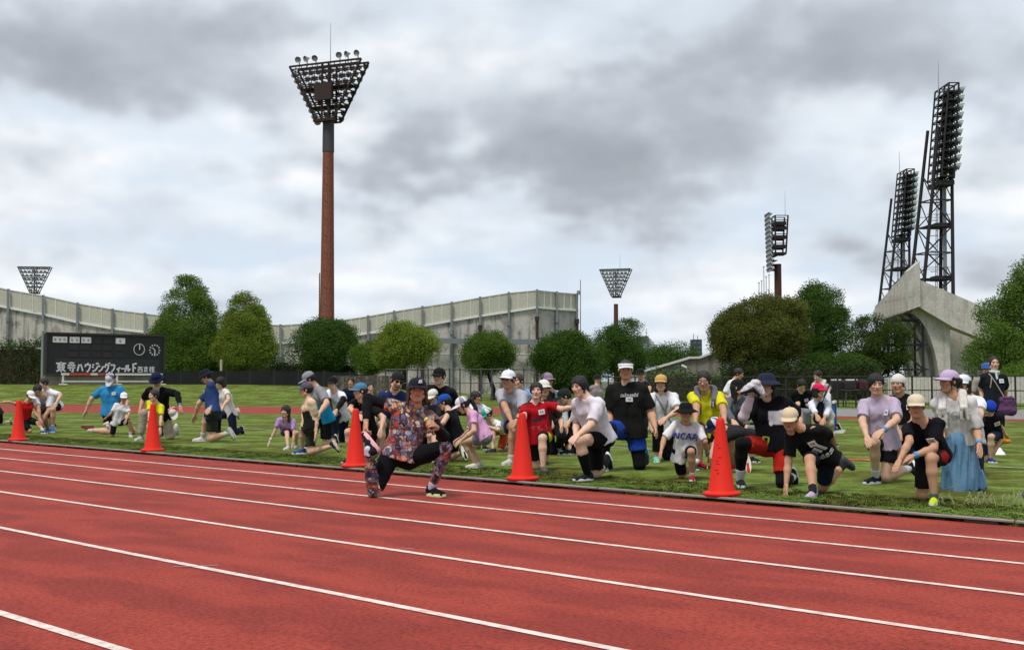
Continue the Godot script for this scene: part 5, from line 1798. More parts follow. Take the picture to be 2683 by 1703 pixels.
func canon() -> void:
	# head: one unit from chin to crown, facing +z
	var face := [
		[Vector3(0, 0.12, -0.06), Vector3(0.325, 0.37, 0.40)],
		[Vector3(0, -0.12, 0.07), Vector3(0.25, 0.36, 0.27)],
		[Vector3(-0.05, -0.38, 0.2), Vector3(0.05, -0.38, 0.2), 0.095, 0.095],
		[Vector3(-0.2, -0.22, 0.02), Vector3(-0.08, -0.38, 0.17), 0.1, 0.09],
		[Vector3(0.2, -0.22, 0.02), Vector3(0.08, -0.38, 0.17), 0.1, 0.09],
		[Vector3(-0.14, 0.115, 0.275), Vector3(0.14, 0.115, 0.275), 0.06, 0.06],
		[Vector3(-0.17, -0.06, 0.22), Vector3(-0.13, -0.1, 0.23), 0.1, 0.1],
		[Vector3(0.17, -0.06, 0.22), Vector3(0.13, -0.1, 0.23), 0.1, 0.1],
		[Vector3(0.0, 0.06, 0.33), Vector3(0, -0.09, 0.405), 0.03, 0.048],
		[Vector3(-0.045, -0.1, 0.36), Vector3(0.045, -0.1, 0.36), 0.035, 0.035],
		[Vector3(-0.07, -0.205, 0.305), Vector3(0.07, -0.205, 0.305), 0.045, 0.045],
		[Vector3(-0.335, 0.0, -0.03), Vector3(0.045, 0.105, 0.065)],
		[Vector3(0.335, 0.0, -0.03), Vector3(0.045, 0.105, 0.065)],
		[Vector3(-0.13, 0.035, 0.405), Vector3(-0.13, 0.035, 0.40), 0.075, 0.075, 4],
		[Vector3(0.13, 0.035, 0.405), Vector3(0.13, 0.035, 0.40), 0.075, 0.075, 4],
		[Vector3(-0.125, 0.03, 0.275), Vector3(-0.125, 0.03, 0.27), 0.062, 0.062],
		[Vector3(0.125, 0.03, 0.275), Vector3(0.125, 0.03, 0.27), 0.062, 0.062],
		[Vector3(0, -0.25, -0.08), Vector3(0, -0.58, -0.14), 0.175, 0.185],
	]
	shape.head = field_mesh(face, 0.024, 0.03)
	shape.head_far = field_mesh(face, 0.05, 0.04)
	# hair, same frame; each also without what a hat covers
	var skull := [Vector3(0, 0.135, -0.075), Vector3(0.375, 0.415, 0.445)]
	var open_face := [Vector3(0, -0.16, 0.34), Vector3(0.335, 0.43, 0.36), 4]
	var nape := [Vector3(0, -0.72, -0.1), Vector3(0.7, 0.45, 0.7), 4]
	var jaw := [Vector3(0, -0.47, 0.22), Vector3(0.62, 0.44, 0.44), 4]
	var under_hat := [Vector3(0, 0.63, -0.05), Vector3(0.8, 0.50, 0.9), 4]
	var fringe := [Vector3(0.05, -0.22, 0.38), Vector3(0.32, 0.46, 0.37), 4]
	var styles := {
		"short": [[skull, open_face, jaw, nape], 0.045, Vector3(12, 5, 12)],
		"buzz": [[[Vector3(0, 0.125, -0.085), Vector3(0.35, 0.395, 0.42)], [Vector3(0, -0.2, 0.36), Vector3(0.34, 0.52, 0.42), 4], jaw, nape], 0.004, Vector3(9, 5, 9)],
		"bowl": [[[Vector3(0, 0.12, -0.05), Vector3(0.385, 0.425, 0.44)], fringe, jaw, nape], 0.06, Vector3(12, 4, 12)],
		"bob": [[[Vector3(0, 0.10, -0.06), Vector3(0.40, 0.43, 0.44)], [Vector3(-0.25, 0.0, -0.1), Vector3(-0.27, -0.4, -0.08), 0.15, 0.13], [Vector3(0.25, 0.0, -0.1), Vector3(0.27, -0.4, -0.08), 0.15, 0.13], [Vector3(-0.1, 0, -0.3), Vector3(-0.1, -0.38, -0.28), 0.16, 0.14], [Vector3(0.1, 0, -0.3), Vector3(0.1, -0.38, -0.28), 0.16, 0.14], [Vector3(0, -0.3, 0.34), Vector3(0.27, 0.42, 0.34), 4]], 0.06, Vector3(10, 2.5, 10)],
		"shoulder": [[[Vector3(0, 0.10, -0.06), Vector3(0.40, 0.43, 0.44)], [Vector3(-0.28, 0.0, -0.06), Vector3(-0.40, -0.5, -0.02), 0.11, 0.06], [Vector3(0.28, 0.0, -0.06), Vector3(0.40, -0.45, -0.02), 0.11, 0.06], [Vector3(-0.12, 0, -0.3), Vector3(-0.16, -0.6, -0.28), 0.17, 0.12], [Vector3(0.12, 0, -0.3), Vector3(0.16, -0.6, -0.28), 0.17, 0.12], [Vector3(0, -0.22, 0.36), Vector3(0.325, 0.46, 0.42), 4]], 0.07, Vector3(10, 2.5, 10)],
		"long": [[[Vector3(0, 0.10, -0.06), Vector3(0.39, 0.43, 0.44)], [Vector3(-0.22, 0.0, -0.15), Vector3(-0.27, -0.85, -0.12), 0.16, 0.09], [Vector3(0.22, 0.0, -0.15), Vector3(0.27, -0.85, -0.12), 0.16, 0.09], [Vector3(0, 0, -0.3), Vector3(0, -0.95, -0.33), 0.2, 0.12], [Vector3(0, -0.3, 0.34), Vector3(0.27, 0.45, 0.34), 4]], 0.07, Vector3(10, 2, 10)],
		"pony": [[skull, open_face, jaw, nape, [Vector3(0, 0.12, -0.46), Vector3(0, 0.05, -0.62), 0.12, 0.13], [Vector3(0, 0.05, -0.62), Vector3(0.03, -0.5, -0.62), 0.14, 0.12], [Vector3(0.03, -0.5, -0.62), Vector3(0.0, -1.35, -0.42), 0.13, 0.05], [Vector3(-0.3, 0, 0.06), Vector3(-0.31, -0.35, 0.1), 0.045, 0.03], [Vector3(0.3, 0, 0.06), Vector3(0.31, -0.35, 0.1), 0.045, 0.03]], 0.05, Vector3(10, 2, 10)],
		"tail": [[[Vector3(0, 0.12, -0.05), Vector3(0.39, 0.42, 0.44)], [Vector3(-0.3, 0.05, -0.02), Vector3(-0.31, -0.3, 0.03), 0.09, 0.05], [Vector3(0.3, 0.05, -0.02), Vector3(0.31, -0.3, 0.03), 0.09, 0.05], fringe, nape, [Vector3(0, 0.0, -0.46), Vector3(0, -0.08, -0.56), 0.1, 0.13], [Vector3(0, -0.08, -0.56), Vector3(0, -0.5, -0.5), 0.14, 0.08]], 0.05, Vector3(10, 3, 10)],
		"tied": [[[Vector3(0, 0.13, -0.08), Vector3(0.36, 0.40, 0.43)], [Vector3(0, -0.2, 0.36), Vector3(0.34, 0.5, 0.40), 4], jaw, nape, [Vector3(0, 0.0, -0.5), Vector3(0, -0.05, -0.52), 0.15, 0.15]], 0.03, Vector3(9, 5, 9)],
	}
	for k in styles:
		var st: Array = styles[k]
		meshes[k] = mesh_of(field_mesh(st[0], 0.026, 0.025, st[1], st[2] * Vector3(1.5, 0.8, 1.5)))
		if k in ["short", "buzz", "bob", "shoulder", "long", "pony"]:
			var cut: Array = st[0].duplicate()
			cut.insert(4 if k == "pony" else cut.size(), under_hat)
			meshes[k + "_hat"] = mesh_of(field_mesh(cut, 0.028, 0.025, st[1], st[2] * Vector3(1.5, 0.8, 1.5)))
	# hands: one unit from wrist to fingertips along +y, palm towards +z, thumb on +x
	for kind in ["relaxed", "grip"]:
		var c := 0.35 if kind == "relaxed" else 1.35
		var pr := [[Vector3(0, -0.12, 0), Vector3(0, 0.1, 0), 0.14, 0.13], [Vector3(-0.1, 0.12, 0), Vector3(-0.14, 0.44, 0), 0.1, 0.085], [Vector3(0.08, 0.12, 0), Vector3(0.12, 0.46, 0), 0.11, 0.085], [Vector3(0, 0.12, 0), Vector3(0, 0.46, 0), 0.1, 0.09]]
		for f in 4:
			var x := -0.165 + f * 0.11
			var ln: float = [0.34, 0.43, 0.47, 0.42][f]
			var p := Vector3(x, 0.47, 0)
			var a := c * 0.35
			for s in 3:
				var q = p + Vector3(x * 0.12, cos(a), sin(a)) * ln * [0.42, 0.33, 0.25][s]
				pr.append([p, q, 0.062 - s * 0.006, 0.056 - s * 0.006])
				p = q
				a += c * 0.62
		pr.append([Vector3(0.12, 0.12, 0.03), Vector3(0.26, 0.30, 0.12), 0.085, 0.066])
		pr.append([Vector3(0.26, 0.30, 0.12), Vector3(0.27, 0.48, 0.12 + 0.12 * c), 0.064, 0.052])
		shape["hand_" + kind] = field_mesh(pr, 0.036, 0.022)
	# shoe: one unit long, ankle at the origin, toe along +z, sole down
	shape.shoe = field_mesh([[Vector3(0, -0.13, -0.14), Vector3(0, -0.2, 0.22), 0.145, 0.14], [Vector3(-0.02, -0.2, 0.2), Vector3(-0.01, -0.235, 0.56), 0.145, 0.115], [Vector3(0.04, -0.21, 0.2), Vector3(0.03, -0.235, 0.52), 0.13, 0.11], [Vector3(0, -0.12, -0.1), Vector3(0, 0.06, -0.1), 0.14, 0.13, 1], [Vector3(0, -0.05, 0.0), Vector3(0, -0.14, 0.24), 0.11, 0.08]], 0.036, 0.05)
	var sole := st_new()
	var pts := []
	for k in 28:
		var a := TAU * k / 28.0
		var z := cos(a)
		var w := 0.165 * (0.92 if z < 0 else 1.0)
		pts.append(Vector3(sin(a) * w * pow(absf(sin(a)), -0.12) if absf(sin(a)) > 0.01 else 0.0, 0, 0.21 + z * 0.485))
	for k in 28:
		var p: Vector3 = pts[k]
		var q: Vector3 = pts[(k + 1) % 28]
		var lift_p := 0.05 * smoothstep(0.45, 0.72, p.z)
		var lift_q := 0.05 * smoothstep(0.45, 0.72, q.z)
		var p0 := p * Vector3(0.93, 1, 1) + Vector3(0, -0.345 + lift_p, 0)
		var q0 := q * Vector3(0.93, 1, 1) + Vector3(0, -0.345 + lift_q, 0)
		var p1 := p * Vector3(1.04, 1, 1) + Vector3(0, -0.30 + lift_p, 0)
		var q1 := q * Vector3(1.04, 1, 1) + Vector3(0, -0.30 + lift_q, 0)
		var p2 := p + Vector3(0, -0.205, 0)
		var q2 := q + Vector3(0, -0.205, 0)
		quad(sole, p0, p1, q1, q0)
		quad(sole, p1, p2, q2, q1)
		tri(sole, Vector3(0, -0.345, 0.21), p0, q0)
		tri(sole, Vector3(0, -0.2, 0.21), q2, p2)
	shape.sole = done(sole)
	meshes["shoe"] = mesh_of(shape.shoe)
	hats()

func hats() -> void:
	# cap crown: six gores, alternate surfaces so that a second colour can be worn
	var c := Vector3(0, 0.19, -0.055)
	var r := Vector3(0.375, 0.355, 0.445)
	var am := ArrayMesh.new()
	for which in 2:
		var st := st_new()
		st.set_smooth_group(1)
		for i in 36:
			var front := i < 6 or i >= 30
			var seam := i % 6 == 0 or i % 6 == 5
			if (1 if not front and not seam else 0) != which:
				continue
			for j in 9:
				var q := []
				for e in [[0, 0], [1, 0], [1, 1], [0, 1]]:
					var a = TAU * (i + e[0] - 0.0) / 36.0
					var b = PI / 2 * (j + e[1]) / 9.0
					var rr := cos(b)
					rr = pow(rr, 0.82)
					q.append(c + Vector3(sin(a) * rr * r.x, sin(b) * r.y - (0.03 if j + e[1] == 0 else 0.0), cos(a) * rr * r.z))
				quad(st, q[0], q[1], q[2], q[3])
		am = st.commit(am) if false else append_surface(am, st)
	meshes.cap = am
	# brim
	var sb := st_new()
	sb.set_smooth_group(1)
	for side in [0.0, -0.018]:
		for i in 14:
			for j in 5:
				var q := []
				for e in [[0, 0], [1, 0], [1, 1], [0, 1]]:
					var u = (i + e[0]) / 14.0 * 2.0 - 1.0
					var v = (j + e[1]) / 5.0
					var a = u * 1.12
					var p0 := c + Vector3(sin(a) * r.x, -0.02, cos(a) * r.z)
					var reach := 0.40 * pow(maxf(0.0, 1.0 - pow(absf(u), 2.6)), 0.6)
					q.append(p0 + Vector3(u * 0.02, -0.05 * v * v * (reach / 0.4) - 0.14 * u * u * 0.6 * v - 0.015 * v, reach * v) + Vector3(0, side, 0))
				if side == 0.0:
					quad(sb, q[0], q[1], q[2], q[3])
				else:
					quad(sb, q[3], q[2], q[1], q[0])
	meshes.brim = done(sb)
	# band of a visor
	var sv := st_new()
	lathe(sv, [Vector2(0.375, 0.17), Vector2(0.382, 0.18), Vector2(0.375, 0.31), Vector2(0.36, 0.32)], 28, Vector3(0, 0, -0.055), 1.16)
	meshes.visor = done(sv)
	# bucket and wide hats
	for w in [["bucket", 0.58, 0.06, 0.36], ["wide", 0.70, 0.03, 0.38]]:
		var s := st_new()
		var prof := [Vector2(0.0, 0.57), Vector2(0.18, 0.56), Vector2(0.29, 0.52), Vector2(0.355, 0.43), Vector2(0.385, 0.25), Vector2(0.395, 0.22), Vector2(0.52, 0.155), Vector2(w[1], w[2]), Vector2(w[1] - 0.005, w[2] - 0.02), Vector2(0.5, 0.14), Vector2(0.39, 0.20)]
		s.set_smooth_group(1)
		for i in prof.size() - 1:
			for k in 32:
				var q := []
				for e in [[i, k], [i + 1, k], [i + 1, k + 1], [i, k + 1]]:
					var a: float = TAU * e[1] / 32.0
					var p: Vector2 = prof[e[0]]
					var wob := 0.03 * sin(a * 3.0 + 1.0) * smoothstep(0.45, 0.7, p.x)
					q.append(Vector3(cos(a) * p.x, p.y + wob, sin(a) * p.x * 1.1 - 0.05))
				quad(s, q[0], q[1], q[2], q[3])
		meshes[w[0]] = done(s)
	meshes.bandana = mesh_of(field_mesh([[Vector3(0, 0.15, -0.065), Vector3(0.375, 0.40, 0.445)], [Vector3(0, -0.52, 0.2), Vector3(0.9, 0.62, 0.9), 4], [Vector3(0.05, 0.05, -0.47), Vector3(0.12, 0.0, -0.55), 0.09, 0.07], [Vector3(0.12, 0.0, -0.55), Vector3(0.3, -0.35, -0.5), 0.06, 0.04]], 0.034, 0.03, 0.02))

func append_surface(am: ArrayMesh, st: SurfaceTool) -> ArrayMesh:
	st.generate_normals()
	return st.commit(am)

# ------------------------------------------------------------------ people
const SKIN := ["e2bda7", "e1baa4", "d6ae95", "c4977b"]
var pattern: StandardMaterial3D

func cloth(hex: String) -> StandardMaterial3D:
	if hex == "PATTERN":
		return pattern_material()
	var key := "cloth" + hex
	if not mats.has(key):
		var m := StandardMaterial3D.new()
		m.albedo_color = Color(hex)
		m.roughness = 0.9
		m.metallic_specular = 0.25
		m.rim_enabled = true
		m.rim = 0.25
		m.rim_tint = 0.6
		m.albedo_texture = grain_texture(0.14)
		m.uv1_triplanar = true
		m.uv1_scale = Vector3(3, 3, 3)
		mats[key] = m
	return mats[key]

func pattern_material() -> StandardMaterial3D:
	if mats.has("pattern"):
		return mats["pattern"]
	# many overlapping painted shapes with dark outlines
	var n := 512
	var img := Image.create(n, n, false, Image.FORMAT_RGB8)
	img.fill(Color("4b3a45"))
	var cols := ["c9603a", "d98b6a", "8794ab", "3a4266", "b9b2ac", "7b4a3e", "d3a06a", "5c6384", "a8443c", "20202c", "93717a", "cdbfb4"]
	var r := RandomNumberGenerator.new()
	r.seed = 99
	for k in 900:
		var cx := r.randi_range(0, n - 1)
		var cy := r.randi_range(0, n - 1)
		var a := r.randf_range(6, 24)
		var b := a * r.randf_range(0.35, 0.9)
		var t := r.randf() * PI
		var c := Color(cols[r.randi_range(0, cols.size() - 1)])
		var hook := r.randf() < 0.4
		var ph := r.randf() * TAU
		for y in range(-26, 27):
			for x in range(-26, 27):
				var u := x * cos(t) + y * sin(t)
				var v := -x * sin(t) + y * cos(t) + (4.0 * sin(u * 0.22 + ph) if hook else 0.0)
				var q := (u * u) / (a * a) + (v * v) / (b * b)
				if q < 1.0:
					img.set_pixel(posmod(cx + x, n), posmod(cy + y, n), c if q < 0.72 else Color("241f2c"))
	var m := StandardMaterial3D.new()
	m.albedo_texture = ImageTexture.create_from_image(img)
	m.uv1_triplanar = true
	m.uv1_scale = Vector3(1.15, 1.15, 1.15)
	m.roughness = 0.85
	m.metallic_specular = 0.3
	mats["pattern"] = m
	return m

func vertex_material(rough: float, sss := 0.0) -> StandardMaterial3D:
	var key := "vc%s%s" % [rough, sss]
	if not mats.has(key):
		var m := StandardMaterial3D.new()
		m.vertex_color_use_as_albedo = true
		m.roughness = rough
		m.metallic_specular = 0.3
		m.albedo_texture = grain_texture(0.10)
		m.uv1_triplanar = true
		m.uv1_scale = Vector3(2.2, 2.2, 2.2)
		if sss > 0:
			m.subsurf_scatter_enabled = true
			m.subsurf_scatter_strength = sss
		mats[key] = m
	return mats[key]

func off_bone(p: Vector3, a: Vector3, b: Vector3) -> float:
	var ba := b - a
	return (p - a - ba * clampf((p - a).dot(ba) / ba.length_squared(), 0.0, 1.0)).length()

func along_bone(a: Vector3, b: Vector3, f: float) -> Vector3:
	return a.lerp(b, f)

func build_person(d: Dictionary) -> void:
	var j := []
	for i in 15:
		j.append(Vector3(d.j[i * 3], d.j[i * 3 + 1], d.j[i * 3 + 2]) / 1000.0)
	var head: Vector3 = j[0]
	var neck: Vector3 = j[1]
	var pel: Vector3 = j[2]
	var sh := [j[3], j[4]]
	var hip := [j[5], j[6]]
	var el := [j[7], j[9]]
	var wr := [j[8], j[10]]
	var kn := [j[11], j[13]]
	var an := [j[12], j[14]]
	var h: float = d.h
	var b: float = d.b
	var o: Dictionary = d.o
	var at := Vector3(d.at[0], 0, d.at[1])
	var dist := at.length()
	var cell := 0.0150 if dist < 15.0 else (0.020 if dist < 19.0 else 0.027)
	var t := thing("person", d.l, "person", at, 0.0, d.g)
	var spine := (pel - neck).normalized()
	var lat: Vector3 = (sh[0] - sh[1]).normalized()
	var front := lat.cross(-spine).normalized()
	var skin := Color(SKIN[d.sk]).srgb_to_linear()
	# --- body: one continuous skin
	var rs := h * b
	var tb := torso_bones(neck, pel, lat, sh, hip, h, b, 0.0)
	var pr := []
	pr.append_array(tb)
	pr.append([neck - spine * 0.01, neck.lerp(head, 0.55), 0.033 * h, 0.030 * h])
	for s in 2:
		pr.append([sh[s], el[s], 0.029 * rs, 0.0245 * rs])
		pr.append([el[s], el[s].lerp(wr[s], 0.4), 0.0245 * rs, 0.024 * rs])
		pr.append([el[s].lerp(wr[s], 0.4), wr[s], 0.024 * rs, 0.0165 * rs])
		pr.append([hip[s], kn[s], 0.051 * rs, 0.034 * rs])
		pr.append([kn[s], kn[s].lerp(an[s], 0.35), 0.0335 * rs, 0.0345 * rs])
		pr.append([kn[s].lerp(an[s], 0.35), an[s], 0.0345 * rs, 0.021 * rs])
	var body := field_mesh(pr, cell, 0.022 * h / 1.7)
	var nb: int = body[0].size()
	# head
	var hl: float = d.hl
	var hb := Basis(Vector3.UP, deg_to_rad(d.hd[0])) * Basis(Vector3.RIGHT, deg_to_rad(d.hd[1])) * Basis(Vector3.BACK, deg_to_rad(d.hd[2]))
	var ht := Transform3D(hb.scaled_local(Vector3(hl, hl, hl)), head)
	var hm: Array = shape.head if dist < 19.5 else shape.head_far
	join(body, hm, ht)
	# hands
	var hands: Array = o.get("hand", ["relaxed", "relaxed"])
	var nh: int = body[0].size()
	for s in 2:
		var fwd: Vector3 = (wr[s] - el[s]).normalized()
		var palm = (pel - wr[s]) + front * 0.12
		palm = (palm - fwd * palm.dot(fwd)).normalized()
		var side := fwd.cross(palm)
		var hs := 0.106 * h
		var hbasis := Basis(side * hs * (1.0 if s == 0 else -1.0), fwd * hs, palm * hs)
		join(body, shape["hand_" + hands[s]], Transform3D(hbasis, wr[s] + fwd * 0.008))
	var cols := PackedColorArray()
	cols.resize(body[0].size())
	cols.fill(skin)
	var hv: PackedVector3Array = hm[0]
	var hair_c := Color(o.get("hair", ["short", "#1a1716"])[1]).srgb_to_linear()
	var lip := skin * Color(0.78, 0.55, 0.55)
	for i in hv.size():
		var v := hv[i]
		var ax := absf(v.x)
		if v.z > 0.14:
			if absf(ax - 0.128) < 0.062 and absf(v.y - 0.033) < 0.027:
				cols[nb + i] = Color(0.02, 0.016, 0.014) if absf(ax - 0.125) < 0.034 else Color(0.42, 0.38, 0.36)
			elif absf(ax - 0.135) < 0.085 and absf(v.y - 0.118) < 0.02:
				cols[nb + i] = skin.lerp(hair_c, 0.9)
			elif ax < 0.088 and absf(v.y + 0.205) < 0.036 and v.z > 0.31:
				cols[nb + i] = lip
			elif absf(ax - 0.19) < 0.09 and absf(v.y + 0.08) < 0.07:
				cols[nb + i] = skin * Color(1.04, 0.86, 0.84)
			elif "beard" in o.get("ex", []) and v.y < -0.14 and ax < 0.2:
				cols[nb + i] = skin.lerp(hair_c, 0.6)
	var bm := part("body", mesh_of(body, cols), vertex_material(0.55, 0.04), t)
	bm.name = "body"
	# --- shirt
	var top: Array = o.top
	var hems := []
	for s in 2:
		var raised = (kn[s] - hip[s]).normalized().dot(spine) < 0.62
		hems.append(pel + spine * (minf(top[2], 0.022) if raised else float(top[2])) * h)
	var sr := torso_bones(neck, pel, lat, sh, hip, h, b, 0.011 * h / 1.7 + 0.004, hems)
	for s in 2:
		if top[2] > 0.08 and (kn[s] - hip[s]).normalized().dot(spine) < 0.62:
			# a long shirt lies over the raised thigh
			sr.append([hip[s] - spine * 0.012 * h, hip[s].lerp(kn[s], 0.42) - spine * 0.012 * h, 0.064 * rs, 0.066 * rs, 1])
	for s in 2:
		var f: float = top[1]
		if f > 0.0:
			if f <= 1.0:
				sr.append([sh[s].lerp(el[s], 0.05), along_bone(sh[s], el[s], f), 0.0385 * rs, 0.0415 * rs, 1])
			else:
				sr.append([sh[s], el[s], 0.039 * rs, 0.034 * rs])
				sr.append([el[s], along_bone(el[s], wr[s], minf(f - 1.0, 0.96)), 0.034 * rs, 0.027 * rs, 1])
	sr.append([neck - spine * 0.005, neck.lerp(head, 0.9), 0.030 * h, 0.034 * h, 4])
	var sf := field_mesh(sr, cell, 0.022, 0.013, Vector3(9, 4.5, 9))
	var sc := PackedColorArray()
	var sm: StandardMaterial3D = cloth(top[0])
	if top[0] != "PATTERN":
		sc.resize(sf[0].size())
		var c0 := Color(top[0]).srgb_to_linear()
		var c2 := c0
		var split := 9.0
		if o.has("top2"):
			c2 = Color(o.top2[0]).srgb_to_linear()
			split = o.top2[1]
		var sl := c0
		if o.has("sleevec"):
			sl = Color(o.sleevec).srgb_to_linear()
		var tl := (pel - neck).length()
		var sv: PackedVector3Array = sf[0]
		var ex: Array = o.get("ex", [])
		for i in sv.size():
			var p := sv[i] - neck
			var u := p.dot(spine) / tl
			var l := p.dot(lat) / h
			var fr := p.dot(front) / h
			var c := c2 if u > split else c0
			if u < 0.75 and minf(off_bone(sv[i], sh[0].lerp(el[0], 0.15), el[0]), off_bone(sv[i], sh[1].lerp(el[1], 0.15), el[1])) < 0.05 * h:
				c = sl
			if "panel" in ex and l > -0.015 and l < 0.13 and u > 0.28 and u < 0.56 and fr > 0.0:
				c = Color(0.72, 0.7, 0.76)
			if o.has("inner") and fr > 0.02 and l < 0.035 and l > -0.06:
				c = Color(o.inner).srgb_to_linear()
			if "printred" in ex and fr > 0.0:
				if u > 0.46 and u < 0.56 and absf(l) < 0.045:
					c = Color(0.03, 0.03, 0.06)
				elif u > 0.68 and u < 0.78 and absf(l - 0.01) < 0.07 and fposmod(l * 90.0, 1.0) < 0.55:
					c = Color(0.33, 0.12, 0.13)
				elif u < 0.05:
					c = Color(0.05, 0.012, 0.018)
			if "print" in ex and fr > 0.0 and u > 0.35 and u < 0.6 and absf(l) < 0.05:
				c = Color(0.62, 0.6, 0.72)
			sc[i] = c
		sm = vertex_material(0.9)
	var shirt := part("shirt", mesh_of(sf, sc), sm, t)
	if o.has("collar"):
		var cm := field_mesh([[neck + spine * 0.022 * h + front * 0.01, neck + spine * 0.004 * h + front * 0.01, 0.047 * h, 0.040 * h], [neck - spine * 0.03, neck.lerp(head, 0.9), 0.036 * h, 0.038 * h, 4]], 0.014, 0.01)
		part("collar", mesh_of(cm), cloth(o.collar), shirt)
	# --- shorts, trousers or skirt
	if o.has("tights"):
		var lp := [[hip[0], hip[1], 0.056 * rs, 0.056 * rs]]
		for s in 2:
			lp.append([hip[s], kn[s], 0.0535 * rs, 0.0365 * rs])
			lp.append([kn[s], kn[s].lerp(an[s], 0.35), 0.0362 * rs, 0.0372 * rs])
			lp.append([kn[s].lerp(an[s], 0.35), kn[s].lerp(an[s], 0.93), 0.0372 * rs, 0.0245 * rs, 1])
		part("leggings", mesh_of(field_mesh(lp, cell, 0.02)), cloth(o.tights), t)
	var bot: Array = o.bot
	var wp := [[hip[0] + spine * 0.01, hip[1] + spine * 0.01, 0.058 * rs, 0.058 * rs], [hip[0] - spine * 0.045 * h, hip[1] - spine * 0.045 * h, 0.046 * rs, 0.046 * rs]]
	for s in 2:
		var f: float = bot[1]
		if s == 1 and o.has("bot2"):
			f = o.bot2
		if f <= 1.0:
			wp.append([hip[s], along_bone(hip[s], kn[s], f), 0.058 * rs, lerpf(0.060, 0.049, f) * rs, 1])
		else:
			wp.append([hip[s], kn[s], 0.060 * rs, 0.045 * rs])
			wp.append([kn[s], along_bone(kn[s], an[s], f - 1.0), 0.044 * rs, 0.036 * rs, 1])
	if o.has("skirt"):
		var low: Vector3 = (kn[0] + kn[1]) / 2
		low.y = 0.012
		var feet: Vector3 = (an[0] + an[1]) / 2
		feet.y = 0.05
		wp = [[pel - spine * 0.05, low + Vector3(0, 0.0, 0), 0.092 * rs, 0.128 * rs, 1], [pel, feet.lerp(low, 0.35), 0.07 * rs, 0.11 * rs]]
		part("skirt", mesh_of(field_mesh(wp, cell, 0.03, 0.045, Vector3(12, 1.3, 12))), cloth(o.skirt), t)
	else:
		var wf := field_mesh(wp, cell, 0.02, 0.008, Vector3(10, 9, 10))
		var bc := PackedColorArray()
		var bmat := cloth(bot[0])
		if o.has("trim"):
			bc.resize(wf[0].size())
			bc.fill(Color(bot[0]).srgb_to_linear())
			var tc := Color(o.trim).srgb_to_linear()
			var wv: PackedVector3Array = wf[0]
			for i in wv.size():
				var p = wv[i] - hip[0]
				var u = p.dot((kn[0] - hip[0]).normalized()) / h
				if p.dot(lat) / h > 0.028 and u > 0.015 and u < 0.19:
					bc[i] = tc
			bmat = vertex_material(0.9)
		part("shorts" if bot[1] <= 1.0 else "trousers", mesh_of(wf, bc), bmat, t)
	# --- arm sleeves, socks
	var arms: Array = o.get("arms", ["", ""])
	for s in 2:
		if arms[s] != "":
			part("arm_sleeve", mesh_of(field_mesh([[sh[s], el[s], 0.0335 * rs, 0.0295 * rs], [el[s], el[s].lerp(wr[s], 0.4), 0.0295 * rs, 0.0285 * rs], [el[s].lerp(wr[s], 0.4), el[s].lerp(wr[s], 0.94), 0.0285 * rs, 0.0215 * rs, 1]], 0.014, 0.022)), cloth(arms[s]), t)
		if o.has("sock"):
			var f: float = o.sock[1]
			part("sock", mesh_of(field_mesh([[an[s].lerp(kn[s], -0.02), an[s].lerp(kn[s], f), 0.0245 * rs, (0.0255 + 0.0208 * f) * rs, 1]], 0.013, 0.01)), cloth(o.sock[0]), t)
	# --- shoes
	for s in 2:
		var toe := Vector3(d.f[s * 6], d.f[s * 6 + 1], d.f[s * 6 + 2]) / 100.0
		var up := Vector3(d.f[s * 6 + 3], d.f[s * 6 + 4], d.f[s * 6 + 5]) / 100.0
		var L := 0.158 * h
		var bs := Basis(up.cross(toe) * L, up * L, toe * L)
		var sp: Array = o.shoe
		if o.has("shoe2") and s == 1:
			sp = o.shoe2
		var so := part("shoe", meshes.shoe, cloth(sp[0]), t, Transform3D(bs, an[s]))
		part("sole", shape.sole, mat(sp[1], 0.7), so)
		var lace := meshes.get_or_add("laces", lace_mesh()) as ArrayMesh
		part("laces", lace, mat(sp[1], 0.8), so)
	# --- hair and headwear
	if o.has("hair"):
		part("hair", meshes[o.hair[0] + ("_hat" if o.has("hat") and o.hat[0] != "visor" else "")], mat(o.hair[1], 0.55, 0, 0.3), t, ht)
	if o.has("hat"):
		var kind: String = o.hat[0]
		var hc := cloth(o.hat[1])
		var hn: MeshInstance3D
		match kind:
			"cap", "cap0":
				hn = part("cap", meshes.cap, null, t, ht)
				hn.set_surface_override_material(0, hc)
				hn.set_surface_override_material(1, cloth(o.hat[2]) if o.hat[2] != "" else hc)
				if kind == "cap":
					part("brim", meshes.brim, hc, hn)
				part("button", meshes.get_or_add("button", ball(0.035)), hc, hn, Transform3D(Basis(), Vector3(0, 0.575, -0.055)))
			"visor":
				hn = part("visor", meshes.visor, hc, t, ht)
				part("brim", meshes.brim, hc, hn)
			"bandana":
				hn = part("bandana", meshes.bandana, hc, t, ht)
			_:
				hn = part("hat", meshes[kind], hc, t, ht)
		hat_mark(o, hn)
	extras(d, o, t, sf, neck, pel, spine, lat, front, sh, el, wr, kn, an, hip, ht, h, b)

func ball(r: float) -> ArrayMesh:
	var st := st_new()
	lathe(st, [Vector2(0, r), Vector2(r * 0.7, r * 0.7), Vector2(r, 0), Vector2(r * 0.7, -r * 0.7), Vector2(0, -r)], 10)
	return done(st)

func lace_mesh() -> ArrayMesh:
	var st := st_new()
	for k in 4:
		var z := 0.08 + k * 0.065
		var y := -0.012 - k * 0.034
		bar(st, Vector3(-0.075, y - 0.012, z), Vector3(0.075, y - 0.012, z), 0.022, 0.02)
	return done(st)

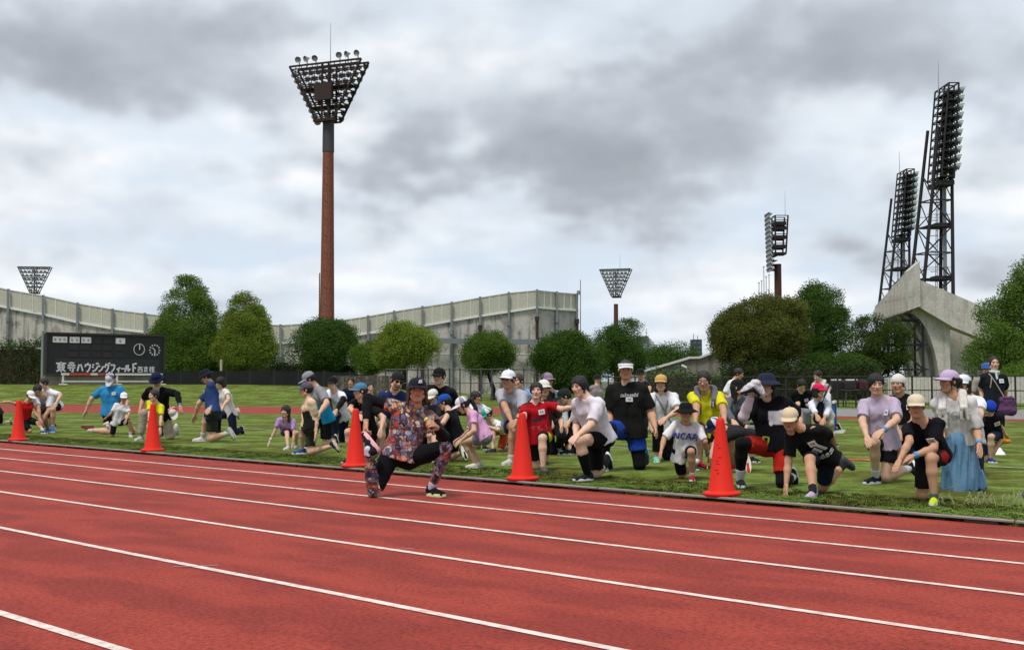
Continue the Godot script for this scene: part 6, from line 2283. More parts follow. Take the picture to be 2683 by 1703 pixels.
func torso_bones(neck: Vector3, low: Vector3, lat: Vector3, sh: Array, hip: Array, h: float, b: float, grow: float, hems := []) -> Array:
	var sp := (low - neck).normalized()
	var out := []
	var cut := hems.size() > 0
	var fl := 1 if cut else 0
	for s in [1.0, -1.0]:
		var i := 0 if s > 0 else 1
		var c: Vector3 = neck + sp * 0.105 * h + lat * s * 0.046 * h * b
		var m: Vector3 = neck.lerp(low, 0.62) + lat * s * 0.034 * h * b
		var e: Vector3 = (hems[i] if cut else low) + lat * s * (0.034 if not cut else 0.042) * h * b
		out.append([c, m, 0.058 * h * b + grow, 0.054 * h * b + grow])
		out.append([m, e, 0.054 * h * b + grow, (0.056 if not cut else 0.070) * h * b + grow, fl])
		# the slope from the neck down to the shoulder
		out.append([neck + sp * 0.012 * h, sh[i] + lat * s * -0.01 * h, 0.032 * h + grow * 0.3, 0.030 * h * b + grow * 0.5])
	out.append([sh[0] + sp * 0.012 * h, sh[1] + sp * 0.012 * h, 0.032 * h * b + grow * 0.9, 0.032 * h * b + grow * 0.9])
	out.append([neck + sp * 0.03 * h, neck + sp * 0.10 * h, 0.038 * h + grow * 0.4, 0.052 * h + grow])
	if not cut:
		out.append([hip[0], hip[1], 0.054 * h * b, 0.054 * h * b])
	return out

# the shirt's front surface seen along -front: nearest point of the cloth to (lateral, down) on the chest
func on_cloth(sf: Array, p: Vector3, dir: Vector3) -> Vector3:
	var best := p
	var top := -1e9
	for v in sf[0]:
		var q: Vector3 = v - p
		var u := q.dot(dir)
		if (q - dir * u).length_squared() < 0.0007 and u > top:
			top = u
			best = p + dir * u
	return best

func stick(called: String, sf: Array, centre: Vector3, x: Vector3, y: Vector3, w: float, hh: float, m: Material, t: Node, tilt := 0.0) -> Node3D:
	# a piece of paper that lies on the cloth
	var z := x.cross(y).normalized()
	var a := on_cloth(sf, centre + x * w * 0.4, z)
	var b := on_cloth(sf, centre - x * w * 0.4, z)
	var c := on_cloth(sf, centre + y * hh * 0.4, z)
	var e := on_cloth(sf, centre - y * hh * 0.4, z)
	var ax := (a - b).normalized()
	var ay := (c - e).normalized()
	var az := ax.cross(ay).normalized()
	ay = az.cross(ax)
	var bs := Basis(ax, ay, az) * Basis(Vector3.BACK, tilt)
	return part(called, box_mesh(Vector3(w, hh, 0.003)), m, t, Transform3D(bs, (a + b + c + e) / 4 + az * 0.008))

func cuff(called: String, a: Vector3, b: Vector3, f: float, r: float, w: float, m: Material, t: Node) -> void:
	var dir := (b - a).normalized()
	var p := a.lerp(b, f)
	var st := st_new()
	tube(st, [p - dir * w / 2, p + dir * w / 2], [r, r * 0.95], 14)
	part(called, done(st), m, t)

# lettering pressed onto the cloth
func lettering(text: String, size: float, font_name: String, bold: bool, sf: Array, centre: Vector3, x: Vector3, y: Vector3, m: Material, shirt: Node, slant := 0.0) -> void:
	var tm := TextMesh.new()
	var f := SystemFont.new()
	f.font_names = PackedStringArray([font_name])
	f.font_weight = 700 if bold else 400
	tm.font = f
	tm.text = text
	tm.font_size = 32
	tm.pixel_size = size / 32.0
	tm.depth = 0.004
	var arr := tm.get_mesh_arrays()
	var v: PackedVector3Array = arr[Mesh.ARRAY_VERTEX]
	var z := x.cross(y).normalized()
	# a small grid of cloth points, then smooth in between
	var rows := 3
	var colsn := 9
	var lo := Vector3(1e9, 1e9, 0)
	var hi := -lo
	for p in v:
		lo = lo.min(p)
		hi = hi.max(p)
	var grid := []
	for r in rows:
		for c in colsn:
			var q := centre + x * lerpf(lo.x, hi.x, c / float(colsn - 1)) + y * lerpf(lo.y, hi.y, r / float(rows - 1))
			grid.append((on_cloth(sf, q, z) - q).dot(z))
	for i in v.size():
		var p := v[i]
		var u := clampf((p.x - lo.x) / maxf(hi.x - lo.x, 0.001), 0, 0.999) * (colsn - 1)
		var w := clampf((p.y - lo.y) / maxf(hi.y - lo.y, 0.001), 0, 0.999) * (rows - 1)
		var ci := int(u)
		var ri := int(w)
		var g0: float = lerpf(grid[ri * colsn + ci], grid[ri * colsn + ci + 1], u - ci)
		var g1: float = lerpf(grid[(ri + 1) * colsn + ci], grid[(ri + 1) * colsn + ci + 1], u - ci)
		v[i] = centre + x * (p.x + slant * p.y) + y * p.y + z * (lerpf(g0, g1, w - ri) + 0.010 + p.z)
	arr[Mesh.ARRAY_VERTEX] = v
	arr[Mesh.ARRAY_NORMAL] = null
	arr[Mesh.ARRAY_TANGENT] = null
	var am := ArrayMesh.new()
	am.add_surface_from_arrays(Mesh.PRIMITIVE_TRIANGLES, arr)
	var st := SurfaceTool.new()
	st.create_from(am, 0)
	st.generate_normals()
	part("lettering", st.commit(), m, shirt)

func hat_mark(o: Dictionary, hn: Node) -> void:
	var ex: Array = o.get("ex", [])
	if "logocap" in ex:
		var st := st_new()
		for g in [[-.06, .05, .06, .07], [-.02, .09, 0, -.06], [-.07, .0, .07, .02], [.05, .1, .06, -.05], [-.06, -.05, -.02, .03]]:
			bar(st, Vector3(0.12 + g[0], 0.33 + g[1], 0.405), Vector3(0.12 + g[2], 0.33 + g[3], 0.40), 0.028, 0.03, Vector3(0, 0, 1))
		part("emblem", done(st), mat("d8dae0", 0.7), hn)
	if "logocap2" in ex:
		part("emblem", box_mesh(Vector3(0.17, 0.12, 0.02), 0.008), mat("cfd3d6", 0.7), hn, Transform3D(Basis(Vector3.RIGHT, -0.5), Vector3(0.0, 0.33, 0.405)))

func extras(d: Dictionary, o: Dictionary, t: Node3D, sf: Array, neck: Vector3, pel: Vector3, spine: Vector3, lat: Vector3, front: Vector3, sh: Array, el: Array, wr: Array, kn: Array, an: Array, hip: Array, ht: Transform3D, h: float, b: float) -> void:
	var ex: Array = o.get("ex", [])
	var tl := (pel - neck).length()
	var up := -spine
	var paper := mat("d9dadf", 0.8)
	var shirt := t.get_node("shirt")
	for e in ex:
		match e:
			"tag":
				var tg := stick("name_tag", sf, neck + spine * tl * 0.30 + lat * 0.045 * h, lat, up, 0.075, 0.06, paper, t, 0.1)
				ink(tg)
			"tag2":
				var tg := stick("name_tag", sf, neck + spine * tl * 0.34 + lat * 0.005 * h, lat, up, 0.085, 0.055, paper, t, -0.05)
				ink(tg)
				lettering("takeashi", 0.055, "Droid Serif", false, sf, neck + spine * tl * 0.25 + lat * 0.005 * h, lat, up, mat("cfcfd2", 0.8), shirt, 0.35)
			"tag3":
				ink(stick("name_tag", sf, neck + spine * tl * 0.45 + lat * -0.05 * h, lat, up, 0.09, 0.09, paper, t, 0.0))
			"armtag":
				stick("name_tag", sf, neck + spine * tl * 0.3 + lat * 0.08 * h, lat, up, 0.08, 0.1, paper, t, 0.0)
			"letters":
				lettering("NCAA", 0.10, "Droid Sans", true, sf, neck + spine * tl * 0.42, lat, up, mat("2f3fa6", 0.8), shirt, 0.1)
			"print2":
				lettering("RIGHT", 0.10, "Droid Sans", false, sf, neck + spine * tl * 0.32 + lat * 0.012 * h, lat, up, mat("8f979b", 0.8), shirt)
			"bars":
				# three slanted bars and the word under them
				for k in 3:
					var c := neck + spine * tl * (0.56 - 0.05 * k) + lat * (0.02 + 0.028 * k) * h
					stick("stripe", sf, c, lat, up, 0.03, 0.06 + 0.035 * k, mat("c9cacf", 0.8), shirt, 0.5)
				lettering("adidas", 0.075, "Droid Sans", true, sf, neck + spine * tl * 0.74 + lat * 0.04 * h, lat, up, mat("c9cacf", 0.8), shirt)
			"logoshort":
				var st := st_new()
				var c: Vector3 = hip[1].lerp(kn[1], 0.78) + front * 0.067 + Vector3(-0.005, 0.0, 0.018)
				for g in [[-.03, .03, .02, .035], [0, .035, -.01, -.035], [-.035, 0, .03, -.005], [.02, .01, .035, -.04], [-.03, -.02, -.01, -.04]]:
					bar(st, c + Vector3(g[0], g[1], 0), c + Vector3(g[2], g[3], 0), 0.014, 0.006, Vector3(0, 0, 1))
				part("emblem", done(st), mat("b9b79a", 0.8), t)
			"bandL", "bandL2":
				cuff("wristband", el[0], wr[0], 0.9, 0.0185 * h * b + 0.006, 0.028, mat("2f8fd0", 0.5), t)
			"watchL":
				cuff("watch", el[0], wr[0], 0.86, 0.0185 * h * b + 0.006, 0.024, mat("17181b", 0.4), t)
			"watchR":
				cuff("watch", el[1], wr[1], 0.86, 0.0185 * h * b + 0.006, 0.024, mat("bfe3e0", 0.4), t)
			"glasses", "sunglasses":
				var g := part("glasses", meshes.get_or_add("glasses", glasses_mesh()), mat("1d1a1a", 0.4), t, ht)
				var lens := mat("101014", 0.12)
				if e == "glasses":
					lens = meshes_lens()
				for x in [-0.132, 0.132]:
					part("lens", meshes.get_or_add("lens", box_mesh(Vector3(0.16, 0.105, 0.012), 0.004)), lens, g, Transform3D(Basis(Vector3.UP, x * 0.9), Vector3(x, 0.035, 0.372)))
			"towelgrey", "towelwhite", "towelwhite2", "scarf":
				var hx := {"towelgrey": "#6d6c74", "towelwhite": "#d2d2cc", "towelwhite2": "#dcdad6", "scarf": "#bcd0d6"}
				towel(e, cloth(hx[e]), t, neck, spine, lat, front, h, tl)
			"strap":
				strap(t, sf, neck - lat * 0.075 * h + spine * 0.02, neck + spine * tl * 0.95 + lat * 0.08 * h, front, mat("7d7680", 0.8), 0.016)
				strap(t, sf, neck + lat * 0.03 * h + spine * 0.06 * h, neck + spine * tl * 0.6 - lat * 0.0, front, mat("7d7680", 0.8), 0.014)
			"strap2":
				strap(t, sf, neck - lat * 0.07 * h + spine * 0.02, neck + spine * tl * 0.9 + lat * 0.08 * h, front, mat("a08f86", 0.8), 0.014)
				strap(t, sf, neck - lat * 0.05 * h + spine * 0.04 * h, neck + spine * tl * 0.55 - lat * 0.065 * h, front, mat("a08f86", 0.8), 0.014)
			"waistcloth":
				part("tied_jacket", lump([[pel + lat * 0.03 * h - front * 0.05, pel - front * 0.16 + spine * 0.02, 0.09, 0.06], [pel - front * 0.14, pel - front * 0.2 + up * 0.06, 0.05, 0.02], [pel - front * 0.16, pel - front * 0.16 + spine * 0.14, 0.06, 0.03]], 0.02), cloth("#d3b6ae"), t)
			"cloth":
				pass

func meshes_lens() -> StandardMaterial3D:
	if not mats.has("clear_lens"):
		var m := StandardMaterial3D.new()
		m.albedo_color = Color(0.8, 0.82, 0.84, 0.25)
		m.transparency = BaseMaterial3D.TRANSPARENCY_ALPHA
		m.roughness = 0.05
		mats["clear_lens"] = m
	return mats["clear_lens"]

func glasses_mesh() -> ArrayMesh:
	var st := st_new()
	for x in [-0.132, 0.132]:
		for k in 12:
			var a := TAU * k / 12.0
			var c := TAU * (k + 1) / 12.0
			bar(st, Vector3(x + cos(a) * 0.095, 0.035 + sin(a) * 0.065, 0.375 - absf(x + cos(a) * 0.095) * 0.12), Vector3(x + cos(c) * 0.095, 0.035 + sin(c) * 0.065, 0.375 - absf(x + cos(c) * 0.095) * 0.12), 0.016, 0.016)
		bar(st, Vector3(signf(x) * 0.23, 0.045, 0.345), Vector3(signf(x) * 0.345, 0.04, -0.02), 0.016, 0.016)
	bar(st, Vector3(-0.045, 0.045, 0.38), Vector3(0.045, 0.045, 0.38), 0.016, 0.016)
	return done(st)

func ink(tg: Node) -> void:
	var st := st_new()
	for g in [[-.02, .008, -.008, .008], [-.014, .016, -.014, -.014], [.0, .01, .012, -.004], [.012, .012, .0, -.012], [.02, .01, .02, -.012]]:
		bar(st, Vector3(g[0], g[1], 0.003), Vector3(g[2], g[3], 0.003), 0.005, 0.002, Vector3(0, 0, 1))
	part("writing", done(st), mat("4a4d58", 0.8), tg)

func strap(t: Node, sf: Array, a: Vector3, b: Vector3, front: Vector3, m: Material, w: float) -> void:
	var st := st_new()
	var pts := []
	for k in 9:
		pts.append(on_cloth(sf, a.lerp(b, k / 8.0), front) + front * 0.010)
	for k in 8:
		bar(st, pts[k], pts[k + 1], w, 0.006, front)
	part("strap", done(st), m, t)

func towel(kind: String, m: Material, t: Node, neck: Vector3, spine: Vector3, lat: Vector3, front: Vector3, h: float, tl: float) -> void:
	var n := neck - spine * 0.018 * h
	var ra := 0.06 * h
	if kind == "scarf":
		n = neck - spine * 0.004 * h
		ra = 0.038 * h
	var pr := []
	var r := 0.015 * h
	# round the neck
	for k in 7:
		var a0 := PI * k / 7.0
		var a1 := PI * (k + 1) / 7.0
		pr.append([n + lat * cos(a0) * ra - front * sin(a0) * ra * 0.85, n + lat * cos(a1) * ra - front * sin(a1) * ra * 0.85, r, r])
	if kind == "scarf":
		for k in 7:
			var a0 := PI * k / 7.0
			var a1 := PI * (k + 1) / 7.0
			pr.append([n + lat * cos(a0) * ra + front * sin(a0) * ra, n + lat * cos(a1) * ra + front * sin(a1) * ra, r, r])
		pr.append([n + front * 0.045 * h, n + front * 0.078 * h + spine * 0.08 * h, r * 0.8, r * 0.7, 1])
	else:
		var l0 := 0.62 if kind != "towelwhite" else 0.3
		for s in [1.0, -1.0]:
			var ln: float = l0 * (1.0 if s < 0 else 0.72)
			for q in [-0.012, 0.012]:
				pr.append([n + lat * (s * 0.058 + q) * h, n + lat * (s * 0.062 + q) * h + front * 0.075 * h + spine * 0.07 * h, r, r * 0.8])
				pr.append([n + lat * (s * 0.062 + q) * h + front * 0.075 * h + spine * 0.07 * h, n + lat * (s * 0.062 + q * 1.6) * h + front * 0.085 * h + spine * ln * tl, r * 0.8, r * 0.75, 1])
	part("towel" if kind != "scarf" else "scarf", mesh_of(field_mesh(pr, 0.015, 0.015, 0.008, Vector3(20, 8, 20))), m, t)

# ------------------------------------------------------------------ things held or worn loose
func held_things() -> void:
	# microphone in the presenter's hand
	var wrist := Vector3(-0.691, 0.658, -10.863)
	var mouth := Vector3(-0.888, 0.987, -11.173) + Vector3(0.02, -0.09, 0.16)
	var dirm := (mouth - wrist).normalized()
	var t := thing("microphone", "grey wireless microphone with yellow band in the presenter's hand", "microphone", wrist)
	var b := Basis()
	b.y = (dirm + Vector3(-0.35, 0.0, 0)).normalized()
	b.x = b.y.cross(Vector3(0, 0, 1)).normalized()
	b.z = b.x.cross(b.y)
	t.basis = b
	t.position = wrist + Vector3(-0.045, 0.035, 0.055)
	var st := st_new()
	lathe(st, [Vector2(0.0, -0.06), Vector2(0.014, -0.058), Vector2(0.018, 0.0), Vector2(0.022, 0.12), Vector2(0.024, 0.125)], 14)
	part("handle", done(st), mat("55585e", 0.45, 0.2), t)
	var s2 := st_new()
	lathe(s2, [Vector2(0.024, 0.125), Vector2(0.032, 0.145), Vector2(0.034, 0.165), Vector2(0.027, 0.19), Vector2(0.012, 0.20), Vector2(0, 0.201)], 14)
	part("grille", done(s2), mat("3b3d42", 0.5, 0.4), t)
	var s3 := st_new()
	lathe(s3, [Vector2(0.019, 0.045), Vector2(0.0225, 0.046), Vector2(0.0235, 0.068), Vector2(0.019, 0.069)], 14)
	part("colour_band", done(s3), mat("d8c23a", 0.5), t)
	# towel held to the face by the adult in the navy sun hat
	var hw := Vector3(2.404, 0.938, -11.946)
	var tw := thing("face_towel", "small white and navy towel pressed to the cheek under the sun hat", "towel", hw)
	part("towel_cloth", mesh_of(field_mesh([[Vector3(-0.10, 0.03, 0.05), Vector3(0.03, 0.11, 0.04), 0.028, 0.045], [Vector3(0.03, 0.11, 0.04), Vector3(0.10, 0.0, 0.03), 0.05, 0.03], [Vector3(-0.04, 0.06, 0.03), Vector3(0.06, 0.05, 0.02), 0.05, 0.05]], 0.012, 0.02, 0.012, Vector3(18, 18, 18))), cloth("#cfcdd3"), tw)
	part("towel_edge", mesh_of(field_mesh([[Vector3(-0.12, 0.015, 0.07), Vector3(0.0, 0.055, 0.085), 0.014, 0.02], [Vector3(0.0, 0.055, 0.085), Vector3(0.06, 0.0, 0.07), 0.02, 0.014]], 0.01, 0.01)), cloth("#20222c"), tw)
	# belt buckle clip on the same adult
	var bp := Vector3(2.608, 0.405, -12.269)
	var bk := thing("belt_clip", "neon yellow plastic clip hanging at the red shorts", "clip", bp + Vector3(-0.03, 0.06, 0.13), 0.3)
	bk.rotation.z = -0.15
	var s4 := st_new()
	for e in [[-1, -1, 1, -1], [1, -1, 1, 1], [1, 1, -1, 1], [-1, 1, -1, -1]]:
		bar(s4, Vector3(e[0] * 0.03, e[1] * 0.045, 0), Vector3(e[2] * 0.03, e[3] * 0.045, 0), 0.016, 0.016, Vector3(0, 0, 1))
	part("ring", done(s4), mat("a9b82f", 0.5), bk)
	var s5 := st_new()
	bar(s5, Vector3(-0.028, 0.0, 0), Vector3(0.028, 0.0, 0), 0.01, 0.01)
	part("pin", done(s5), mat("2a2c22", 0.5), bk)
	# paper cup
	var cw := Vector3(3.096, 0.485, -15.734)
	var cup := thing("paper_cup", "white paper cup in the hand of the grey-jacketed adult", "cup", cw + Vector3(0.05, -0.06, 0.05))
	var s6 := st_new()
	lathe(s6, [Vector2(0, -0.05), Vector2(0.034, -0.05), Vector2(0.048, 0.065), Vector2(0.051, 0.068), Vector2(0.045, 0.066), Vector2(0.034, -0.04), Vector2(0, -0.04)], 18)
	part("cup_wall", done(s6), mat("dadbe0", 0.6), cup)
	# cap hanging from the hand of the adult in the bucket hat
	var gw := Vector3(-5.969, 0.641, -21.433)
	var hc := thing("folded_cap", "white and red cap dangling from the hand of the adult in khaki trousers", "cap", gw + Vector3(-0.09, -0.14, 0.06))
	hc.basis = Basis(Vector3(0, 0, 1), 0.5) * Basis(Vector3(1, 0, 0), 0.9)
	hc.basis = hc.basis.scaled_local(Vector3(0.22, 0.22, 0.22))
	var cm := part("crown", meshes.cap, null, hc)
	cm.set_surface_override_material(0, cloth("#d8d6d2"))
	cm.set_surface_override_material(1, cloth("#b8262c"))
	part("brim", meshes.brim, cloth("#d8d6d2"), hc)
	# purple shoulder bag and the black sling bag
	var pb := Vector3(7.329, 0.772, -17.928)
	var bag := thing("shoulder_bag", "purple cloth shoulder bag at the side of the standing adult", "bag", pb + Vector3(0.07, -0.02, 0.12))
	part("bag_body", mesh_of(field_mesh([[Vector3(-0.07, -0.12, 0), Vector3(0.07, -0.12, 0), 0.065, 0.065], [Vector3(-0.06, 0.04, 0), Vector3(0.06, 0.04, 0), 0.05, 0.05], [Vector3(-0.07, -0.12, 0), Vector3(-0.06, 0.04, 0), 0.06, 0.05], [Vector3(0.07, -0.12, 0), Vector3(0.06, 0.04, 0), 0.06, 0.05], [Vector3(0, -0.1, 0), Vector3(0, 0.02, 0), 0.07, 0.06]], 0.018, 0.04, 0.012, Vector3(14, 14, 14))), cloth("#5d3f62"), bag)
	var fl := st_new()
	bar(fl, Vector3(-0.08, 0.07, 0.052), Vector3(0.08, 0.07, 0.052), 0.02, 0.008)
	part("zip", done(fl), mat("3c2a40", 0.7), bag)
	var sb := Vector3(4.994, 0.822, -19.411)
	var sp := Vector3(5.147, 0.473, -19.685)
	var sling := thing("sling_bag", "black sling bag across the chest of the pink-capped adult", "bag", sb.lerp(sp, 0.62) + Vector3(-0.10, 0, 0.17))
	part("bag_body", mesh_of(field_mesh([[Vector3(-0.02, -0.15, 0), Vector3(0.03, 0.10, 0), 0.07, 0.05], [Vector3(0.01, -0.1, 0), Vector3(0.05, 0.08, 0), 0.06, 0.04]], 0.02, 0.03)), cloth("#1c1d27"), sling)
	var ss := st_new()
	tube(ss, [Vector3(0.04, 0.1, 0.02), Vector3(0.12, 0.28, 0.0), Vector3(0.2, 0.40, -0.07)], [0.02, 0.018, 0.018], 6)
	part("strap", done(ss), mat("26283a", 0.8), sling)
	# white sheet of paper on the standing adult's far side
	var pp := Vector3(7.507, 0.763, -18.218)
	var sheet := thing("paper_sheet", "white sheet of paper held behind the standing adult's hip", "paper", pp + Vector3(0.1, -0.04, -0.06), -0.2)
	part("page", box_mesh(Vector3(0.17, 0.2, 0.003)), mat("d2d4d0", 0.8), sheet)

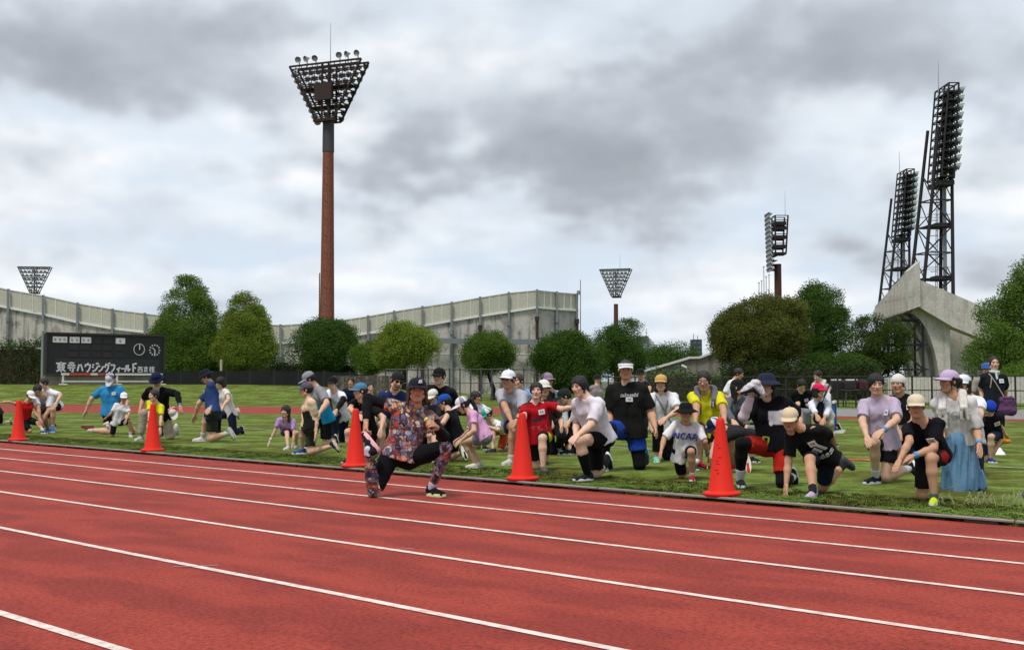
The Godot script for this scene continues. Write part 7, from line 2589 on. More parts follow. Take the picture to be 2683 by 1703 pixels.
const PEOPLE := [
	{"id":"presenter","l":"person in patterned shirt and leggings kneeling on the red track holding a microphone","g":"","h":1.68,"b":0.97,"at":[-1.05,-11.25],"j":[162,987,77,130,857,18,-2,373,0,262,748,19,-38,830,11,83,350,2,-86,396,-2,423,564,167,359,658,387,-314,913,-7,-312,702,123,436,458,148,302,88,49,-236,59,161,-272,440,250],"f":[71,0,71,0,100,0,-63,69,-36,-77,-61,18],"hd":[4,-4,0],"hl":0.234,"sk":3,"o":{"top":["PATTERN",0.4,0.015],"bot":["#121317",0.9],"tights":"PATTERN","arms":["#141519","#141519"],"shoe":["#17181b","#d9dfa8"],"shoe2":["#24242a","#d8a7ae"],"sock":["#cfc9dd",0.12],"hat":["cap","#20232e",""],"hair":["shoulder","#4a2f22"],"ex":["logocap","logoshort"],"hand":["grip","grip"]}},
	{"id":"p_edge","l":"person in black shorts with green shoe at the left edge of the photo","g":"people stretching on the grass","h":1.3,"b":1,"at":[-12.4,-28.8],"j":[-227,769,109,-168,657,89,4,320,4,-84,613,184,-203,606,-30,37,322,63,-29,318,-55,-17,402,156,-148,284,232,-218,428,-164,-355,324,-78,17,49,-88,102,86,-379,-329,318,-113,-248,63,38],"f":[13,-88,-45,-25,-47,85,-92,0,39,0,100,0],"hd":[-60,0,0],"hl":0.203,"sk":1,"o":{"top":["#26262b",0.6,0.05],"bot":["#17181c",0.95],"shoe":["#2f8f7a","#c7d6a0"],"sock":["#cfe08a",0.15],"hair":["short","#1a1716"]}},
	{"id":"p1","l":"child in red shirt and white cap reaching an arm out behind the leftmost cone","g":"people stretching on the grass","h":1.32,"b":1,"at":[-10.12,-24.72],"j":[154,766,65,90,650,92,3,285,-3,151,606,-21,4,589,178,44,290,-58,-37,281,52,257,411,35,384,298,133,-204,650,270,-388,635,346,324,204,50,501,66,262,169,47,88,-88,66,-85],"f":[88,0,47,0,100,0,-34,-91,-23,75,-41,51],"hd":[55,25,0],"hl":0.204,"sk":3,"o":{"top":["#c8201f",0.45,0.05],"bot":["#17181c",0.9],"shoe":["#3c4a5c","#c9ccd2"],"sock":["#b7bcc4",0.2],"hat":["cap","#eceef2",""],"hair":["short","#1a1716"]}},
	{"id":"p2","l":"adult with dark brown hair crouching in grey shirt with white sleeves and blue shoes","g":"people stretching on the grass","h":1.68,"b":1,"at":[-9.87,-25.16],"j":[-20,884,336,75,775,292,4,390,-4,212,735,195,-83,704,305,86,398,-35,-77,381,26,210,468,309,141,268,439,63,530,485,133,306,568,296,482,294,276,85,251,141,312,353,93,84,33],"f":[53,0,85,0,100,0,31,0,95,0,100,0],"hd":[25,40,0],"hl":0.234,"sk":3,"o":{"top":["#8b8385",0.8,0.04],"sleevec":"#dcdce4","bot":["#1c1a1d",0.75],"shoe":["#2c5fae","#cdd5e2"],"sock":["#9fb3d4",0.2],"hair":["short","#2a211f"]}},
	{"id":"p3","l":"adult in plain white shirt and dark shorts squatting behind the grey-shirted adult","g":"people stretching on the grass","h":1.7,"b":1,"at":[-10.59,-27.67],"j":[-154,1015,355,-85,893,300,-4,505,1,61,803,337,-207,871,176,70,486,46,-78,524,-43,300,753,496,280,596,690,-166,590,104,-304,456,266,84,497,450,115,88,433,-29,478,355,-38,86,266],"f":[-55,0,84,0,100,0,-73,0,68,0,100,0],"hd":[-50,15,0],"hl":0.236,"sk":2,"o":{"top":["#e4e5ee",0.8,0.04],"bot":["#15161c",0.9],"shoe":["#30343c","#cfcfcf"],"hair":["short","#221c1a"]}},
	{"id":"p4","l":"adult in bright blue shirt with grey and white cap looking down in front of scoreboard","g":"people stretching on the grass","h":1.72,"b":1.1,"at":[-8.1,-24.12],"j":[-4,1121,75,-10,982,17,-4,466,1,160,913,0,-178,908,29,85,468,-6,-93,465,9,307,657,9,303,452,160,-404,714,31,-514,487,-1,374,329,249,421,86,-68,-16,60,6,-422,85,33],"f":[21,0,98,0,100,0,-100,6,7,-6,-100,0],"hd":[-12,62,0],"hl":0.239,"sk":2,"o":{"top":["#2f86bd",0.8,0.05],"bot":["#17171b",0.62],"shoe":["#c8472a","#3a3a3e"],"sock":["#d8d8d8",0.16],"hat":["cap","#d9d9e6","#6d6a7a"],"hair":["short","#1a1716"],"ex":["tag"]}},
	{"id":"p5","l":"small child in white cap and white shirt with navy shorts kneeling below the scoreboard","g":"people stretching on the grass","h":1.1,"b":1,"at":[-7.55,-22.83],"j":[122,759,25,95,641,28,-3,298,-4,173,576,-23,-7,619,70,47,286,-30,-53,309,22,252,454,99,239,344,218,-93,457,107,-214,375,35,270,313,104,260,60,35,-95,45,-10,-236,231,-123],"f":[53,0,85,0,100,0,-72,-40,-57,31,-92,25],"hd":[18,8,0],"hl":0.187,"sk":3,"o":{"top":["#e6e4e6",0.8,0.08],"bot":["#171a34",0.95],"shoe":["#d8d3cf","#e4e0dc"],"sock":["#d9dbe6",0.2],"hat":["cap","#f0f0f4",""],"hair":["short","#1a1716"],"ex":["print"]}},
	{"id":"p6","l":"adult in navy bucket hat, black polo and khaki trousers with one knee down","g":"people stretching on the grass","h":1.7,"b":1.06,"at":[-6.46,-21.9],"j":[-1,1096,268,0,964,203,2,469,5,163,890,197,-163,905,157,89,465,16,-86,473,-6,406,841,345,491,641,467,-322,730,-7,-306,580,197,172,63,-51,160,167,-437,-186,493,385,-229,87,386],"f":[-2,-81,-59,3,-59,81,-26,0,97,0,100,0],"hd":[-5,35,0],"hl":0.236,"sk":3,"o":{"top":["#141416",0.8,0.06],"collar":"#b9b2a6","bot":["#a59b8a",1.9],"shoe":["#b9b9b6","#dad9d5"],"hat":["bucket","#1c2140",""],"hair":["short","#1a1716"],"arms":["#15161a",""],"ex":["sunglasses","bandL","cloth"]}},
	{"id":"p7","l":"child in yellow shirt with short hair kneeling behind the second cone from the left","g":"people stretching on the grass","h":1.3,"b":1,"at":[-6.22,-20.81],"j":[31,820,250,50,713,184,1,376,0,154,630,193,-69,700,123,63,356,20,-61,395,-19,185,435,297,200,271,396,-35,510,233,-3,365,354,48,48,-22,11,161,-303,8,341,277,55,64,392],"f":[-9,-74,-67,9,-68,73,-53,0,85,0,100,0],"hd":[-40,0,0],"hl":0.203,"sk":2,"o":{"top":["#d7d52a",0.7,0.04],"bot":["#55525c",0.8],"shoe":["#3a3d48","#c9c9c9"],"hair":["short","#241c19"],"ex":["watchL"]}},
	{"id":"p8","l":"adult in navy blue shirt and dark bucket hat kneeling in profile with white shoe forward","g":"people stretching on the grass","h":1.72,"b":1.08,"at":[-5.26,-20.98],"j":[-159,1152,-92,-94,1026,-141,3,509,3,-37,1009,32,-126,906,-275,27,536,85,-21,482,-78,57,737,-38,-3,609,173,-321,680,-295,-420,476,-410,-180,479,-262,-258,87,-332,-57,63,-87,289,165,92],"f":[-91,0,42,0,100,0,52,-81,27,-72,-58,-37],"hd":[-80,28,0],"hl":0.239,"sk":2,"o":{"top":["#2c4272",0.75,0.06],"bot":["#33372c",0.72],"shoe":["#d6d5d2","#e1e0dc"],"shoe2":["#8f8e86","#a5a49d"],"sock":["#c6c8c2",0.18],"hat":["bucket","#1d212b",""],"hair":["short","#1a1716"],"ex":["tag","bandL"]}},
	{"id":"p9","l":"adult with dark hair in white shirt and navy trousers kneeling behind the navy-shirted adult","g":"people stretching on the grass","h":1.6,"b":1,"at":[-5.7,-24.09],"j":[-179,1046,82,-128,912,53,-3,415,-3,-27,855,170,-197,840,-78,44,419,66,-50,411,-72,62,712,383,1,584,570,-176,568,-46,-336,433,64,123,58,193,187,78,-175,-174,381,283,-219,81,56],"f":[7,-91,-40,-16,-41,90,-88,0,47,0,100,0],"hd":[-60,20,0],"hl":0.222,"sk":2,"o":{"top":["#d9d4d4",0.5,0.05],"bot":["#161b33",1.9],"shoe":["#2b2e3a","#c9c9c9"],"hair":["bob","#1a1718"],"ex":["waistcloth"]}},
	{"id":"p10","l":"small child with long hair in lavender shirt crouching with fingertips on the grass","g":"people stretching on the grass","h":1.12,"b":1,"at":[-3.61,-19.19],"j":[17,597,274,23,483,241,2,252,1,124,434,213,-84,466,202,59,243,4,-56,260,-2,154,249,275,148,88,327,-158,290,224,-224,139,252,187,259,235,155,60,61,40,258,246,79,52,405],"f":[-9,0,100,0,100,0,-32,0,95,0,100,0],"hd":[-22,0,0],"hl":0.188,"sk":2,"o":{"top":["#b48fc8",0.75,0.06],"bot":["#262a44",0.8],"shoe":["#cfcfd6","#e0e0e4"],"hair":["long","#2b1c17"],"ex":["watchR"],"print":1}},
	{"id":"p11","l":"child in cream and black shirt with faded purple cap and blue shoes kneeling in profile","g":"people stretching on the grass","h":1.42,"b":1,"at":[-2.91,-17.32],"j":[-91,947,-15,-50,821,-19,0,400,-1,13,774,104,-98,750,-138,31,407,66,-30,393,-68,80,536,74,89,340,144,-172,619,-330,-153,486,-170,-162,377,-209,-197,72,-343,-17,51,-36,300,137,27],"f":[-85,0,53,0,100,0,57,-81,11,-80,-58,-16],"hd":[-80,0,0],"hl":0.21,"sk":2,"o":{"top":["#dcc3a6",0.8,0.05],"top2":["#17171a",0.42],"bot":["#343a2c",0.78],"shoe":["#274f9c","#e4e6ea"],"shoe2":["#1f3263","#cdb99a"],"hat":["cap","#5a5468",""],"hair":["short","#1a1716"]}},
	{"id":"p12","l":"adult in grey and turquoise shirt with pale grey cap bending over a child","g":"people stretching on the grass","h":1.72,"b":1.1,"at":[-3.1,-19.64],"j":[-213,1103,236,-118,999,176,-2,495,-2,1,910,285,-206,956,20,52,483,68,-57,507,-72,122,721,478,34,568,660,-176,714,183,-219,612,410,52,64,59,125,85,-337,-171,420,311,-135,85,533],"f":[7,-91,-40,-17,-40,90,-88,0,47,0,100,0],"hd":[-75,30,0],"hl":0.239,"sk":2,"o":{"top":["#8b8b90",0.8,0.05],"top2":["#1f8fc4",0.5],"bot":["#131316",0.85],"shoe":["#2b2e3a","#c9c9c9"],"hat":["cap","#8f8f98",""],"hair":["short","#1a1716"],"ex":["tag"]}},
	{"id":"p13","l":"adult in white shirt with black arm sleeve, black cap and navy trousers","g":"people stretching on the grass","h":1.68,"b":1,"at":[-3.05,-21.17],"j":[-100,1030,296,-71,915,209,2,470,5,65,830,273,-187,873,87,72,458,56,-68,482,-46,132,754,542,36,579,686,-161,698,313,-87,548,494,44,61,-11,68,141,-397,-26,469,351,-39,83,433],"f":[3,-84,-54,-5,-54,84,-73,0,68,0,100,0],"hd":[-15,0,0],"hl":0.234,"sk":2,"o":{"top":["#e6e6f0",0.75,0.05],"bot":["#1a2036",1.9],"arms":["#1a1a1e","#1a1a1e"],"shoe":["#2b2e3a","#c9c9c9"],"hat":["cap","#1b1a1d",""],"hair":["short","#1a1716"],"ex":["glasses"]}},
	{"id":"p14","l":"distant adult with short hair in dark navy shirt near the wooden fence","g":"people stretching on the grass","h":1.7,"b":1,"at":[-4.02,-29.93],"j":[11,1039,276,24,897,241,2,468,-1,180,828,202,-139,841,209,90,464,-3,-86,471,1,272,610,32,260,486,250,-242,623,43,-230,496,260,98,61,-53,99,108,-450,-114,483,404,-111,85,373],"f":[0,-89,-46,0,-46,89,-12,0,99,0,100,0],"hd":[-10,0,0],"hl":0.236,"sk":3,"o":{"top":["#1d2438",0.8,0.05],"bot":["#16181d",0.9],"shoe":["#2b2e3a","#c9c9c9"],"hair":["short","#1a1412"]}},
	{"id":"p15","l":"child in denim blue cap and black shirt looking left beside the presenter","g":"people stretching on the grass","h":1.45,"b":1,"at":[-1.94,-15.92],"j":[-59,942,261,-35,827,196,-1,420,1,81,746,243,-143,798,96,61,405,41,-63,434,-40,261,600,332,248,460,492,-181,717,328,-58,643,486,55,54,-6,145,153,-320,-209,409,271,-180,74,193],"f":[17,-79,-59,-22,-61,76,-71,0,71,0,100,0],"hd":[-60,0,0],"hl":0.211,"sk":2,"o":{"top":["#161719",0.7,0.05],"bot":["#17171a",0.8],"shoe":["#2b2e3a","#c9c9c9"],"hat":["cap","#4f7fa3",""],"hair":["short","#3a2217"],"ex":["tag"]}},
	{"id":"p17","l":"adult in black flat cap and dark glasses peering over the presenter's shoulder","g":"people stretching on the grass","h":1.72,"b":1,"at":[-1.63,-16.34],"j":[76,1070,253,45,938,193,-1,478,5,200,857,160,-122,885,172,88,470,1,-90,485,8,273,606,23,265,476,241,-240,644,47,-229,509,262,97,61,-46,96,110,-448,-118,489,416,-116,86,391],"f":[0,-89,-46,0,-46,89,-12,0,99,0,100,0],"hd":[25,12,-14],"hl":0.239,"sk":2,"o":{"top":["#22345e",0.8,0.05],"bot":["#3b4a3c",0.8],"shoe":["#22242a","#bdbdbd"],"hat":["cap0","#23262a",""],"hair":["short","#1a1716"],"ex":["sunglasses","beard"]}},
	{"id":"p17b","l":"child with dark hair and white shirt mostly hidden behind the denim blue cap","g":"people stretching on the grass","h":1.3,"b":1,"at":[-2.52,-20.93],"j":[26,956,69,42,827,51,-1,379,4,159,761,44,-84,785,47,66,373,3,-68,386,5,252,568,-16,226,494,160,-175,588,-6,-147,500,162,68,50,-30,95,74,-334,-57,367,313,-56,65,267],"f":[4,-90,-43,-8,-43,90,-12,0,99,0,100,0],"hd":[30,0,0],"hl":0.203,"sk":2,"o":{"top":["#dfe3ee",0.8,0.05],"bot":["#3c3f4a",0.8],"shoe":["#22242a","#bdbdbd"],"hair":["short","#1a1716"]}},
	{"id":"p17c","l":"child in pale blue shirt and dark green shorts leaning forward behind the presenter","g":"people stretching on the grass","h":1.35,"b":1,"at":[-1.89,-18],"j":[-63,721,380,-33,673,265,0,406,-4,57,571,296,-113,694,153,47,372,35,-46,440,-44,5,581,522,0,452,673,-56,606,357,-24,493,515,-17,59,92,58,262,-137,-97,396,270,-103,80,194],"f":[27,-49,-83,-15,-87,46,-92,0,39,0,100,0],"hd":[-70,45,0],"hl":0.206,"sk":2,"o":{"top":["#9fb6d8",0.7,0.05],"bot":["#3c5746",0.85],"shoe":["#23252b","#bfbfbf"],"hat":["cap","#a3a5a2",""],"hair":["short","#1a1716"]}},
	{"id":"p18","l":"adult in black jacket, black cap and sunglasses behind the presenter","g":"people stretching on the grass","h":1.74,"b":1.05,"at":[-1.07,-17.39],"j":[17,1139,235,31,1004,167,0,494,-2,191,915,173,-137,954,116,89,484,13,-88,505,-18,307,685,22,238,580,247,-250,731,-48,-265,627,187,103,64,-38,191,104,-436,-208,490,378,-179,87,313],"f":[10,-89,-44,-19,-45,87,-32,0,95,0,100,0],"hd":[-22,0,0],"hl":0.242,"sk":2,"o":{"top":["#18191c",2,0.05],"collar":"#18191c","bot":["#1a1b1f",1.9],"shoe":["#22242a","#bdbdbd"],"hat":["cap","#1b1b1d",""],"hair":["short","#2a1c16"],"ex":["sunglasses"]}},
	{"id":"p19b","l":"small child in white sun hat behind the royal blue cap","g":"people stretching on the grass","h":1.15,"b":1,"at":[-1.15,-16.9],"j":[33,859,99,44,741,70,5,335,3,145,686,43,-67,700,82,63,331,-8,-54,339,14,271,566,-51,244,528,113,-146,547,-13,-91,492,138,65,45,-60,66,60,-331,6,316,280,22,57,204],"f":[0,-91,-41,-1,-41,91,5,0,100,0,100,0],"hd":[-30,20,0],"hl":0.191,"sk":2,"o":{"top":["#3a3b40",0.8,0.05],"bot":["#3c3f4a",0.8],"shoe":["#22242a","#bdbdbd"],"hat":["cap","#dcdccf",""],"hair":["short","#1a1716"]}},
	{"id":"p19","l":"child in royal blue cap and black sleeveless shirt kneeling turned away","g":"people stretching on the grass","h":1.38,"b":1,"at":[-0.73,-16.04],"j":[-183,789,-15,-123,682,19,-4,310,-1,-134,611,141,-76,643,-110,-20,302,69,12,319,-70,-177,529,358,-268,440,199,-284,539,-149,-369,439,-304,-100,48,-124,57,128,147,-315,306,-81,-284,69,138],"f":[29,-82,50,-41,-57,-71,-93,0,-37,0,100,0],"hd":[-95,15,0],"hl":0.208,"sk":2,"o":{"top":["#151517",0,0.06],"bot":["#151517",0.95],"shoe":["#1c1d21","#c8c8c0"],"hat":["cap","#1d4fae",""],"hair":["short","#1a1716"]}},
	{"id":"p20","l":"girl in pink shirt and white mesh cap with long black ponytail squatting in profile","g":"people stretching on the grass","h":1.3,"b":1,"at":[-0.33,-14.7],"j":[-280,779,-45,-190,693,-35,0,380,0,-144,670,88,-179,622,-148,9,394,66,-10,367,-65,-131,474,191,-277,363,135,-177,470,-310,-315,364,-227,-264,331,-66,-116,65,-107,-250,323,-256,-79,66,-247],"f":[-93,0,37,0,100,0,-99,0,14,0,100,0],"hd":[-82,28,0],"hl":0.203,"sk":2,"o":{"top":["#d9a3cf",0.6,0.05],"bot":["#85879e",0.5],"shoe":["#e2dfcf","#e8e6da"],"hat":["cap","#e9e4ee","#9a97a2"],"hair":["pony","#1c1618"]}},
	{"id":"p21","l":"child with dark bob hair in white shirt behind the pink-shirted girl","g":"people stretching on the grass","h":1.2,"b":1,"at":[-0.59,-18.92],"j":[19,818,64,46,720,-7,3,343,-4,126,660,-79,-45,681,66,50,338,-44,-45,349,37,186,613,112,123,503,235,-9,568,233,61,491,374,56,44,-62,-80,76,-307,180,341,213,164,60,200],"f":[-22,-89,-40,43,-46,78,55,0,84,0,100,0],"hd":[55,0,0],"hl":0.195,"sk":3,"o":{"top":["#e2e4ee",0.7,0.05],"bot":["#3c3f4a",0.8],"shoe":["#22242a","#bdbdbd"],"hair":["bob","#2a1c16"]}},
	{"id":"p22","l":"child in teal and white cap, white shirt and orange shorts crouching","g":"people stretching on the grass","h":1.2,"b":1,"at":[-0.14,-18.36],"j":[-236,566,279,-169,469,261,-5,316,0,-61,419,292,-229,474,153,42,301,38,-51,331,-39,-68,345,484,-225,397,421,-197,359,-14,-279,370,143,-33,43,135,82,69,-120,-149,292,227,-146,60,386],"f":[18,-90,-40,-37,-44,82,-95,0,31,0,100,0],"hd":[-65,35,0],"hl":0.195,"sk":2,"o":{"top":["#e0e2e8",0.7,0.05],"bot":["#b5431f",1],"shoe":["#35363c","#55565c"],"hat":["cap","#3fa7a0","#e4e6e4"],"hair":["short","#1a1716"],"ex":[]}},
	{"id":"p23b","l":"adult in sky blue shirt partly hidden behind the white-capped adult","g":"people stretching on the grass","h":1.68,"b":1,"at":[0.12,-18.91],"j":[-34,1072,232,14,954,160,-4,472,-2,168,874,161,-144,901,115,82,465,11,-90,480,-14,288,643,37,227,536,253,-234,669,-32,-252,559,190,95,61,-36,176,103,-421,-179,475,375,-161,84,322],"f":[9,-89,-44,-18,-45,87,-29,0,96,0,100,0],"hd":[-30,0,0],"hl":0.234,"sk":2,"o":{"top":["#7fa8d6",0.8,0.05],"bot":["#3c3f4a",0.8],"shoe":["#22242a","#bdbdbd"],"hair":["short","#4a3026"]}},
	{"id":"p23","l":"adult in light grey shirt and white cap with hand on knee behind the middle cone","g":"people stretching on the grass","h":1.74,"b":1.02,"at":[0.05,-15.66],"j":[-102,1092,265,-65,971,180,-2,483,-1,88,893,234,-201,913,76,77,478,43,-81,489,-44,86,661,420,-4,573,644,-142,750,318,-61,574,487,88,63,-31,166,99,-431,-29,494,367,-62,87,344],"f":[8,-90,-43,-17,-44,88,-60,0,80,0,100,0],"hd":[-28,-2,0],"hl":0.242,"sk":3,"o":{"top":["#a9adb8",0.75,0.05],"bot":["#2b2c33",0.6],"shoe":["#cfcdc6","#dcdad4"],"sock":["#cdcdc8",0.12],"hat":["cap","#eceef2",""],"hair":["short","#2b1a14"],"ex":["watchL","sunglasses"]}},
	{"id":"p25b","l":"person in white cap hidden behind the red-shirted boy","g":"people stretching on the grass","h":1.45,"b":1,"at":[0.36,-15.52],"j":[55,983,116,43,856,75,-4,410,0,171,786,40,-97,806,91,70,405,-14,-78,416,14,277,577,-44,276,495,154,-179,579,28,-136,471,208,79,53,-48,54,88,-386,10,410,348,-5,72,306],"f":[-3,-89,-45,7,-45,89,5,0,100,0,100,0],"hd":[20,0,0],"hl":0.211,"sk":2,"o":{"top":["#3a3034",0.8,0.05],"bot":["#1a1b1f",0.8],"shoe":["#22242a","#bdbdbd"],"hat":["cap","#e2e0da",""],"hair":["long","#5a3a26"]}},
	{"id":"p25","l":"adult in mauve cap and pale grey-green jacket with black trousers kneeling","g":"people stretching on the grass","h":1.62,"b":1,"at":[0.58,-17.55],"j":[-55,1082,-13,-28,943,-38,4,446,2,108,878,-109,-156,873,43,77,447,-40,-69,444,44,196,613,-58,215,414,75,-70,677,216,-33,519,390,137,285,305,102,81,-15,-5,59,57,237,88,-236],"f":[60,0,80,0,100,0,27,-90,-33,-57,-43,70],"hd":[30,0,0],"hl":0.225,"sk":3,"o":{"top":["#aebbc0",1.75,0.1],"inner":"#1b1b1f","bot":["#15151a",1.75],"shoe":["#d8dce0","#cfd3c6"],"sock":["#e4e4e4",0.2],"hat":["cap","#8f7f92","#5c5264"],"hair":["long","#1a1518"]}},
	{"id":"p26","l":"adult in dark green cap and black clothes bending forward behind the red-sleeved arm","g":"people stretching on the grass","h":1.62,"b":1,"at":[0.91,-17.99],"j":[-143,846,425,-60,761,348,1,438,-3,44,637,387,-147,793,210,54,395,46,-52,481,-52,14,580,655,-89,497,853,-81,551,100,-98,468,324,-18,58,223,121,80,-129,-100,356,307,-72,81,566],"f":[15,-91,-38,-33,-41,85,-95,0,31,0,100,0],"hd":[-75,22,0],"hl":0.225,"sk":2,"o":{"top":["#161619",0.8,0.05],"bot":["#141417",1.8],"shoe":["#22242a","#bdbdbd"],"hat":["cap","#222e29",""],"hair":["short","#1a1412"]}},
	{"id":"p24","l":"boy in red shirt with one arm stretched out beside the middle cone","g":"people stretching on the grass","h":1.4,"b":1.02,"at":[0.33,-14.5],"j":[-35,957,43,-49,829,8,1,397,2,89,786,8,-175,755,7,74,405,2,-71,388,2,282,737,140,405,771,301,-188,645,220,-216,517,380,30,400,333,38,69,353,-44,52,-45,-56,111,-369],"f":[26,0,97,0,100,0,-2,-86,-51,3,-52,86],"hd":[-3,-4,0],"hl":0.209,"sk":1,"o":{"top":["#a8151d",0.7,0.06],"bot":["#17181c",0.8],"trim":"#c6e22a","shoe":["#5a5452","#3a3634"],"hair":["bowl","#1c1718"],"ex":["tag","printred"]}},
	{"id":"p28","l":"distant person in grey patterned shirt and dark cap behind the white-shirted girl","g":"people stretching on the grass","h":1.55,"b":1,"at":[1.96,-27.91],"j":[32,1119,-17,39,978,-4,1,448,-2,166,904,-65,-97,923,58,74,442,-36,-72,453,33,125,749,-275,152,553,-158,-8,774,-142,-10,579,-21,81,59,-63,3,94,-418,143,441,333,134,77,322],"f":[-9,-90,-43,19,-44,88,31,0,95,0,100,0],"hd":[30,0,0],"hl":0.215,"sk":2,"o":{"top":["#8e8485",0.9,0.05],"bot":["#2a2a30",1.8],"shoe":["#22242a","#bdbdbd"],"hat":["cap","#20221f",""],"hair":["short","#1a1412"]}},
	{"id":"p30","l":"distant adult in black shirt and cap between two kneeling adults","g":"people stretching on the grass","h":1.7,"b":1,"at":[2.68,-25.03],"j":[16,1214,2,40,1066,-34,-3,492,-3,194,983,-30,-125,1006,-31,86,485,-3,-91,498,-4,185,931,255,119,754,417,-130,907,241,-105,733,417,94,64,10,166,116,-379,-61,478,400,-52,85,469],"f":[9,-88,-47,-16,-47,87,-12,0,99,0,100,0],"hd":[0,0,0],"hl":0.236,"sk":3,"o":{"top":["#17181b",0.8,0.05],"bot":["#2a2a30",0.9],"shoe":["#22242a","#bdbdbd"],"hat":["cap","#1c1d20",""],"hair":["short","#1a1412"],"ex":["armtag"]}},
	{"id":"p31","l":"adult in tan cap and white shirt with diagonal strap and black trousers","g":"people stretching on the grass","h":1.62,"b":1,"at":[2.05,-16.25],"j":[-38,1047,158,-7,932,81,-4,446,2,144,869,50,-157,860,91,79,448,-9,-87,444,14,175,684,256,6,590,398,-215,714,317,-204,540,478,75,60,-62,165,84,-431,-110,462,398,-134,81,371],"f":[10,-91,-40,-21,-41,88,2,0,100,0,100,0],"hd":[-12,0,0],"hl":0.225,"sk":2,"o":{"top":["#e2e3e9",0.8,0.05],"bot":["#18181c",1.85],"shoe":["#6fcbb5","#cfe9e0"],"hat":["cap","#c9a566",""],"hair":["bob","#1c1512"],"ex":["strap"]}},
	{"id":"p33","l":"adult in yellow shirt with grey towel round the neck and glasses","g":"people stretching on the grass","h":1.72,"b":1,"at":[2.43,-14.9],"j":[-59,1072,179,-22,963,83,-3,472,-1,141,894,93,-180,889,47,85,473,11,-92,471,-14,147,736,340,125,602,554,-170,756,309,-215,588,493,98,61,17,168,112,-377,-152,489,391,-160,86,422],"f":[8,-88,-46,-15,-47,87,-26,0,97,0,100,0],"hd":[-18,8,0],"hl":0.239,"sk":3,"o":{"top":["#d8d322",0.8,0.05],"bot":["#3a3a44",0.7],"shoe":["#22242a","#bdbdbd"],"hair":["short","#15120f"],"ex":["towelgrey","glasses","tag"]}},
	{"id":"p29","l":"adult in black shirt with white script and white visor kneeling in blue shorts","g":"people stretching on the grass","h":1.78,"b":1.16,"at":[1.42,-14.58],"j":[-31,1210,41,-22,1053,20,-5,488,-4,160,985,5,-200,973,29,87,492,-10,-97,485,3,277,699,-5,302,530,195,-231,673,9,-262,508,212,133,65,25,240,150,-370,-314,495,365,-310,91,238],"f":[14,-84,-52,-22,-54,81,-5,0,100,0,100,0],"hd":[-2,-2,0],"hl":0.247,"sk":3,"o":{"top":["#17171a",0.85,0.06],"bot":["#1d3f9c",0.62],"tights":"#15161a","shoe":["#2f9bb0","#d9e4e6"],"hat":["visor","#e4e6ea",""],"hair":["buzz","#2a2220"],"ex":["script","tag2"]}},
	{"id":"p27","l":"young person with black hair in white shirt and long black socks resting hands on knee","g":"people stretching on the grass","h":1.6,"b":1.08,"at":[0.97,-13.15],"j":[-239,1019,169,-161,902,154,-2,446,0,-34,840,249,-245,844,19,54,445,61,-58,447,-62,-124,608,366,-265,509,528,-250,615,-125,-271,480,70,-242,437,297,-153,80,213,-37,59,-107,106,166,-438],"f":[-93,0,37,0,100,0,24,-80,-56,-32,-61,73],"hd":[-42,10,0],"hl":0.222,"sk":1,"o":{"top":["#dcd8e4",0.85,0.03],"bot":["#131316",0.62],"bot2":0.88,"shoe":["#25272e","#dfe4ea"],"sock":["#121215",0.62],"hair":["tail","#17141a"]}},
	{"id":"p32","l":"small boy in black brimmed hat and white shirt with blue letters and red shoes","g":"people stretching on the grass","h":1.2,"b":1,"at":[1.89,-13.14],"j":[-1,737,178,12,644,102,4,308,2,123,589,101,-101,602,73,66,304,9,-58,311,-6,204,421,188,249,283,86,-230,451,120,-277,329,239,36,320,293,69,60,190,-10,43,-98,182,178,-256],"f":[-31,0,95,0,100,0,86,-37,37,-15,50,85],"hd":[-22,2,0],"hl":0.195,"sk":3,"o":{"top":["#e4e3e7",0.9,0.1],"bot":["#17171a",0.95],"shoe":["#a81f2f","#e6e6e8"],"sock":["#e6e6ea",0.16],"hat":["wide","#17191b",""],"hair":["short","#1a1412"],"ex":["letters","bandL2"]}},
	{"id":"p34","l":"person in navy and white cap and charcoal shirt bent low behind the rightmost cone","g":"people stretching on the grass","h":1.55,"b":1,"at":[2.82,-14.39],"j":[-436,534,358,-313,505,321,-4,396,2,-169,469,380,-369,509,172,52,384,59,-59,407,-56,-419,378,410,-510,271,591,-370,347,-35,-398,218,-219,-221,371,305,-171,81,84,-12,60,-179,-28,106,180],"f":[-93,0,37,0,100,0,-2,-88,47,4,-47,-88],"hd":[-70,35,0],"hl":0.215,"sk":3,"o":{"top":["#27272b",0.85,0.05],"bot":["#27272b",0.5],"shoe":["#c8472a","#d9d3c9"],"hat":["cap","#1c2140","#cfd3e2"],"hair":["short","#1a1412"],"ex":["logocap2"]}},
	{"id":"p35","l":"distant adult in white shirt facing right behind the grey jacket","g":"people stretching on the grass","h":1.7,"b":1,"at":[4.54,-24.86],"j":[198,1219,21,110,1093,-7,-2,502,5,186,1003,-137,8,1042,126,47,491,-68,-51,513,78,171,767,-307,347,724,-132,-136,788,118,30,638,232,37,66,-98,-239,101,-386,321,478,231,251,85,207],"f":[-30,-90,-32,62,-44,65,74,0,67,0,100,0],"hd":[60,15,0],"hl":0.236,"sk":3,"o":{"top":["#e2e5ee",0.85,0.05],"bot":["#3a3a44",0.9],"shoe":["#22242a","#bdbdbd"],"hair":["short","#1a1412"]}},
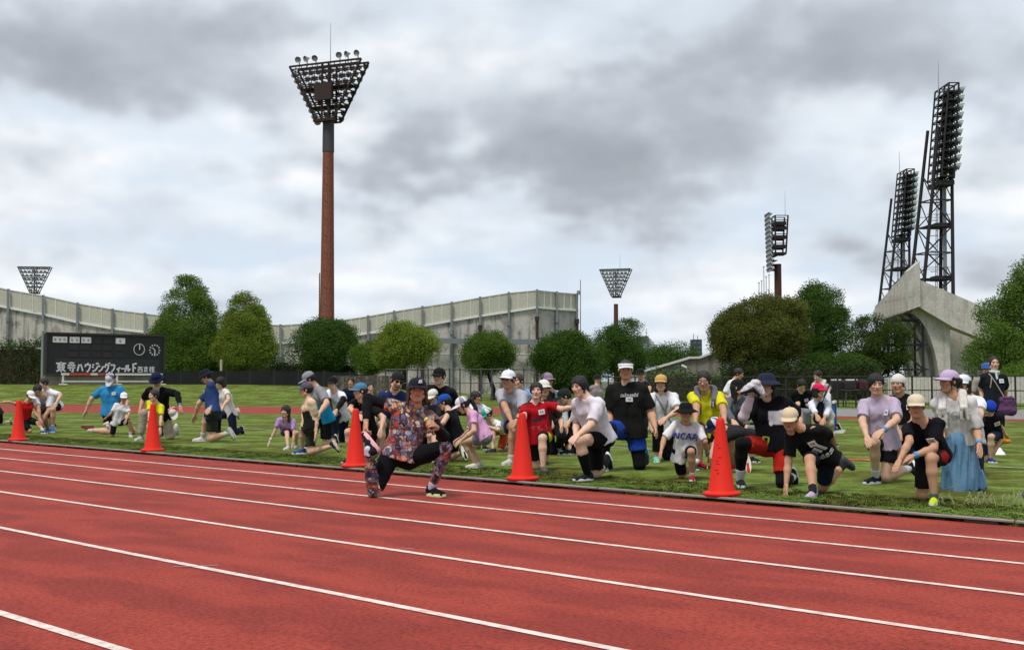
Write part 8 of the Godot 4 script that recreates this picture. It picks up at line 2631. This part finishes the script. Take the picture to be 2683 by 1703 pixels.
	{"id":"p36","l":"adult in grey jacket and black cap with long hair holding a white cup","g":"people stretching on the grass","h":1.6,"b":1,"at":[2.99,-16.14],"j":[42,985,203,26,873,121,0,430,3,147,823,21,-102,793,187,69,438,-42,-69,422,49,104,645,229,106,485,406,-171,689,428,-118,564,619,99,57,-70,-98,104,-387,185,456,331,181,80,324],"f":[-25,-88,-40,47,-47,75,47,0,88,0,100,0],"hd":[62,0,0],"hl":0.222,"sk":2,"o":{"top":["#5f666b",2,0.06],"bot":["#17171b",1.8],"shoe":["#22242a","#bdbdbd"],"hat":["cap","#1b1c20",""],"hair":["long","#131214"],"ex":["tag","cup"]}},
	{"id":"p37","l":"adult in navy sun hat pressing a towel to the face, black shirt with white panel","g":"people stretching on the grass","h":1.66,"b":1.04,"at":[2.69,-12.26],"j":[-93,1031,97,-65,913,22,3,416,3,100,865,43,-212,824,-3,87,428,16,-82,405,-9,285,730,-125,243,566,54,-354,722,221,-286,938,314,42,59,165,226,83,-177,-380,451,242,-364,86,86],"f":[19,-91,-36,-43,-41,80,-3,0,100,0,100,0],"hd":[-28,-2,0],"hl":0.231,"sk":2,"o":{"top":["#141416",0.85,0.05],"bot":["#b02418",0.78],"tights":"#131316","arms":["","#d8c9d6"],"sock":["#dcdce0",0.3],"shoe":["#1d1e22","#c9ccd2"],"hat":["wide","#262c42",""],"hair":["shoulder","#2a1a1a"],"ex":["panel","buckle","facetowel"]}},
	{"id":"p38","l":"boy in cream cap and black shirt with white stripes touching the grass with one hand","g":"people stretching on the grass","h":1.46,"b":1,"at":[2.98,-11.48],"j":[-359,714,233,-254,632,217,0,353,-4,-113,625,267,-325,560,105,59,371,40,-59,335,-49,62,558,102,133,422,-49,-360,317,153,-399,120,231,33,54,-106,271,248,-262,-188,343,272,-212,72,478],"f":[69,-57,-45,-48,-82,31,-60,0,80,0,100,0],"hd":[-24,12,0],"hl":0.212,"sk":3,"o":{"top":["#161619",0.8,0.05],"bot":["#1b2030",0.85],"trim":"#35c23c","shoe":["#3a3b42","#45464d"],"shoe2":["#b9a9c4","#cdd0da"],"sock":["#26272c",0.16],"hat":["cap","#d9c6a6",""],"hair":["short","#1a1412"],"ex":["bars","tag"]}},
	{"id":"p39","l":"distant adult in black shirt with paper badges looking down","g":"people stretching on the grass","h":1.7,"b":1,"at":[5.76,-23.83],"j":[-55,990,364,-29,886,267,-1,454,-1,135,833,234,-185,818,225,88,458,2,-89,450,-3,249,819,-31,140,687,156,-65,758,-33,-102,676,203,124,61,-93,176,101,-488,38,463,379,-16,85,261],"f":[6,-89,-44,-12,-45,89,-12,0,99,0,100,0],"hd":[10,40,0],"hl":0.236,"sk":2,"o":{"top":["#141518",0.8,0.05],"bot":["#7d8288",1.9],"shoe":["#22242a","#bdbdbd"],"hair":["short","#141210"],"ex":["tag","tag3"]}},
	{"id":"p41","l":"distant adult with dark hair and white towel in beige shirt turned left","g":"people stretching on the grass","h":1.62,"b":1,"at":[6.47,-24.99],"j":[-88,1177,133,-19,1051,103,-1,482,-1,82,966,205,-116,1002,-23,54,472,62,-56,492,-64,47,920,474,-22,812,674,-153,742,-114,-297,772,75,73,63,55,385,97,-162,-331,459,203,-296,81,182],"f":[36,-90,-25,-74,-44,51,-84,0,55,0,100,0],"hd":[-60,20,0],"hl":0.225,"sk":2,"o":{"top":["#a39a97",0.8,0.05],"bot":["#55504c",1.8],"shoe":["#22242a","#bdbdbd"],"hair":["short","#141210"],"ex":["towelwhite"]}},
	{"id":"p40","l":"adult in hot pink cap and white long-sleeved top with black sling bag","g":"people stretching on the grass","h":1.6,"b":1,"at":[5.15,-19.69],"j":[-175,920,377,-156,822,279,-3,473,5,-4,845,221,-265,700,259,70,513,-6,-75,433,15,-19,601,351,-132,472,514,-310,632,519,-307,532,732,2,380,343,71,83,119,-5,57,4,19,79,-370],"f":[53,0,85,0,100,0,3,-91,-41,-6,-41,91],"hd":[50,0,0],"hl":0.222,"sk":3,"o":{"top":["#dde0ee",1.7,0.05],"bot":["#b3a894",1.8],"shoe":["#22242a","#bdbdbd"],"hat":["cap","#e0245f",""],"hair":["bob","#1c1512"],"ex":[]}},
	{"id":"p44","l":"adult in white patterned bandana and black, grey and green shirt","g":"people stretching on the grass","h":1.66,"b":1,"at":[4.67,-14.25],"j":[-76,1040,74,-34,917,11,-2,423,2,126,857,23,-184,837,-4,84,428,10,-87,417,-6,79,616,168,-80,496,312,-205,631,189,-191,505,399,10,59,146,195,81,-195,-198,399,371,-162,84,137],"f":[19,-91,-36,-44,-41,80,-21,0,98,0,100,0],"hd":[-38,0,0],"hl":0.231,"sk":3,"o":{"top":["#17171a",0.6,0.05],"top2":["#8f9494",0.72],"bot":["#1a2036",0.7],"shoe":["#c8472a","#d9d3c9"],"hat":["bandana","#d9d7d2",""],"hair":["buzz","#1a1412"],"ex":["tag"]}},
	{"id":"p43","l":"young person in pale lavender shirt resting both hands on one raised knee","g":"people stretching on the grass","h":1.6,"b":1,"at":[3.96,-12.75],"j":[-98,1041,112,-59,912,71,-4,430,3,90,855,110,-194,836,14,75,436,30,-83,425,-23,49,673,312,-129,568,429,-274,654,202,-289,512,390,-1,58,84,310,140,-108,-192,432,339,-141,82,196],"f":[37,-90,21,-93,-35,12,-88,0,47,0,100,0],"hd":[-5,6,0],"hl":0.222,"sk":2,"o":{"top":["#b7a9c0",0.8,0.05],"bot":["#15161c",0.6],"shoe":["#23252b","#dfe2e8"],"sock":["#dcdce2",0.22],"hair":["bowl","#1a1718"],"ex":["tag","bandL"]}},
	{"id":"p47","l":"person in white cap and white shirt behind the blue-skirted adult","g":"people stretching on the grass","h":1.55,"b":1,"at":[5.21,-13.63],"j":[-29,1038,-49,13,908,-62,3,431,1,155,844,-28,-132,843,-79,83,432,15,-76,431,-13,75,703,179,-45,593,339,-210,606,16,-247,458,187,86,56,32,163,104,-320,-145,436,350,-164,77,408],"f":[10,-88,-46,-19,-48,86,-29,0,96,0,100,0],"hd":[-40,0,0],"hl":0.215,"sk":2,"o":{"top":["#dfe0ea",0.7,0.05],"bot":["#262c44",1.8],"shoe":["#22242a","#bdbdbd"],"hat":["cap","#dfe6ee",""],"hair":["bob","#1c1512"]}},
	{"id":"p46","l":"adult in lavender cap, white shirt and long light blue skirt kneeling with a towel","g":"people stretching on the grass","h":1.6,"b":1,"at":[4.4,-11.82],"j":[-121,1070,147,-80,934,141,0,432,3,69,876,181,-208,864,65,77,436,36,-77,429,-29,141,609,181,85,469,362,-90,659,-67,-181,552,125,135,59,-45,341,78,-359,20,58,-84,196,79,-416],"f":[22,-92,-34,-50,-40,77,19,-91,-36,-43,-41,81],"hd":[-68,-2,0],"hl":0.222,"sk":3,"o":{"top":["#d3d2d4",0.95,-0.02],"skirt":"#6f9ac0","bot":["#6f9ac0",0.5],"shoe":["#22242a","#bdbdbd"],"hat":["cap","#c3aed2",""],"hair":["pony","#2a1a18"],"ex":["towelwhite2","print2","bandL"]}},
	{"id":"p45","l":"child in beige cap, glasses and black shirt with neon yellow shoe close to the kerb","g":"people stretching on the grass","h":1.4,"b":1,"at":[3.79,-10.76],"j":[-201,851,175,-150,732,155,4,395,3,-13,707,194,-241,658,72,67,408,37,-59,381,-30,-87,489,277,-282,426,323,-299,551,277,-411,399,360,-125,400,310,-100,70,305,-73,50,-85,18,95,-397],"f":[-47,0,88,0,100,0,13,-88,-46,-25,-48,84],"hd":[-18,3,0],"hl":0.209,"sk":3,"o":{"top":["#151518",0.75,0.05],"bot":["#17171b",0.8],"trim":"#a31c26","shoe":["#c3d62c","#dfe4d0"],"sock":["#5a5b5c",0.1],"hat":["cap","#d9cdb4",""],"hair":["short","#1a1412"],"ex":["glasses","tag","bandL"]}},
	{"id":"p50","l":"distant person in blue and white cap behind the standing adult","g":"people stretching on the grass","h":1.5,"b":1,"at":[7.95,-20.11],"j":[-6,1271,181,-30,1140,170,-4,750,-4,115,1090,147,-167,1075,141,73,754,-2,-82,745,-6,167,838,159,170,696,330,-264,837,158,-261,708,338,21,426,130,28,75,107,-140,425,140,-126,75,106],"f":[12,0,99,0,100,0,-12,0,99,0,100,0],"hd":[-30,0,0],"hl":0.214,"sk":2,"o":{"top":["#8f8a80",0.8,0.05],"bot":["#3a3a44",0.9],"shoe":["#22242a","#bdbdbd"],"hat":["cap","#3a5fa8","#cfd6e4"],"hair":["short","#1a1412"]}},
	{"id":"p48","l":"standing adult in black shirt with pale scarf and purple shoulder bag","g":"people stretching on the grass","h":1.5,"b":1,"at":[7.25,-17.93],"j":[24,1340,-29,21,1204,-20,1,775,1,159,1135,-17,-123,1148,-17,79,772,2,-77,779,1,237,918,-131,257,763,-288,-117,948,-180,-137,766,-58,115,425,-74,85,75,-69,-61,427,-58,-60,75,-70],"f":[12,0,99,0,100,0,-12,0,99,0,100,0],"hd":[-4,0,0],"hl":0.214,"sk":2,"o":{"top":["#1b1d26",0.8,0.06],"bot":["#17181c",1.9],"shoe":["#22242a","#bdbdbd"],"hair":["tied","#17141a"],"ex":["scarf","tag","strap2"]}},
	{"id":"p49","l":"child in shiny blue cap and black shirt holding one foot below the standing adult","g":"people stretching on the grass","h":1.22,"b":1,"at":[6.42,-15.97],"j":[-123,717,266,-96,627,189,5,355,-1,28,619,173,-191,554,149,65,373,6,-56,337,-7,102,484,33,204,375,-66,-281,509,331,-220,384,214,-107,343,239,-90,61,178,-50,46,-16,122,288,25],"f":[21,0,98,0,100,0,99,0,11,-10,32,94],"hd":[0,60,0],"hl":0.197,"sk":2,"o":{"top":["#1c1c1e",0.6,0.05],"bot":["#1e2f52",0.85],"shoe":["#2c3482","#dfe0e6"],"shoe2":["#d98a2c","#d98a2c"],"hat":["cap0","#1f3fae",""],"hair":["short","#1a1412"],"ex":["tag"]}},
	{"id":"p51","l":"person in red top cut off at the right edge of the photo","g":"people stretching on the grass","h":1.5,"b":1,"at":[5.22,-11.47],"j":[-68,953,136,-40,869,36,-5,418,-2,36,801,153,-106,811,-91,35,415,65,-44,420,-70,-104,709,345,-195,579,497,77,685,-214,-20,561,-55,-272,398,245,-392,68,302,-42,55,-39,157,73,-328],"f":[-80,0,60,0,100,0,23,-92,-33,-52,-40,75],"hd":[-60,0,0],"hl":0.214,"sk":2,"o":{"top":["#c01820",0.8,0.05],"bot":["#c01820",0.6],"shoe":["#4a4c52","#6b6d72"],"hair":["short","#1a1412"]}}
]
